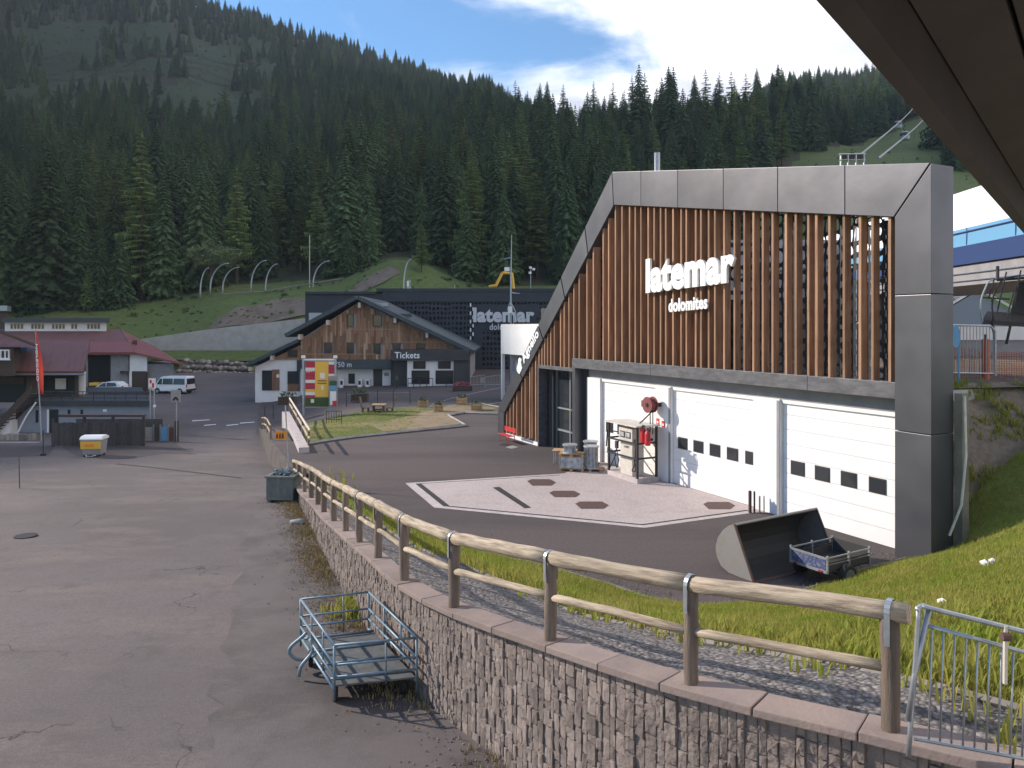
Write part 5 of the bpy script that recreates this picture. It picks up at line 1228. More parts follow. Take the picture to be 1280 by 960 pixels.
gp = G(219, 491.5, zlot(0, 94)); van = vehicle('van', 'white passenger van parked by the long red-roofed building', 'van', (gp.x - .2, gp.y, zlot(0, gp.y)), R(168), van_p, 1.15, 2.0, (1.65, -1.6),
    [('front_window', [(1.0, 1.2), (1.75, 1.2), (1.32, 1.92), (1.0, 1.95)]), ('side_window', [(-.55, 1.22), (.9, 1.22), (.9, 1.95), (-.55, 1.97)]), ('rear_window', [(-2.3, 1.22), (-.68, 1.22), (-.68, 1.97), (-2.25, 1.95)])], m_carwhite, .34)
b = MB(); b.box(-2.56, -2.5, -.8, .8, 1.25, 1.95); b.build('tailgate_window', m_glass, van)
b = MB(); b.box(-2.6, -2.49, -.95, .95, .38, .62); b.build('bumper', m_steel, van)
for s in (-1, 1):
    b = MB(); b.box(-2.57, -2.48, s * .83, s * .96, .85, 1.25); b.build('tail_lamp', m_tail, van)
b = MB(); b.add([(1.42, -.82, 2.0), (1.42, .82, 2.0), (2.03, .86, 1.24), (2.03, -.86, 1.24)], [(0, 1, 2, 3)]); o = b.build('windscreen', m_glass, van); o.location = (.03, 0, .02)
car_p = [(-2.15, .35), (2.1, .32), (2.22, .55), (2.15, .80), (1.2, 1.02), (.35, 1.56), (-.3, 1.66), (-1.45, 1.62), (-2.1, 1.15), (-2.22, .8)]
gp = P(136, 491, 93); car = vehicle('car', 'white hatchback parked in front of the grey bay', 'car', (gp.x, 93.0, zlot(0, 93)), R(180), car_p, 1.0, 1.82, (1.35, -1.32),
    [('front_window', [(-.1, 1.05), (.95, 1.05), (.3, 1.48), (-.1, 1.55)]), ('rear_window', [(-1.5, 1.1), (-.18, 1.05), (-.18, 1.56), (-1.25, 1.52)])], m_carwhite, .34)
for s in (-1, 1):
    b = MB(); b.box(2.05, 2.2, s * .6, s * .85, .68, .82); b.build('headlight', m_glass, car)
    b = MB(); b.box(-2.2, -2.02, s * .6, s * .88, .95, 1.1); b.build('tail_lamp', m_tail, car)
yv = thing('yellow_machine', 'yellow low machine parked behind the white hatchback', 'machine', P(118, 489, 96.5))
pbox(111, 123, 478.5, 482, 95.8, 1.4).build('bonnet', m_yellow, yv, world=True, bevel=.05); pbox(110.5, 121, 482.2, 491, 95.9, 1.3).build('chassis', m_steel, yv, world=True)
for a in (113, 119):
    b = MB(); b.cyl(P(a, 491, 95.8), (0, 1, 0), .32, .3, 14); b.build('wheel', m_tyre, yv, world=True)

# ------------------------------------------------------------------ lower left: enclosure, bin, flag, signs
en_ = thing('timber_enclosure', 'dark slatted timber enclosure with roof beam behind the waste bin', 'enclosure', (lx_(122, 50.5), 50.5, -1.4))
EZ = 50.5; zg = zlot(0, EZ)
px = 65.0
while px < 178.5:
    b = MB(); x0 = lx_(px, EZ); b.box(x0, x0 + .115, EZ, EZ + .04, zg + .05, lz_(528.5, EZ) + random.uniform(-.03, .03)); b.build('slat', m_fencewood, en_, world=True); px += 2.45
for a in (65, 104, 140, 178.5):
    b = MB(); x0 = lx_(a, EZ); b.box(x0 - .07, x0 + .07, EZ + .05, EZ + .2, zg - .1, lz_(519 if a > 70 else 524, EZ)); b.build('post', m_brown if a > 170 else m_fencewood, en_, world=True)
for yy in (536, 553): part('rail', m_fencewood, en_, 65, 179, yy, yy + 1.5, EZ + .05, .05)
part('roof_beam', m_brown, en_, 72, 179, 518.5, 521.5, EZ - .1, .4)
b = MB(); 
for a in (90, 118, 150): b.box(lx_(a, EZ + 1.5), lx_(a, EZ + 1.5) + .7, EZ + 1, EZ + 1.7, zg, lz_(523.5, EZ + 1)) 
en2 = MB(); en2.box(lx_(65, EZ) - .02, lx_(179, EZ), EZ + 2.8, EZ + 2.86, zg, lz_(530, EZ)); en2.build('back_panel', m_fencewood, en_, world=True)
bi = G(118, 569.5, zlot(0, 45)); bn = thing('waste_bin', 'wheeled grey waste container with orange front and white lid', 'waste bin', (bi.x, bi.y, zlot(0, bi.y)), R(6))
b = MB(); b.hexa([Vector(q) for q in ((-.52, -.4, .14), (.52, -.4, .14), (.52, .42, .14), (-.52, .42, .14), (-.62, -.5, 1.08), (.62, -.5, 1.08), (.62, .5, 1.08), (-.62, .5, 1.08))]); b.build('tub', m_greywall, bn, bevel=.03)
b = MB(); b.hexa([Vector(q) for q in ((-.60, -.50, .52), (.60, -.50, .52), (.58, -.44, .52), (-.58, -.44, .52), (-.63, -.53, 1.0), (.63, -.53, 1.0), (.60, -.46, 1.0), (-.60, -.46, 1.0))]); fr_ = b.build('front_panel', m_yellow, bn)
b = MB(); b.box(-.35, .2, -.538, -.515, .66, .84); b.build('print', m_orange, fr_)
b = MB(); b.prism([(-.56, 1.08), (.56, 1.08), (.56, 1.2), (.2, 1.34), (-.3, 1.32), (-.56, 1.18)], 'x', -.66, .66); b.build('lid', m_white, bn, bevel=.03)
for x in (-.45, .45):
    for y in (-.33, .33):
        b = MB(); b.cyl((x, y, .09), (1, 0, 0), .09, .06, 12); b.build('castor', m_black, bn)
b = MB(); b.tube([(-.3, -.5, .12), (-.1, -.75, .1), (.12, -.75, .1), (.3, -.5, .12)], .03, 6); b.build('tow_bar', m_galv, bn)
# feather flag
fp = G(52, 552, zlot(0, 55)); FZ = fp.y
fg = thing('feather_flag', 'tall red feather flag with white lettering on a pale pole', 'flag', (fp.x, FZ, zlot(0, FZ)))
b = MB(); b.tube([(lx_(52, FZ), FZ, fp.z - .1), (lx_(49, FZ), FZ, lz_(490, FZ)), (lx_(44, FZ), FZ, lz_(412, FZ))], [.05, .04, .02], 8); b.build('pole', m_galv, fg, world=True)
b = MB(); nsl = 14; L_, R_ = [], []
for k in range(nsl + 1):
    t = k / nsl; yy = lerp(412, 493, t); lft = lerp(43.6, 47.5, t); rgt = lft + lerp(.6, 7.2, min(1, t * 2.4) ** .7); wv = .08 * math.sin(t * 7)
    b.v += [(lx_(lft, FZ), FZ + wv, lz_(yy, FZ)), (lx_((lft + rgt) / 2, FZ), FZ + wv + .08, lz_(yy, FZ)), (lx_(rgt, FZ), FZ - wv, lz_(yy, FZ))]
for k in range(nsl):
    for j in range(2): b.f.append((k * 3 + j, k * 3 + j + 1, k * 3 + 4 + j, k * 3 + 3 + j))
o = b.build('banner', m_redflag, fg, world=True, smooth=True); md = o.modifiers.new('t', 'SOLIDIFY'); md.thickness = .01
def fit_flag(u, v, w):
    yy = lerp(430, 476, u); lft = lerp(44.6, 47.4, (yy - 412) / 81)
    return fg.matrix_basis.inverted() @ Vector((lx_(lft + .3 + 2.6 * v, FZ), FZ - .10 - .02 * w, lz_(yy, FZ)))
text_parts('NOLEGGIO', m_letter, fg, fit_flag, bold=.01)
# plan boards and notice panels beside the enclosure
def board(name, label, px0, px1, py0, py1, Y, legs, mat, dark=False):
    o = thing(name, label, 'sign', (lx_((px0 + px1) / 2, Y), Y, zlot(0, Y)))
    pbox(px0, px1, py0, py1, Y, .06).build('panel', mat, o, world=True, bevel=.01)
    for a in legs:
        b = MB(); b.tube([(lx_(a, Y), Y + .1, zlot(0, Y) - .1), (lx_(a, Y), Y + .1, lz_(py0, Y))], .05, 6); b.build('post', m_galv, o, world=True)
    return o
o = board('map_sign', 'white sign with red print on twin poles beside the terrace', 185.5, 194, 473, 486, 57, (187, 192), m_cream)
part('print', m_crimson, o, 187, 189.5, 475, 479, 56.99, .009); part('print', m_crimson, o, 190, 192.5, 479, 484, 56.99, .009); part('print', m_greywall, o, 187, 192, 484.3, 485.3, 56.99, .009)
b = MB(); b.cyl(P(193.2, 507.5, 56.9), (0, 1, 0), .12, .05, 12); b.build('reflector', m_white, o, world=True)
o = board('direction_sign', 'grey road sign with black arrow on a single pole', 213.5, 225.5, 487.5, 503, 56, (220,), m_curb)
b = MB(); 
for s in (-1, 1): b.tube([P(219.5, 496.5, 55.97), P(219.5 + s * 3.4, 500.5, 55.97)], .06, 4)
b.build('arrow', m_black, o, world=True)
nbd = thing('notice_boards', 'row of low notice panels in a timber frame by the kerb', 'notice board', (lx_(205, 53), 53, zlot(0, 53)))
for a, c, mt in ((181, 190.5, m_curb), (191.5, 198, m_fencewood), (201.5, 208.5, m_signblue), (211, 217, m_rust)): part('panel', mt, nbd, a, c, 534, 551, 53, .06)
for a in (190.8, 199.3, 209.3, 218, 221.5): part('post', m_brown if a > 215 else m_galv, nbd, a, a + 1.3, 531 if a < 215 else 526, 555, 52.9, .12)
part('ledge', m_curb, nbd, 181, 194, 553.5, 556, 52.6, .4)
lw = thing('low_stone_wall', 'low stone kerb wall with plants below the stair', 'wall', (lx_(10, 54), 54, -1.5))
for k in range(11):
    part('stone', m_boulder, lw, -20 + k * 5.5, -15 + k * 5.5, 543 + random.uniform(-1, 1), 556, 53.5 + random.uniform(0, .1), .5)
part('path_edge', m_curb, lw, -30, 46, 553.5, 555.5, 52.2, .5)
gpst = thing('chain_post', 'thin rusty post with drooping chain on the open lot', 'post', G(24.5, 612, zlot(0, 36)))
q = G(24.5, 612, zlot(0, 36)); b = MB(); b.tube([q, q + Vector((-.03, 0, 1.55))], .022, 6); b.build('rod', m_rust, gpst, world=True)
b = MB(); cpts = [q + Vector((-.02, 0, 1.05))] + [q + Vector((-.3 * k, .2 * k, 1.05 - .32 * math.sin(k / 6 * 1.4))) for k in range(1, 7)]; b.tube(cpts, .014, 5); b.build('chain', m_rust, gpst, world=True)
q = G(54, 569, zlot(0, 45)); b = MB(); b.tube([q, q + Vector((0, 0, 1.6))], .03, 6); b.box(q.x - .12, q.x + .12, q.y - .12, q.y + .12, q.z, q.z + .1); tag(b.build('marker_post', m_steel), 'thin dark marker post on the kerb near the waste bin', 'post')
m_lot2 = ground_mat('asphalt_repair', [(0.5, .45, .62, (0.075, 0.065, 0.063), .8, one), (3, .55, .7, (0.15, 0.12, 0.11), .5, (.5, 2, 1)), (60, .5, .7, (0.22, 0.19, 0.183), .5, one)], (0.132, 0.112, 0.109), bump=.4, bsc=80)
lp_ = [G(330, 633, -.55), G(312, 668, -.4), G(300, 720, -.1), G(290, 790, .3), G(272, 880, .6), G(252, 990, .8)]
lp_ = catmull(lp_, 8); lp_ = [(p.x + .45 * noise.noise(Vector((p.y * .9, 0, 3))) + .2 * noise.noise(Vector((p.y * 3, 1, 3))), p.y) for p in lp_]
rp_ = [(p.x, p.y) for p in WO if 9.0 < p.y < 31.5]
sheet('asphalt_strip', lp_ + rp_[::-1], zlot, m_lot2, .7, .008)
# thin pole shadow painted as a dark strip; drain on the lot
b = MB(); qs = [G(146, 580, zlot(0, 43)), G(185, 584, zlot(0, 42)), G(240, 591, zlot(0, 40.5)), G(302, 599, zlot(0, 38.8))]
pts = catmull(qs, 4); b.v = []; 
for p in pts: b.v += [(p.x, p.y - .14, zlot(0, p.y - .14) + .008), (p.x, p.y + .14, zlot(0, p.y + .14) + .008)]
b.f = [(2 * i, 2 * i + 2, 2 * i + 3, 2 * i + 1) for i in range(len(pts) - 1)]; b.build('pole_shadow', m_dark, fix=False, kind='structure')
sheet('cast_shadow', [tuple(G(78, 560, -1.4)[:2]), tuple(G(95, 570, -1.35)[:2]), tuple(G(150, 575, -1.3)[:2]), tuple(G(205, 567, -1.35)[:2]), tuple(G(246, 568.5, -1.35)[:2]), tuple(G(222, 558, -1.45)[:2]), tuple(G(215, 535, -1.55)[:2]), tuple(G(100, 535, -1.55)[:2])], zlot, m_yard, 2, .010)  # building shadow on the lot, laid as a dark sheet
sheet('cast_shadow', [tuple(G(-60, 575, -1.3)[:2]), tuple(G(60, 570, -1.35)[:2]), tuple(G(70, 557, -1.4)[:2]), tuple(G(-60, 557, -1.4)[:2])], zlot, m_yard, 2, .010)  # shaded far edge of the lot, also laid as a dark sheet
q = G(32, 670, zlot(0, 24.5)); b = MB(); b.prism([(q.x + .35 * math.cos(t * .5236), q.y + .35 * math.sin(t * .5236)) for t in range(12)], 'z', q.z - .02, q.z + .02)
mh = tag(b.build('lot_manhole', m_steel), 'round dark manhole cover in the worn lot', 'manhole cover')
for yy, a, c in ((526, 240, 262), (532, 255, 270), (532, 283, 298), (529, 300, 318)):
    q = [G(a, yy, -1.6), G(c, yy - 1.4, -1.6), G(c, yy - .6, -1.6), G(a, yy + .9, -1.6)]; b = MB(); b.add([(p.x, p.y, zlot(0, p.y) + .012) for p in q], [(0, 3, 2, 1)]); b.build('road_marking', m_white, fix=False, kind='structure')

# ------------------------------------------------------------------ planter box with sign pole, wedge wall, lawn island
pb_ = G(350.5, 628.5, -.6); pl = thing('planter_box', 'green timber planter box with sign pole beside the fence end', 'planter', (pb_.x, pb_.y + .5, zlot(0, pb_.y + .5)), R(-4))
for k in range(8):
    b = MB(); b.box(-.58 + k * .145, -.44 + k * .145, -.50, -.46, .14, 1.08); b.build('board', m_planter, pl)
for k in range(7):
    for s in (-1, 1):
        b = MB(); b.box(s * .585, s * .545, -.46 + k * .132, -.335 + k * .132, .14, 1.08); b.build('board', m_planter, pl)
b = MB(); b.box(-.54, .54, .42, .46, .1, 1.08); b.build('back', m_planter, pl)
b = MB(); b.box(-.64, .64, -.56, -.40, 1.08, 1.16); b.box(-.64, .64, .36, .52, 1.08, 1.16); b.box(-.64, -.48, -.40, .36, 1.08, 1.155); b.box(.48, .64, -.40, .36, 1.08, 1.155); b.build('rim', m_planter, pl, bevel=.01)
b = MB(); b.box(-.5, .5, -.44, .4, .95, 1.07); b.build('soil', m_soil, pl)
for x in (-.5, .5): 
    b = MB(); b.box(x - .06, x + .06, -.44, .4, 0, .14); b.build('foot', m_planter, pl)
b = MB(); b.box(-.58, .58, -.515, -.501, .14, .24); b.build('base_rail', m_planter, pl)
rr = random.Random(8); b = MB()
for k in range(160):
    c_ = Vector((rr.uniform(-.4, .35), rr.uniform(-.35, .3), 1.08 + rr.uniform(0, .3))); d1_ = Vector((rr.uniform(-1, 1), rr.uniform(-1, 1), rr.uniform(-.5, 1))).normalized() * .09; d2_ = Vector((rr.uniform(-1, 1), rr.uniform(-1, 1), rr.uniform(-.5, 1))).normalized() * .09
    b.add([c_, c_ + d1_, c_ + d1_ + d2_, c_ + d2_], [(0, 1, 2, 3)])
b.build('plants', M('bluish_plant', (0.14, 0.19, 0.22), .8, rnd=.2), pl, fix=False, kind='stuff')
b = MB(); b.tube([(.18, .1, 1.0), (.02, .1, 4.1)], .03, 8); b.build('pole', m_galv, pl)
b = MB(); b.box(-.42, .08, .05, .075, 2.62, 3.0); sgn = b.build('sign_plate', m_orange, pl)
for k, x in enumerate((-.33, -.2, -.08)):
    b = MB(); b.prism([(x - .05, 2.68), (x + .05, 2.68), (x + .03, 2.9), (x - .03, 2.85 + .03 * k)], 'y', .044, .049); b.build('pictogram', m_brown, sgn)
bg_ = G(373, 655, -.4); b = MB(); bm = bmesh.new(); bmesh.ops.create_icosphere(bm, subdivisions=2, radius=.2); b.v = [tuple(Vector((v.co.x * 1.6, v.co.y, v.co.z * .6)) * (1 + .3 * noise.noise(v.co * 9)) + bg_ + Vector((0, 0, .08))) for v in bm.verts]; b.f = [tuple(v.index for v in f.verts) for f in bm.faces]; bm.free()
tag(b.build('litter_bag', m_greywall, smooth=True), 'grey plastic bag lying at the foot of the stone wall', 'bag')
# wedge wall with log railing
wd_ = thing('wedge_wall', 'sloping pale concrete wedge wall with log handrail by the lawn', 'wall', (-12, 47, -.5))
a, c = G(380, 566, 0), Vector((lx_(357, 58), 58, 0)); dv = (c - a).normalized(); sv = Vector((dv.y, -dv.x, 0)) * .28
b = MB(); b.hexa([a + Vector((0, 0, -.8)) - sv, a + Vector((0, 0, -.8)) + sv, c + Vector((0, 0, -1.6)) + sv, c + Vector((0, 0, -1.6)) - sv, a + Vector((0, 0, .30)) - sv, a + Vector((0, 0, .30)) + sv, c + Vector((0, 0, .15)) + sv, c + Vector((0, 0, .15)) - sv]); b.build('wall', m_padedge, wd_, world=True, bevel=.02)
for k in range(5):
    q = a.lerp(c, .04 + k * .235) + sv * 1.1; b = MB(); b.tube([q + Vector((0, 0, -.1)), q + Vector((0, 0, 1.25))], .07, 7); b.build('post', m_post, wd_, world=True)
for h in (.75, 1.2):
    b = MB(); b.tube([a + sv * 1.1 + Vector((0, 0, h)), c + sv * 1.1 + Vector((0, 0, h))], .065, 7); b.build('rail', m_beamend if h > 1 else m_log, wd_, world=True)
ew = thing('kerb_railing', 'short weathered railing along the raised yard edge', 'railing', (-15.5, 47, -.7))
for k in range(4):
    y = 44.5 + k * 3.4; q = Vector((xedge(y), y, zyard(xedge(y) + .2, y))); b = MB(); b.tube([q - Vector((0, 0, .2)), q + Vector((0, 0, .9))], .06, 6); b.build('post', m_post, ew, world=True)
for h in (.4, .85):
    b = MB(); b.tube([Vector((xedge(y), y, zyard(xedge(y) + .2, y) + h)) for y in (44.5, 48, 51.5, 54.8)], .05, 6); b.build('rail', m_log, ew, world=True)
isl = [G(381, 557), G(410, 552), G(440, 548), G(500, 541.5), G(582, 534), G(560, 522.5), G(580, 519.5), G(626, 521), G(626, 511, .2), G(600, 506, .25), G(548, 511, .1), G(488, 514, .05), G(430, 518), G(379, 521, -.1)]
ip_ = [(p.x, p.y) for p in isl]
sheet('lawn_island', ip_, lambda x, y: zyard(x, y) + .10, m_patch, 1.5)
b = MB(); b.tube([Vector((x, y, zyard(x, y) + .07)) for x, y in ip_ + ip_[:1]], .11, 4); b.build('kerb', m_curb, kind='structure')
m_bare = ground_mat('bare_lawn', [(0.5, .45, .6, (0.30, 0.22, 0.13), .8, one), (1.5, .52, .62, (0.12, 0.13, 0.045), .7, one), (8, .45, .6, (0.18, 0.135, 0.085), .6, one)], (0.24, 0.18, 0.115), bump=.5, bsc=12)
bl_ = [G(462, 533), G(505, 525), G(545, 516), G(575, 510), G(602, 508.5, .2), G(622, 512, .2), G(600, 518.5), G(566, 521), G(559, 523), G(576, 533), G(520, 538.5), G(480, 541)]
sheet('bare_lawn', [(p.x, p.y + .6 * noise.noise(Vector((p.x, 0, 7)))) for p in bl_], lambda x, y: zyard(x, y) + .10, m_bare, 1.0, .012)
# billboard
BZ = 57.5; bb = thing('billboard', 'framed billboard with yellow centre and red patterned edges on the lawn', 'billboard', (lx_(399, BZ), BZ, .1))
for a in (379.3, 419.3):
    b = MB(); b.tube([(lx_(a, BZ), BZ, -.1), (lx_(a, BZ), BZ, lz_(447, BZ))], .085, 8); b.build('post', m_galv, bb, world=True)
    b = MB(); b.cyl(P(a, 446, BZ), (0, 0, 1), .14, .2, 10); b.build('cap', m_white, bb, world=True)
part('top_bar', m_white, bb, 380, 418.6, 448.6, 450.6, BZ - .06, .12)
part('panel', m_greywall, bb, 381, 418.4, 450.8, 510, BZ + .0, .08)
part('poster', m_amber, bb, 393.8, 410.5, 451.8, 496, BZ - .03, .03)
for s0, s1 in ((381.8, 393.6), (410.7, 418.2)):
    for k in range(6):
        t = 452 + k * 7.6; part('stripe', (m_crimson, m_cream)[k % 2 if s0 < 400 else (k + 1) % 2], bb, s0, s1, t, t + 3.6 + random.uniform(0, .6), BZ - .03, .03); part('stripe', m_crimson if k != 4 else m_amber, bb, s0, s1, t + 4.3, t + 7.4, BZ - .03, .03)
text_world('ROW', m_cream, bb, fit_l(382.5, 393, 459.5, 465.5, BZ - .035, .01), bold=.02, name='print')
for t in (475.5, 478.5): part('print', m_brown, bb, 397, 408, t, t + 1.1, BZ - .038, .006)
part('print', m_cream, bb, 400, 406, 466, 473, BZ - .038, .006); part('print', m_cream, bb, 401.5, 404.5, 482, 487.5, BZ - .038, .006)
part('lower_print', m_leaf, bb, 381.5, 418, 497, 508, BZ - .02, .02); part('print', m_cream, bb, 388.5, 392.5, 499, 503.5, BZ - .03, .008)
fs_ = thing('info_stand', 'white and red leaflet stand leaning beside the billboard', 'stand', (lx_(416, 56.5), 56.5, .1))
part('back', m_greywall, fs_, 411, 422, 470, 515, 56.7, .05); part('leaflet', m_white, fs_, 412.5, 420, 489, 506, 56.62, .06); part('leaflet', m_red, fs_, 415.5, 420.5, 501, 507.5, 56.58, .035); part('header', m_signblue, fs_, 412, 420.5, 482, 488, 56.62, .06); part('photo', m_leaf, fs_, 412, 420.5, 476, 481.5, 56.62, .06)
wr_ = thing('wire_rack', 'dark wire bicycle rack on the lawn edge', 'rack', (lx_(417, 52), 52, .1))
b = MB(); X0, X1 = lx_(408, 52), lx_(427, 52)
for t in range(7): x = lerp(X0, X1, t / 6); b.tube([(x, 52, .05), (x, 52, .85)], .018, 4)
b.build('bars', m_steel, wr_, world=True)
b = MB(); b.tube([(X0, 52, 0), (X0, 52, .88), (X1, 52, .88), (X1, 52, 0)], .03, 5); b.tube([(X0, 52, .3), (X1, 52, .3)], .025, 5); b.build('frame', m_steel, wr_, world=True)
# wooden furniture and planters
def picnic_chair(par, x, s):
    b = MB(); b.box(x - .28, x + .28, 57.2, 57.75, .48, .54); b.build('seat', m_post, par, world=True)
    b = MB(); b.hexa([Vector((x + s * .24, 57.2, .5)), Vector((x + s * .30, 57.2, .5)), Vector((x + s * .30, 57.75, .5)), Vector((x + s * .24, 57.75, .5)), Vector((x + s * .42, 57.2, 1.35)), Vector((x + s * .48, 57.2, 1.35)), Vector((x + s * .48, 57.75, 1.35)), Vector((x + s * .42, 57.75, 1.35))]); b.build('backrest', m_post, par, world=True)
    for dx in (-.22, .22):
        for yy in (57.25, 57.7): b = MB(); b.box(x + dx - .04, x + dx + .04, yy - .04, yy + .04, .0, .48); b.build('leg', m_post, par, world=True)
for x, s, w_ in ((lx_(457, 57.5), -1, 'billboard'), (lx_(487, 57.5), 1, 'planters')):
    o = thing('wooden_chair', 'rustic wooden chair on the %s side of the garden table' % w_, 'chair', (x, 57.5, .1)); picnic_chair(o, x, s)
tb_ = thing('garden_table', 'rustic wooden table on the lawn before the lodge', 'table', (lx_(472, 57.5), 57.5, .1))
part('top', m_pallet, tb_, 463.5, 480.5, 506, 507.5, 57.0, 1)
for a in (465, 477.5): part('leg', m_post, tb_, a, a + 1.6, 507.6, 519, 57.1, .7)
part('shelf', m_post, tb_, 466, 478, 512, 513, 57.2, .6)
def plantbox(px, py, w, lab, flowers=False, mat=m_pallet):
    p = G(px, py, zyard(0, 60) if py < 512 else .1); o = thing('wooden_planter', lab, 'planter', (p.x, p.y, p.z)); wd2 = w / F * p.y / 2
    for k in range(3):
        b = MB(); b.box(-wd2, wd2, 0, .05, .06 + k * .22, .26 + k * .22); b.build('board', mat, o)
    for s in (-1, 1):
        b = MB(); b.box(s * wd2, s * (wd2 - .06), .05, .8, .06, .7); b.build('side', mat, o)
        b = MB(); b.box(s * wd2 * .96 - .05, s * wd2 * .96 + .05, -.04, -.002, 0, .74); b.build('corner_post', mat, o)
    b = MB(); b.box(-wd2 + .07, wd2 - .07, .06, .74, .3, .62); b.build('soil', m_soil, o)
    b = MB(); b.box(-wd2 + .07, wd2 - .07, .75, .8, .06, .7); b.build('back', mat, o)
    rr = random.Random(int(px)); b = MB()
    for k in range(90 if flowers else 40):
        c_ = Vector((rr.uniform(-wd2, wd2) * .85, rr.uniform(.1, .7), rr.uniform(.6, 1.1 if flowers else .85))); d1_ = Vector((rr.uniform(-1, 1), rr.uniform(-1, 1), rr.uniform(-1, 1))).normalized() * .14; d2_ = Vector((rr.uniform(-1, 1), rr.uniform(-1, 1), rr.uniform(-1, 1))).normalized() * .14
        b.add([c_, c_ + d1_, c_ + d1_ + d2_, c_ + d2_], [(0, 1, 2, 3)])
    b.build('plants', m_flower if flowers == 2 else m_leaf, o, fix=False, kind='stuff')
plantbox(528.5, 512, 11, 'square wooden planter at the lawn corner by the road'); plantbox(548, 517.5, 10, 'square wooden planter in the middle of the bare lawn'); plantbox(577, 508, 12, 'wooden planter at the roadside with a thin stake'); plantbox(596, 516, 13, 'long wooden planter beside the green lawn strip')
plantbox(578, 492, 24, 'rust red flower trough at the ticket office corner', 2, m_rust); plantbox(449, 502, 20, 'brown flower trough in front of the lodge machines', 1, m_brown); plantbox(358, 507, 20, 'dark flower box with pale blooms at the wedge wall', 1, m_brown)
o = thing('lodge_bench', 'brown wooden bench under the lodge window', 'bench', (lx_(436, 80.5), 80.5, .2)); part('seat', m_rust, o, 429, 446, 487, 488.5, 80.2, .5); part('backrest', m_rust, o, 429, 446, 482, 485.5, 80.7, .08)
for a in (430, 444): part('leg', m_rust, o, a, a + 1.2, 488.6, 493, 80.3, .4)
sl = thing('slim_fence', 'row of slim grey posts and rope along the lodge forecourt', 'fence', (lx_(440, 63), 63, .1))
for px in (331, 341.5, 367, 433, 472, 491.5, 512.5):
    Yp = 66 if px < 370 else 63; zz_ = zyard(lx_(px, Yp), Yp); b = MB(); b.tube([(lx_(px, Yp), Yp, zz_ - .1), (lx_(px, Yp), Yp, zz_ + 1.25)], .035, 5); b.build('post', m_steel, sl, world=True)
b = MB(); b.tube([Vector((lx_(px, 63), 63, zyard(lx_(px, 63), 63) + 1.0)) for px in (433, 452, 472, 491.5, 512.5)], .012, 4); b.build('rope', m_galv, sl, world=True)
rb_ = thing('road_barrier', 'grey metal crowd barrier on the road beside the dark hall', 'barrier', (lx_(606, 76), 76, .6))
for a, c in ((588, 606), (607, 626)):
    b = MB(); x0, x1 = lx_(a, 76), lx_(c, 76); z0 = zyard(x0, 76) + .05
    b.tube([(x0, 76, z0), (x0, 76, z0 + 1.1), (x1, 76, z0 + 1.3), (x1, 76, z0)], .03, 5); b.tube([(x0, 76, z0 + .25), (x1, 76, z0 + .3)], .025, 4); b.build('frame', m_galv, rb_, world=True)
    b = MB()
    for t in range(1, 10): x = lerp(x0, x1, t / 10); b.tube([(x, 76, z0 + .25), (x, 76, z0 + 1.15)], .014, 4)
    b.build('bars', m_galv, rb_, world=True)
part('placard', m_curb, rb_, 600.5, 605.5, 472, 479, 75.9, .03)
for pts in ([(520, 513.5), (560, 499.5), (640, 485), (690, 479)], [(545, 520), (590, 508), (660, 498.5)]):
    q = [G(a, c, .3) for a, c in pts]; q = catmull(q, 4); b = MB()
    for p in q: b.v += [(p.x, p.y - .12, zyard(p.x, p.y) + .012), (p.x, p.y + .22, zyard(p.x, p.y) + .012)]
    b.f = [(2 * i, 2 * i + 2, 2 * i + 3, 2 * i + 1) for i in range(len(q) - 1)]; b.build('road_marking', m_padedge, fix=False, kind='structure')

# ------------------------------------------------------------------ yard: bench, fuel point, pallets, bucket, trailer
rb2 = thing('red_bench', 'small red slatted bench against the slatted wall', 'bench', W(fl(661), -1.15), GROT)
for k, (y, z, dy, dz) in enumerate(((-.02, .42, .11, .04), (-.15, .42, .11, .04), (-.28, .42, .11, .04))):
    b = MB(); b.box(-.75, .75, y - .3, y - .3 + dy, z, z + dz); b.build('seat_slat', m_red, rb2)
for z in (.62, .76):
    b = MB(); b.box(-.75, .75, -.12, -.09, z, z + .11); b.build('back_slat', m_red, rb2)
for x in (-.6, .6):
    b = MB(); b.tube([(x, -.5, 0), (x, -.5, .42), (x, -.12, .42), (x, -.06, .88)], .025, 6); b.tube([(x, -.14, .42), (x, -.05, 0)], .025, 6); b.build('leg', m_red, rb2)
# fuel point: local frame parallel to the facade, origin at its near left foot
fu0 = W(fl(811), -0.95); fu = thing('fuel_pump', 'old beige fuel pump in a dark steel cage with flat roof', 'fuel pump', fu0, GROT)
fu.matrix_basis = fu.matrix_basis @ Matrix.Diagonal((1.1, 1.1, 1.1, 1))
b = MB(); b.box(-1.05, 1.05, -.5, .55, 0, .2); b.build('plinth', m_padedge, fu, bevel=.015)
b = MB(); b.box(-.28, .55, -.38, .2, .2, 1.52); cb = b.build('cabinet', m_beige, fu, bevel=.02)
b = MB(); b.box(-.34, .60, -.42, .24, 1.52, 2.12); hd = b.build('head', m_beige, fu, bevel=.02)
for x in (-.2, .2):
    b = MB(); b.box(x - .02, x + .30, -.442, -.419, 1.72, 1.98); fr_ = b.build('dial_frame', m_steel, hd, bevel=.008)
    b = MB(); b.box(x + .02, x + .26, -.449, -.4425, 1.76, 1.94); b.build('dial', m_casting, fr_)
text_parts('SAMPI', m_steel, cb, lambda u, v, w: (lerp(-.02, .34, u), -.381 - .004 * w, lerp(1.30, 1.40, v)), bold=.01, name='print')
b = MB(); b.box(-1.12, 1.12, -.62, .6, 2.25, 2.31); b.build('roof_plate', m_beige, fu, bevel=.01)
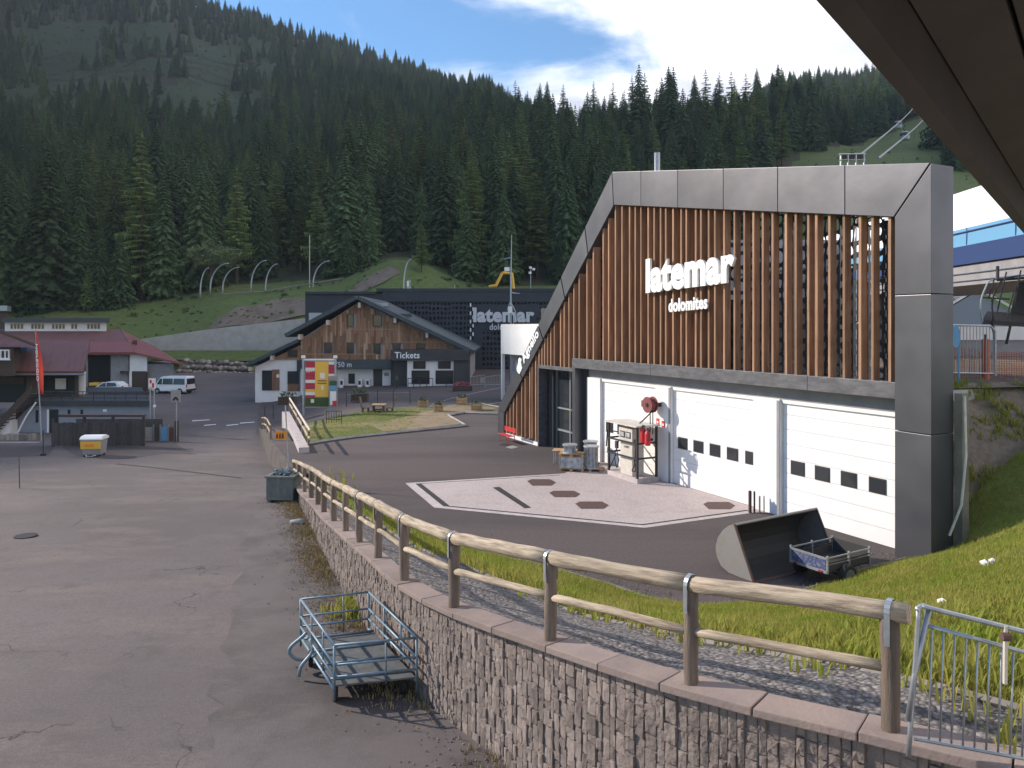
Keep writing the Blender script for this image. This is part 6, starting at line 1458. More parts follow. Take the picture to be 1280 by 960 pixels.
for x in (-1.0, 1.0):
    for y in (-.46, .48):
        b = MB(); b.box(x - .04, x + .04, y - .04, y + .04, .2, 2.25); b.build('cage_post', m_steel, fu)
for z in (.95, 1.55):
    b = MB(); b.box(-1.05, 1.05, -.53, -.50, z, z + .07); b.build('cage_rail', m_steel, fu)
    for x in (-1.0, 1.0):
        b = MB(); b.box(x - .02, x + .02, -.46, .48, z, z + .07); b.build('cage_rail', m_steel, fu)
b = MB(); b.tube([(-1.0, -.46, .22), (-.55, -.40, .95)], .025, 5); b.tube([(1.0, -.46, .22), (.7, -.4, .95)], .025, 5); b.build('brace', m_steel, fu)
hp = [(.62, -.3, 1.7), (.75, -.38, 1.2), (.72, -.4, .7), (.6, -.42, .45), (.85, -.44, .5), (.9, -.44, 1.1)]
b = MB(); b.tube(catmull([Vector(p) for p in hp], 5), .022, 6); b.build('hose', m_black, fu)
hp = [(-.36, -.3, 1.75), (-.5, -.38, 1.3), (-.62, -.42, .8), (-.45, -.44, .4), (-.34, -.44, .7), (-.46, -.44, 1.2)]
b = MB(); b.tube(catmull([Vector(p) for p in hp], 5), .022, 6); b.build('hose', m_black, fu)
b = MB(); b.box(-.56, -.40, -.46, -.38, 1.2, 1.5); b.build('nozzle', m_steel, fu)
pil = fl(831)
rl_ = thing('hose_reel', 'faded red hose reel with hanging hoses on the door pillar', 'hose reel', W(pil - .2, -.1, 3.4), GROT)
b = MB(); b.box(-.1, .1, -.35, 0, -.08, .08); b.build('bracket', m_steel, rl_)
for y in (-.62, -.32):
    b = MB(); b.cyl((-.12, y, 0), (0, 1, 0), .36, .04, 20); b.build('flange', m_reel, rl_)
b = MB(); b.cyl((-.12, -.47, 0), (0, 1, 0), .28, .26, 18); b.build('drum', m_reel, rl_)
b = MB(); b.cyl((-.12, -.66, 0), (0, 1, 0), .09, .05, 12); b.build('hub', m_steel, rl_)
b = MB(); b.box(-.60, -.40, -.6, -.36, -.12, .16); b.build('motor', m_reel, rl_)
wrel = rl_.matrix_basis.inverted() @ fu.matrix_basis
p0, p1 = Vector((.1, -.5, -.25)), wrel @ Vector((-1.05, -.5, 1.9))
b = MB(); pts = [p0.lerp(p1, t / 10) + Vector((0, 0, -.42 * math.sin(math.pi * t / 10))) for t in range(11)] + [wrel @ Vector((-1.1, -.52, 1.2))]; b.tube(pts, .03, 6); b.build('hose', m_black, rl_)
for x in (-.14, .05):
    b = MB(); b.tube([(x, -.45, -.3), (x + .02, -.46, -.9), (x - .02, -.44, -1.3)], .025, 5); b.build('hose', m_black, rl_)
for i, (x, zt) in enumerate(((1.16, 1.66), (1.46, 1.58))):
    ext = thing('fire_extinguisher', 'red fire extinguisher hanging on the cage, %s' % ('next to the pump head' if i == 0 else 'beside the door pillar'), 'extinguisher', fu.matrix_basis @ Vector((x, -.30, zt)), GROT)
    b = MB(); b.tube([(0, 0, 0), (0, 0, .02), (0, 0, .52), (0, 0, .6), (0, 0, .66)], [.11, .13, .13, .09, .04], 14); b.build('cylinder', m_red, ext)
    b = MB(); b.tube([(0, 0, .66), (0, 0, .74)], .045, 8); b.box(-.04, .16, -.02, .02, .72, .76); b.build('valve', m_steel, ext)
    b = MB(); b.tube([(.08, 0, .72), (.16, -.04, .6), (.17, -.06, .2)], .02, 5); b.build('hose', m_black, ext)
    b = MB(); b.box(-.05, .05, .12, .2, .2, .3); b.build('hook', m_steel, ext)
bt2 = MB(); bt2.box(1.0, 1.58, -.18, -.12, 1.78, 1.86); bt2.build('extinguisher_bar', m_steel, fu)
for x, z in ((-.16, 2.62), (.22, 2.55)):
    o = MB(); q = rl_.matrix_basis; b = MB(); b.box(pil - .2 + x - .10, pil - .2 + x + .10, -.116, -.101, z - .14, z + .14)
    sgn = b.build('safety_sign', m_red); sgn.matrix_basis = gar.matrix_basis; tag(sgn, 'red safety sign on the pillar directly under the hose reel' if x < 0 else 'red safety sign at the pillar edge beside the middle door', 'sign')
    b = MB(); b.box(pil - .2 + x - .05, pil - .2 + x + .05, -.119, -.1165, z - .08, z + .02); o = b.build('pictogram', m_white, sgn)
# pallets with grey castings
def pallet(lab, loc, rz, grp=None):
    o = thing('pallet', lab, 'pallet', loc, rz)
    for k in range(6):
        b = MB(); b.box(-.6, .6, -.4 + k * .137, -.29 + k * .137, .122, .144); b.build('deck_board', m_pallet, o)
    for x in (-.53, 0, .53):
        for y in (-.34, .03, .34): b = MB(); b.box(x - .07, x + .07, y - .05, y + .05, .022, .1); b.build('block', m_pallet, o)
        b = MB(); b.box(x - .07, x + .07, -.4, .4, .1, .122); b.build('stringer', m_pallet, o)
    for y in (-.34, .03, .34): b = MB(); b.box(-.6, .6, y - .05, y + .05, 0, .022); b.build('bottom_board', m_pallet, o)
    return o
pA = G(715, 588); pB = G(739, 588)
pallet('lower wooden pallet under the crated castings', pA, GROT + .9)
bx = thing('steel_crate', 'open grey steel crate between the two pallets', 'crate', pA + Vector((0, 0, .145)), GROT + .9)
for x in (-.55, .55):
    for y in (-.36, .36): b = MB(); b.box(x - .03, x + .03, y - .03, y + .03, 0, .55); b.build('corner', m_galv, bx)
for y in (-.345, .345): b = MB(); b.box(-.5, .5, y - .01, y + .01, .02, .54); b.build('side', m_casting, bx)
b = MB(); b.box(-.5, .5, -.32, .32, .02, .06); b.build('base', m_casting, bx)
pallet('upper wooden pallet on top of the steel crate', pA + Vector((0, 0, .695)), GROT + .9)
def casting(lab, loc, rz, r, h):
    o = thing('zinc_flange', lab, 'casting', loc, rz)
    b = MB(); b.cyl((0, 0, .03), (0, 0, 1), r, .06, 18); b.build('base_ring', m_casting, o)
    b = MB(); b.tube([(0, 0, .06), (0, 0, h * .5), (0, 0, h - .06)], [r * .62, r * .48, r * .66], 14); b.build('neck', m_casting, o)
    b = MB(); b.cyl((0, 0, h - .03), (0, 0, 1), r * 1.05, .06, 18); b.build('top_ring', m_casting, o)
    for k in range(6):
        w = k * 1.047; b = MB(); b.box(r * .45, r * .9, -.015, .015, .06, h - .06, Matrix.Rotation(w, 4, 'Z')); b.build('rib', m_casting, o)
casting('squat grey casting lying on the upper pallet', pA + Vector((-.1, 0, .845)), .3, .34, .42)
pallet('flat wooden pallet under the tall casting', pB, GROT + .85)
casting('tall grey flanged casting standing on a pallet', pB + Vector((0, -.05, .145)), .8, .36, 1.05)
pC = G(738, 579.5); casting('second tall grey casting behind the first', pC, .1, .36, 1.15)
pD = G(706, 579); tbx = thing('cable_drum', 'low beige topped crate behind the pallet stack', 'crate', pD, GROT + .9)
b = MB(); b.box(-.6, .6, -.4, .4, .62, .68); b.build('lid', m_pallet, tbx)
for x in (-.5, .5):
    for y in (-.3, .3): b = MB(); b.tube([(x, y, 0), (x, y, .62)], .03, 6); b.build('leg', m_galv, tbx)
# timber heap behind the pump
th_ = G(757, 588)
for k in range(7):
    a = W(fl(765 + random.uniform(-5, 5)), -1.1 - random.uniform(-.25, .35), .05 + .06 * (k // 2)); w = random.uniform(0, 3.1); d = Vector((math.cos(w), math.sin(w), random.uniform(0, .35))) * random.uniform(.3, .55)
    b = MB(); b.tube([a - Vector((d.x, d.y, 0)), a + d], .035, 5); tag(b.build('scrap_bar', m_rust if k % 2 else m_post), 'loose scrap bar in the heap between castings and pump', 'scrap', 'scrap heap bars')
# loader bucket
LB = Vector((6.5, 19.7, 0)); ldir = Vector((.86, .51, 0)); mdir = Vector((.51, -.86, 0)); BL = 3.45
bk = thing('loader_bucket', 'large worn steel loader bucket lying on the asphalt', 'loader bucket', LB)
prof = [(0, 0.02), (.45, .015), (.85, .03), (1.12, .14), (1.28, .36), (1.33, .62), (1.25, .9), (1.06, 1.16), (.84, 1.34), (.655, 1.43)]   # t behind the lip, height
inn = [(0.0, .05), (.45, .05), (.84, .07), (1.09, .17), (1.23, .38), (1.28, .62), (1.205, .88), (1.03, 1.12), (.82, 1.29), (.64, 1.385)]
def bp_(t, z, l): return tuple(-mdir * t + ldir * l + Vector((0, 0, z)))
n = len(prof); b = MB()
for l in (.0, BL): b.v += [bp_(t, z, l) for t, z in prof] + [bp_(t, z, l) for t, z in inn]
m2 = 2 * n
for i in range(n - 1):
    b.f += [(i, i + 1, m2 + i + 1, m2 + i), (n + i, m2 + n + i, m2 + n + i + 1, n + i + 1)]
    for o_ in (0, m2): b.f.append((o_ + i, o_ + n + i, o_ + n + i + 1, o_ + i + 1))
b.f += [(0, m2, m2 + n, n), (n - 1, 2 * n - 1, m2 + 2 * n - 1, m2 + n - 1)]
b.build('shell', m_bucketin, bk)
for l, s in ((-.03, 0), (BL, 1)):
    b = MB(); poly = prof; b.v = [bp_(t, z, l) for t, z in poly] + [bp_(t, z, l + .03) for t, z in poly]; k = len(poly)
    b.f = [tuple(range(k)), tuple(range(2 * k - 1, k - 1, -1))] + [(i, (i + 1) % k, k + (i + 1) % k, k + i) for i in range(k)]; b.build('side_plate', m_bucket, bk)
    b = MB(); b.tube([bp_(-.02, .03, l + .015), bp_(.635, 1.43, l + .015)], .035, 6); b.build('edge_bar', m_rust, bk)
b = MB(); b.tube([bp_(.63, 1.41, -.03), bp_(.63, 1.41, BL + .03)], .04, 6); b.build('top_bar', m_bucket, bk)
b = MB(); q = [bp_(-.14, 0, 0), bp_(-.14, 0, BL), bp_(.05, 0, BL), bp_(.05, 0, 0), bp_(-.14, .02, 0), bp_(-.14, .02, BL), bp_(.05, .045, BL), bp_(.05, .045, 0)]; b.hexa([Vector(v) for v in q]); b.build('cutting_edge', m_rust, bk)
# trailer
TC = Vector((8.22, 19.05, 0.03)); tr_ = thing('box_trailer', 'small blue and grey utility trailer at the grass edge', 'trailer', TC + Vector((0, 0, .0)), math.atan2(.5, .866))
# local x along the bed, y towards the back left
LX, WYt, ZF, ZT = 1.75, 1.15, .47, .84
b = MB(); b.box(0, LX, 0, WYt, ZF - .05, ZF); b.build('bed', m_steel, tr_)
b = MB(); b.box(-.025, 0, .04, WYt - .04, ZF + .02, ZT - .06); b.build('tailgate', m_blue, tr_)
b = MB(); b.box(-.04, .0, .0, WYt, ZF - .05, ZF + .02); b.box(-.04, 0, 0, WYt, ZT - .06, ZT - .01); b.build('tailgate_rail', m_galv, tr_)
for x, y in ((0, 0), (0, WYt), (LX, 0), (LX, WYt), (LX / 2, 0), (LX / 2, WYt)):
    b = MB(); b.box(x - .025, x + .025, y - .025, y + .025, ZF - .05, ZT + .04); b.build('stake', m_galv, tr_)
for y in (0, WYt):
    for z in (ZT - .04, ZF + .2):
        b = MB(); b.box(.026, LX - .026, y - .012, y + .012, z, z + .035); b.build('side_rail', m_galv if z > .7 else m_steel, tr_)
    b = MB(); b.box(.026, LX - .026, y - .008, y + .008, ZF, ZF + .16); b.build('side_board', m_bucketin, tr_)
b = MB(); b.box(LX, LX + .02, .02, WYt - .02, ZF, ZT); b.build('headboard', m_bucketin, tr_)
for y in (-.14, WYt + .14): wheel(tr_, .62, y, .30, .30, .16)
b = MB(); b.tube([(.62, -.1, .27), (.62, WYt + .1, .27)], .03, 6); b.build('axle', m_steel, tr_)
b = MB(); b.tube([(LX, .25, ZF - .05), (LX + .8, WYt / 2, .36)], .03, 6); b.tube([(LX, WYt - .25, ZF - .05), (LX + .8, WYt / 2, .36)], .03, 6); b.tube([(LX + .8, WYt / 2, .36), (LX + .85, WYt / 2, 0.0)], .025, 6); b.build('drawbar', m_galv, tr_)
for y in (.18, .97): b = MB(); b.box(-.06, -.041, y - .06, y + .06, ZF - .04, ZF + .01); b.build('tail_lamp', m_tail, tr_)

# ------------------------------------------------------------------ tube cart on the lot
cq = [(376, 749), (461, 740), (521, 797), (418, 806.5)]; zc_ = 1.63
cc_ = [G(a, c, zc_) for a, c in cq]; c0 = cc_[0]; ux = (cc_[1] - cc_[0]); uy = ((cc_[3] - cc_[0]) + (cc_[2] - cc_[1])) / 2
ct = thing('luggage_cart', 'blue-grey tubular luggage cart parked against the stone wall', 'cart', ((cc_[0] + cc_[2]) / 2 - Vector((0, 0, zc_ - zlot(0, 13.7)))))
wdt, lng = ux.length, uy.length; ux.normalize(); uy.normalize(); cor = [c_ - cc_[0] for c_ in cc_]
def cp_(a, c, z):
    u, v = a / wdt, c / lng; return c0 + cor[1] * (u * (1 - v)) + cor[2] * (u * v) + cor[3] * ((1 - u) * v) + Vector((0, 0, z - zc_))
def ctube(name, *pts, r=.022, mt=m_cart): b = MB(); b.tube([cp_(*p) for p in pts], r, 7); return b.build(name, mt, ct, world=True, smooth=True)
zd = .98
for a in (0, wdt):
    for c in (0, lng): ctube('post', (a, c, .72), (a, c, zc_))
for z in (zc_, 1.30, 1.10):
    for c in (0, lng): ctube('end_rail', (0, c, z), (wdt, c, z), r=.02)
    for a in (0, wdt): ctube('side_rail', (a, 0, z), (a, lng, z), r=.024)
for c in (lng * .36, lng * .7):
    for a in (0, wdt): ctube('stay', (a, c, .9), (a, c, zc_), r=.018)
for c in (0, lng): ctube('stay', (wdt * .62, c, .9), (wdt * .62, c, zc_), r=.016)
b = MB(); b.hexa([cp_(.02, .3, .93), cp_(wdt - .02, .3, .93), cp_(wdt - .02, lng - .02, .93), cp_(.02, lng - .02, .93), cp_(.02, .3, .96), cp_(wdt - .02, .3, .96), cp_(wdt - .02, lng - .02, .96), cp_(.02, lng - .02, .96)]); b.build('deck', m_cartdeck, ct, world=True)
for k in range(4): ctube('deck_bar', (0, .3 + k * .62, .975), (wdt, .3 + k * .62, .975), r=.02)
for a in (0, wdt): ctube('chassis_bar', (a, 0, .9), (a, lng, .9), r=.03)
for s in (.25, .75):
    c = lng * s
    hb = [(-.03, c, 1.2), (-.12, c, 1.12), (-.30, c, .98), (-.33, c, .86), (-.22, c, .74), (-.02, c, .68)] if s < .5 else [(-.02, c - .9, 1.2), (-.02, c - .8, 1.0), (-.22, c - .75, .78), (-.26, c - .75, .6)]
    b = MB(); b.tube(catmull([cp_(*p) for p in hb], 4), .032, 8); b.build('handle', m_cart, ct, world=True, smooth=True)
for a in (.1, wdt - .1):
    for c in (.35, lng - .35):
        b = MB(); q = cp_(a, c, .62); zl = zlot(0, q.y); b.cyl((q.x, q.y, zl + .17), ux, .17, .08, 16); w_ = b.build('wheel', m_tyre, ct, world=True)
        b = MB(); b.tube([(q.x, q.y, zl + .17), (q.x, q.y, .92)], .025, 6); b.build('fork', m_cart, ct, world=True)

# ------------------------------------------------------------------ right: bank wall, upper terrace, lift station
rwl = thing('bank_wall', 'stained concrete side wall against the earth bank beside the garage', 'wall', W(CR[1] + .3, .5))
b = MB(); q = [W(CR[1] + .05, .36), W(CR[1] + .25, .42), W(CR[1] + .25, .72), W(CR[1] + .05, .72)]; b.hexa([Vector((p.x, p.y, -.4)) for p in q] + [Vector((p.x, p.y, 4.95)) for p in q]); b.build('wall', m_concold, rwl, world=True)
b = MB(); b.tube([W(CR[1] + .45, .2, 4.9), W(CR[1] + .5, .18, 3.2), W(CR[1] + .42, .1, 1.8), W(CR[1] + .2, -.1, .9)], .035, 6); b.build('cable', m_beige, rwl, world=True)
bot_ = [P(1168, 690, 21.9), P(1182, 668, 22.3), P(1200, 650, 22.5), P(1240, 623, 22.9), P(1280, 600, 23.2), P(1360, 560, 23.6), P(1600, 500, 24)]; top_ = [P(1150, 480, 25.6), P(1184, 479, 25.8), P(1200, 479, 26), P(1240, 478, 26.3), P(1280, 477, 26.6), P(1360, 476, 27), P(1600, 474, 27)]
b = MB(); bc_, tc_ = catmull(bot_, 8), catmull(top_, 8); nr = 14
for i in range(len(bc_)):
    for k in range(nr):
        t = k / (nr - 1) * 1.06 - .06; p = bc_[i].lerp(tc_[i], t); p = p + Vector((0, 0, .35 * math.sin(math.pi * max(0, t)) * (1 if i > 8 else .3))); nz = noise.fractal(p * .8, 1, 2, 3) * .28; p.y += nz; p.x -= nz * .5; b.v.append(tuple(p))
for i in range(len(bc_) - 1):
    for k in range(nr - 1): b.f.append((i * nr + k, (i + 1) * nr + k, (i + 1) * nr + k + 1, i * nr + k + 1))
b.build('earth_slope', m_earth, kind='structure', smooth=True)
# barrier, sign, net on the terrace edge
TZ = 27.0
tf = thing('terrace_barrier', 'grey crowd barrier on the terrace edge beside the metal frame', 'barrier', P(1215, 472, TZ))
b = MB(); b.tube([P(1186, 470, TZ), P(1186, 406, TZ), P(1238, 407.5, TZ), P(1244, 414, TZ), P(1244, 470, TZ)], .045, 7); b.tube([P(1186, 466, TZ), P(1244, 467, TZ)], .03, 6); b.build('frame', m_galv, tf, world=True)
for k in range(14): b = MB(); a = 1188 + k * 4.1; b.tube([P(a, 408, TZ), P(a, 466, TZ)], .014, 5); b.build('bar', m_galv, tf, world=True)
bs = thing('blue_sign', 'blue oval sign on a thin blue pole beside the barrier', 'sign', P(1198, 560, 25.5))
b = MB(); c_ = P(1195, 420.5, 26.2); b.prism([(c_.x + .16 * math.cos(t * .5236), c_.z + .42 * math.sin(t * .5236)) for t in range(12)], 'y', 26.2, 26.24); b.build('plate', m_signblue, bs, world=True)
b = MB(); b.tube([P(1198, 434, 26.25), P(1199, 520, 26.25)], .03, 6); b.build('pole', m_signblue, bs, world=True)
ob = thing('orange_post', 'rust orange padded post at the end of the safety net', 'post', P(1232, 470, 27.6))
b = MB(); b.tube([P(1232, 474, 27.6), P(1232, 424, 27.6)], .13, 10); b.build('pad', m_net, ob, world=True); b = MB(); b.tube([P(1232, 424, 27.6), P(1232, 418, 27.6)], .05, 8); b.build('tip', m_rust, ob, world=True)
nt = thing('safety_net', 'sagging red safety net strung along the terrace', 'net', P(1260, 470, 28))
b = MB()
for k in range(16):
    t = k / 15; b.tube([P(lerp(1190, 1330, s / 14), lerp(432, 474, t) + 9 * math.sin(s / 14 * math.pi) * (1 - t), 28) for s in range(15)], .010, 3)
for k in range(46):
    s = k / 45; b.tube([P(lerp(1190, 1330, s), lerp(432, 474, t / 4) + 9 * math.sin(s * math.pi) * (1 - t / 4), 28) for t in range(5)], .010, 3)
b.build('mesh', m_net, nt, world=True, kind='stuff')
b = MB(); b.tube([P(1330, 480, 28), P(1330, 425, 28)], .05, 6); b.build('post', m_galv, nt, world=True)
# station canopy: long rounded shell, white over blue
SY = 36.0
cs = thing('lift_station', 'lift station canopy, white above a light and dark blue band', 'lift station', P(1250, 408, SY))
ang = R(-93); ax = Vector((math.cos(ang), math.sin(ang), 0)); ay = Vector((-math.sin(ang), math.cos(ang), 0)); o0 = P(1181, 330, SY); o0.z = 0
def sp(l, d, z): return o0 + ax * l + ay * d + Vector((0, 0, z))
zb_, zn, zl_, zt_ = P(1181, 333, SY).z, P(1181, 312, SY).z, P(1181, 291, SY).z, P(1181, 236, SY).z
bands = [('navy_band', m_canopynavy, zb_, zn, .25, 0.0), ('blue_band', m_canopyblue, zn, zl_, 0.0, .05), ('white_shell', m_canopy, zl_, zt_, .05, 1.3)]
L0, L1 = -22.0, 9.0
for nm, mt, za, zz2, da, db in bands:
    segs = 1 if nm != 'white_shell' else 6; b = MB(); row = []
    for k in range(segs + 1):
        t = k / segs; d = da + (db - da) * (t ** 2 if segs > 1 else t); z = lerp(za, zz2, t); row.append((d, z))
    edges = [L0, -4.6, -.3, 4.2, L1]
    b.v = []
    for l in (L0, L1): b.v += [tuple(sp(l, d, z)) for d, z in row] + [tuple(sp(l, 7.5 - d, z)) for d, z in reversed(row)]
    k = len(row) * 2; b.f = [tuple(range(k)), tuple(range(2 * k - 1, k - 1, -1))] + [(i, (i + 1) % k, k + (i + 1) % k, k + i) for i in range(k)]
    b.build(nm, mt, cs, world=True)
for l in (-4.6, 1.9, 5.5):
    b = MB(); b.tube([sp(l, -.012, zn + .02), sp(l, -.012, zl_)], .02, 4); b.build('seam', m_canopynavy, cs, world=True)
b = MB(); b.tube([sp(L0, -.02, lerp(zn, zl_, .78)), sp(L1, -.02, lerp(zn, zl_, .78))], .035, 4); b.build('trim', m_canopynavy, cs, world=True)
b = MB(); q = [(L0 + .3, .4), (L1 - .3, .4), (L1 - .3, 7), (L0 + .3, 7)]; b.hexa([sp(l, d, zb_ - 1.0) for l, d in q] + [sp(l, d, zb_ - .02) for l, d in q]); b.build('underside', m_greywall, cs, world=True)
for z in (.35, .7):
    b = MB(); b.tube([sp(L0, .35, zb_ - z), sp(L1, .35, zb_ - z - .1)], .04, 5); b.build('guide_rail', m_galv, cs, world=True)
for l in (-12, 5): b = MB(); b.tube([sp(l, 4, 4.5), sp(l, 4, zb_ - .5)], .35, 10); b.build('column', m_galv, cs, world=True)
# chair hanging under the station
chh = thing('lift_chair', 'dark tubular chairlift chair hanging under the station canopy', 'lift chair', P(1255, 430, 29))
HY = 29.0
for dx in (0, 14):
    b = MB(); b.tube(catmull([P(1228 + dx, 402, HY), P(1226 + dx, 380, HY), P(1231 + dx, 362, HY), P(1240 + dx, 350, HY + .3), P(1275, 344, HY + .5)], 4), .035, 6); b.build('loop_bar', m_galv if dx == 0 else m_steel, chh, world=True)
for a, c, e, g2 in ((1243, 348, 1236, 372), (1258, 340, 1246, 392), (1268, 362, 1258, 398), (1276, 338, 1264, 400), (1228, 372, 1262, 374), (1247, 338, 1247, 350)):
    b = MB(); b.tube([P(a, c, HY + .1), P(e, g2, HY - .1)], .03, 5); b.build('bar', m_steel, chh, world=True)
b = MB(); b.hexa([P(1228, 405, HY), P(1300, 410, HY), P(1300, 398, HY + 1), P(1234, 394, HY + 1), P(1228, 400, HY), P(1300, 404, HY), P(1300, 393, HY + 1), P(1234, 389, HY + 1)]); b.build('seat', m_steel, chh, world=True)
b = MB(); b.hexa([P(1262, 396, HY + .9), P(1300, 396, HY + .9), P(1300, 396, HY + 1), P(1262, 396, HY + 1), P(1272, 352, HY + 1.2), P(1300, 352, HY + 1.2), P(1300, 352, HY + 1.3), P(1272, 352, HY + 1.3)]); b.build('backrest', m_steel, chh, world=True)
b = MB(); b.tube([P(1247, 333, HY + .5), P(1247, 350, HY + .3)], .06, 6); b.tube([P(1247, 350, HY + .3), P(1300, 346, HY + .6)], .06, 6); b.build('hanger', m_steel, chh, world=True)
for a, e, yy in ((1245, 1240, HY), (1258, 1264, HY + .5)): b = MB(); b.tube([P(a, 430, yy), P(e, 402, yy)], .05, 6); b.build('foot_bar', m_steel, chh, world=True)
# low glass hall behind
gh = thing('glass_hall', 'low hall with white ribbed gable roof behind the lift station', 'hall', P(1230, 430, 48))
GY = 48.0
for pts in ([P(1150, 405, GY), P(1222, 362, GY), P(1222, 362, GY + 12), P(1150, 405, GY + 12)], [P(1222, 362, GY), P(1300, 405, GY), P(1300, 405, GY + 12), P(1222, 362, GY + 12)]): roofslab('roof', m_canopy, gh, pts, .15)
b = MB(); b.prism([(lx_(1156, GY), 4), (lx_(1294, GY), 4), (lx_(1294, GY), lz_(404, GY)), (lx_(1222, GY), lz_(366, GY)), (lx_(1156, GY), lz_(404, GY))], 'y', GY + .3, GY + 11); b.build('gable', m_glassblue, gh, world=True)
for k in range(9):
    t = k / 8; p0, p1 = P(lerp(1150, 1222, t), lerp(405, 362, t), GY), None; p1 = p0 + Vector((0, 12, 0)); b = MB(); b.tube([p0 + Vector((0, 0, .2)), p1 + Vector((0, 0, .2))], .05, 4); b.build('roof_rib', m_galv, gh, world=True)
part('bright_backdrop', m_greywall, gh, 870, 1150, 300, 470, GY + 1, 6); part('white_band', m_white, gh, 1150, 1300, 408, 425, GY - .2, .4); part('lower_wall', m_greywall, gh, 1150, 1300, 425, 470, GY - .1, .4)  # first panel is added behind the pierced screen to brighten its holes
# cables and cabins on the far slope
cbl = []
for (x0, y0, Z0, x1, y1, Z1) in ((1070, 198, 60, 1152, 117, 420), (1098, 198, 60, 1165, 130, 420)):
    b = MB(); pts = [P(x0, y0, Z0).lerp(P(x1, y1, Z1), t / 8) - Vector((0, 0, 2.0 * math.sin(math.pi * t / 8))) for t in range(9)]; b.tube(pts, .12, 4); o = b.build('haul_cable', m_cable); tag(o, 'steel cable with the %s cabin climbing the meadow' % ('higher' if x0 < 1080 else 'lower'), 'cable'); cbl.append(pts)
for (px, py, Zc, lab) in ((1122.5, 156, 205, 'higher grey cable cabin above the meadow'), (1131, 169.5, 180, 'lower grey cable cabin above the meadow')):
    c_ = P(px, py, Zc); o = thing('cable_cabin', lab, 'cabin', c_); b = MB()
    b.tube([(0, 0, -1.15), (0, 0, -.95), (0, 0, 0), (0, 0, .75), (0, 0, 1.0)], [.8, 1.0, 1.1, .95, .5], 12); b.build('cabin', m_gondola, o, smooth=False)
    b = MB(); b.tube([(0, 0, -.15), (0, 0, .6)], [1.12, 1.02], 12); b.build('window_band', m_glass, o)
    b = MB(); b.tube([(0, 0, 1.0), (-.3, 0, 1.8), (.1, 0, 2.6)], .1, 6); b.build('hanger', m_steel, o)

# ------------------------------------------------------------------ near barrier and eave
nb2 = thing('pedestrian_barrier', 'galvanised pedestrian barrier on the grass past the log fence end', 'barrier', (4.2, 6.4, 3.2))
BY0, BY1 = 6.3, 5.9
a0, a1 = P(1150, 757, BY0), P(1330, 802, BY1); b = MB()
foot = 3.2
b.tube(catmull([Vector((a0.x - .10, a0.y, foot)), Vector((a0.x - .015, a0.y, a0.z - .12)), Vector((a0.x - .03, a0.y, a0.z - .05)), Vector((a0.x + .02, a0.y, a0.z)), a0 + (a1 - a0) * .08, a0 + (a1 - a0) * .5, a1], 4), .021, 8); b.build('top_tube', m_galv, nb2, world=True, smooth=True)
m0, m1 = P(1157, 781, BY0), P(1335, 830, BY1); b = MB(); b.tube([m0, m1], .017, 8); b.build('mid_rail', m_galv, nb2, world=True, smooth=True)
b = MB(); b.tube([P(1161, 762, BY0), P(1143, 845, BY0), P(1135, 900, BY0)], .024, 8); b.build('end_post', m_galv, nb2, world=True, smooth=True)
for k in range(12):
    t = (k + .6) / 12; p = m0.lerp(m1, t); b = MB(); b.tube([p, Vector((p.x - .03, p.y, foot + .15))], .0085, 6); b.build('bar', m_galv, nb2, world=True, smooth=True)
b = MB(); b.tube([Vector((m0.x - .1, m0.y, foot + .15)), Vector((m1.x, m1.y, foot + .15))], .017, 6); b.build('bottom_rail', m_galv, nb2, world=True)
b = MB(); p = P(1257, 782, 6.05); b.tube([p, p - Vector((.005, 0, .48))], .018, 8); b.build('coupling_post', m_beamend, nb2, world=True); b = MB(); b.cyl(P(1257, 796, 6.03), (1, 0, 0), .035, .07, 10); b.build('clamp', m_rust, nb2, world=True)
# eave of the building the view is taken from
ev = thing('roof_eave', 'dark wooden roof eave overhanging the viewpoint', 'eave', (3, 1.5, 7.4))
e0, e1 = Vector((-.45, -.05, 7.36)), Vector((3.25, 4.5, 7.36)); ed = (e1 - e0).normalized(); ei = Vector((ed.y, -ed.x, 0))    # into the roof (right-back)
slope = .32
def er_(l, d, h=0): p = e0 + ed * l + ei * d; return Vector((p.x, p.y, e0.z + d * slope + h))
EL = (e1 - e0).length
def ebox(name, mt, l0, l1, d0, d1, h0, h1):
    b = MB(); q = [(l0, d0), (l1, d0), (l1, d1), (l0, d1)]; b.hexa([er_(l, d, h0) for l, d in q] + [er_(l, d, h1) for l, d in q]); return b.build(name, mt, ev, world=True)
ebox('fascia', m_fascia, 0, EL, 0, .035, 0, .26)
d = .04
k = 0
while d < 3.2:
    ebox('soffit_board', m_fascia if d < .25 else (m_soffit if k % 4 else m_rafter), 0, EL, d, d + .125, .12, .145); d += .135; k += 1
ebox('wall_plate', m_soffit, 0, EL, .5, .66, .0, .118)
for l in (1.0, 2.2, 3.4, 4.6, 5.6): ebox('rafter', m_soffit, l, l + .12, .68, 3.2, -.03, .118)
ebox('roof_sheet', m_slate, -.05, EL + .05, -.06, 3.25, .27, .30)
b = MB(); w0, w1 = er_(0, 3.0), er_(EL, 3.0); b.hexa([Vector((w0.x, w0.y, 1)), Vector((w1.x, w1.y, 1)), Vector((w1.x + ei.x * .3, w1.y + ei.y * .3, 1)), Vector((w0.x + ei.x * .3, w0.y + ei.y * .3, 1)), w0, w1, w1 + ei * .3, w0 + ei * .3]); b.build('wall', m_white, ev, world=True)

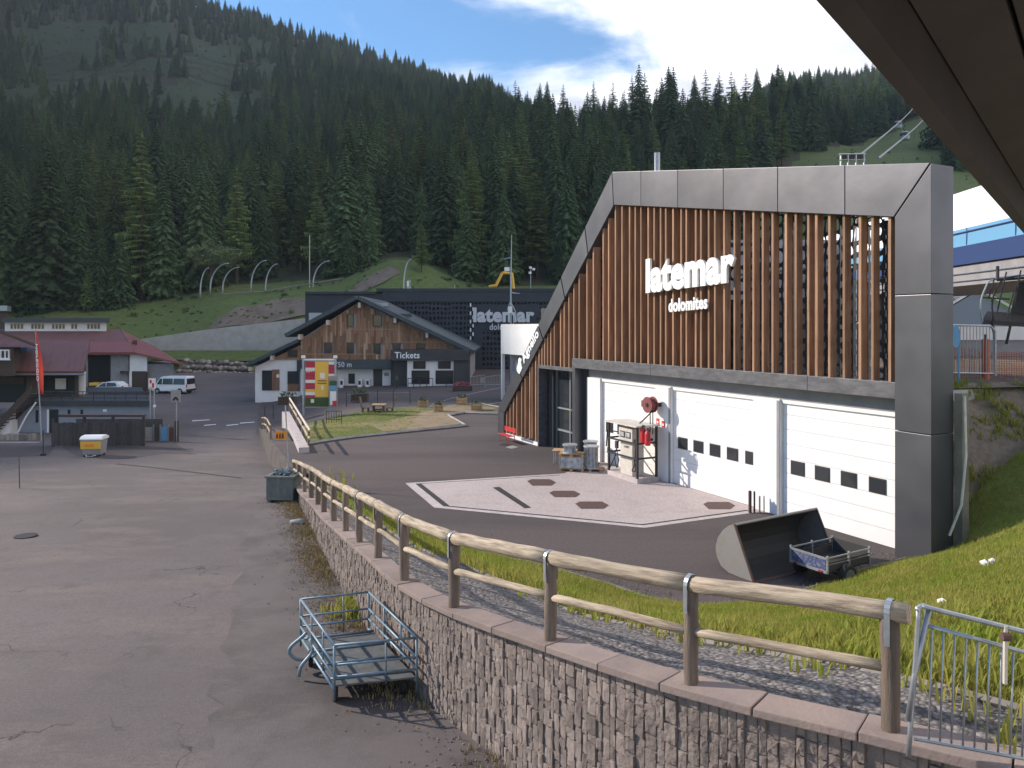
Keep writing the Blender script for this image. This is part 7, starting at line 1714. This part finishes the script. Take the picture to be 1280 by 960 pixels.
# ------------------------------------------------------------------ grass, weeds
def blades(name, pts, mat, hmin, hmax, w, seed, label=None):
    rr = random.Random(seed); b = MB()
    for (x, y, z) in pts:
        for k in range(4):
            a = rr.uniform(0, 6.28); h = rr.uniform(hmin, hmax); ln = rr.uniform(.1, .7) * h; ox, oy = rr.uniform(-.06, .06), rr.uniform(-.06, .06); c_, s_ = math.cos(a), math.sin(a)
            b0 = (x + ox - s_ * w, y + oy + c_ * w, z - .01); b1 = (x + ox + s_ * w, y + oy - c_ * w, z - .01); m_ = (x + ox + c_ * ln * .4, y + oy + s_ * ln * .4, z + h * .65); t = (x + ox + c_ * ln, y + oy + s_ * ln, z + h)
            n0 = len(b.v); b.v += [b0, b1, (m_[0] - s_ * w * .7, m_[1] + c_ * w * .7, m_[2]), (m_[0] + s_ * w * .7, m_[1] - c_ * w * .7, m_[2]), t]; b.f += [(n0, n0 + 1, n0 + 3, n0 + 2), (n0 + 2, n0 + 3, n0 + 4)]
    o = b.build(name, mat, fix=False, kind='stuff')
    return o
def scatter_mesh(o, n, seed, dens=lambda x, y: 1.0):
    rr = random.Random(seed); me = o.data; tris = []; cum = []; tot = 0
    me.calc_loop_triangles()
    for t in me.loop_triangles:
        a, c, d_ = [me.vertices[i].co for i in t.vertices]; ctr = (a + c + d_) / 3
        if ctr.y < 4.5 or abs(ctr.x / ctr.y) > .82: continue
        ar = t.area * dens(ctr.x, ctr.y); tot += ar; tris.append((a, c, d_)); cum.append(tot)
    import bisect
    out = []
    for k in range(n):
        a, c, d_ = tris[min(len(tris) - 1, bisect.bisect(cum, rr.random() * tot))]; u, v = rr.random(), rr.random()
        if u + v > 1: u, v = 1 - u, 1 - v
        out.append(tuple(a + (c - a) * u + (d_ - a) * v))
    return out
gpts = scatter_mesh(bank, 42000, 3, lambda x, y: (12 / max(5, math.hypot(x, y))) ** 1.6 * (.4 + 1.2 * max(0, .5 + noise.noise(Vector((x * .5, y * .5, 0))))))
blades('bank_grass', gpts, m_blade, .04, .12, .007, 1)
gl_ = []; rr = random.Random(19)
for k in range(1500):                               # taller broad weeds along the gravel edge and the fence end
    t = rr.random() * (len(MID) - 1); i = int(t); f_ = t - i; x = lerp(MID[i][0], MID[min(i + 1, len(MID) - 1)][0], f_) + rr.gauss(.35, .4); y = lerp(MID[i][1], MID[min(i + 1, len(MID) - 1)][1], f_) + rr.gauss(.3, .45)
    if y > 5 and rr.random() < 1.3 - y / 30: gl_.append((x, y, zbank(x, y)))
for k in range(500):
    x, y = rr.uniform(4.2, 9), rr.uniform(5.8, 11); 
    if abs(x / y) < .8: gl_.append((x, y, zbank(x, y)))
blades('tall_weeds', gl_, m_blade, .14, .36, .016, 5)
dr = []
for k in range(5200):
    s = rr.uniform(2, TOT - 3); p = at_arc(WO, s); c_ = at_arc(WI, s); nn = (p - c_); nn.z = 0; nn.normalize()
    if noise.noise(Vector((s * .35, 2.2, 0))) + rr.uniform(-.2, .5) < .05: continue
    q = p + nn * abs(rr.gauss(0, .38)); dr.append((q.x, q.y, zlot(0, q.y)))
blades('dry_verge_grass', dr, m_dry, .03, .12, .008, 6)
gw = []
for k in range(90):
    q = at_arc(WO, TOT * 0.52 + rr.gauss(0, .25)); c_ = at_arc(WI, TOT * .52); nn = (q - c_); nn.z = 0; nn.normalize(); q = q + nn * abs(rr.gauss(.1, .2)); gw.append((q.x, q.y, zlot(0, q.y)))
blades('wall_weeds', gw, m_blade, .15, .4, .02, 7)
grv = []
for k in range(260):
    x = rr.uniform(0, 6); y = rr.uniform(7, 15); 
    grv.append((x, y, zbank(x, y)))
ip2 = []
for k in range(4500):
    x, y = rr.uniform(-14, -7), rr.uniform(43, 64)
    inside = False; j = len(ip_) - 1
    for i in range(len(ip_)):
        if (ip_[i][1] > y) != (ip_[j][1] > y) and x < (ip_[j][0] - ip_[i][0]) * (y - ip_[i][1]) / (ip_[j][1] - ip_[i][1]) + ip_[i][0]: inside = not inside
        j = i
    if inside: ip2.append((x, y, zyard(x, y) + .1))
blades('lawn_grass', ip2, m_blade, .03, .07, .012, 9)
for i, (px, py) in enumerate(((1241, 686), (1231, 694), (1178, 745))):
    q = P(px, py, 15 if i < 2 else 12); x, y = q.x, q.y; q.z = zbank(x, y) + .05
    b = MB(); bm = bmesh.new(); bmesh.ops.create_icosphere(bm, subdivisions=1, radius=.09); b.v = [tuple(v.co * (1 + .5 * noise.noise(v.co * 20 + Vector((i, 0, 0)))) + q) for v in bm.verts]; b.f = [tuple(v.index for v in f.verts) for f in bm.faces]; bm.free()
    tag(b.build('paper_scrap', m_white), ('crumpled white paper scrap high on the grass bank', 'smaller white scrap just below the crumpled one', 'tiny white scrap low on the bank near the barrier')[i], 'litter')

b = MB(); rr = random.Random(23)
def pebble(p, r):
    v = [Vector((rr.uniform(-1, 1), rr.uniform(-1, 1), rr.uniform(-.3, .3))).normalized() * r * rr.uniform(.6, 1.2) for k in range(5)]
    a = [Vector((1, 0, 0)), Vector((-.4, .9, 0)), Vector((-.5, -.8, .1)), Vector((0, 0, .8)), Vector((.1, .1, -.6))]
    b.add([p + q * r + w * .3 for q, w in zip(a, v)], [(0, 1, 3), (1, 2, 3), (2, 0, 3), (1, 0, 4), (2, 1, 4), (0, 2, 4)])
for k in range(1700):
    q = at_arc(WO, rr.uniform(1, TOT - 4)); c_ = at_arc(WI, 1); nn = Vector((-1, -.45, 0)).normalized(); d_ = abs(rr.gauss(0, .55)); q = q + nn * (d_ + .06); pebble(Vector((q.x, q.y, zlot(0, q.y) + .012)), rr.uniform(.008, .03))
for k in range(900):
    i = rr.randrange(len(YE) - 1); t = rr.random(); x = lerp(YE[i][0], YE[i + 1][0], t) + rr.gauss(.15, .3); y = lerp(YE[i][1], YE[i + 1][1], t) + abs(rr.gauss(.1, .5)); pebble(Vector((x, y, .02)), rr.uniform(.01, .035))
b.build('loose_stones', m_coping, fix=False, kind='stuff')
sw = []
for k in range(1400):
    i = rr.randrange(6, len(bc_)); t = rr.random() ** 1.2; p = bc_[i].lerp(tc_[i], t)
    if noise.noise(p * .7) > -.05 and p.x / p.y < .8: sw.append((p.x, p.y - .12, p.z + .25 * math.sin(math.pi * t)))
blades('slope_weeds', sw, m_blade, .10, .34, .02, 12)
# ------------------------------------------------------------------ thin valley haze
b = MB(); b.box(-1250, 1250, -300, 1350, -4.5, 640); hz_ = b.build('haze', None, kind='stuff'); hz_.data.materials.clear()
mh_ = bpy.data.materials.new('haze_air'); mh_.use_nodes = True; nt_ = mh_.node_tree; nt_.nodes.clear()
vo = nt_.nodes.new('ShaderNodeVolumePrincipled'); vo.inputs['Color'].default_value = (0.78, 0.88, 1.0, 1); vo.inputs['Density'].default_value = 0.00014
ou = nt_.nodes.new('ShaderNodeOutputMaterial'); nt_.links.new(vo.outputs[0], ou.inputs['Volume']); hz_.data.materials.append(mh_)
tag(hz_, 'thin pale haze filling the valley air', 'haze')
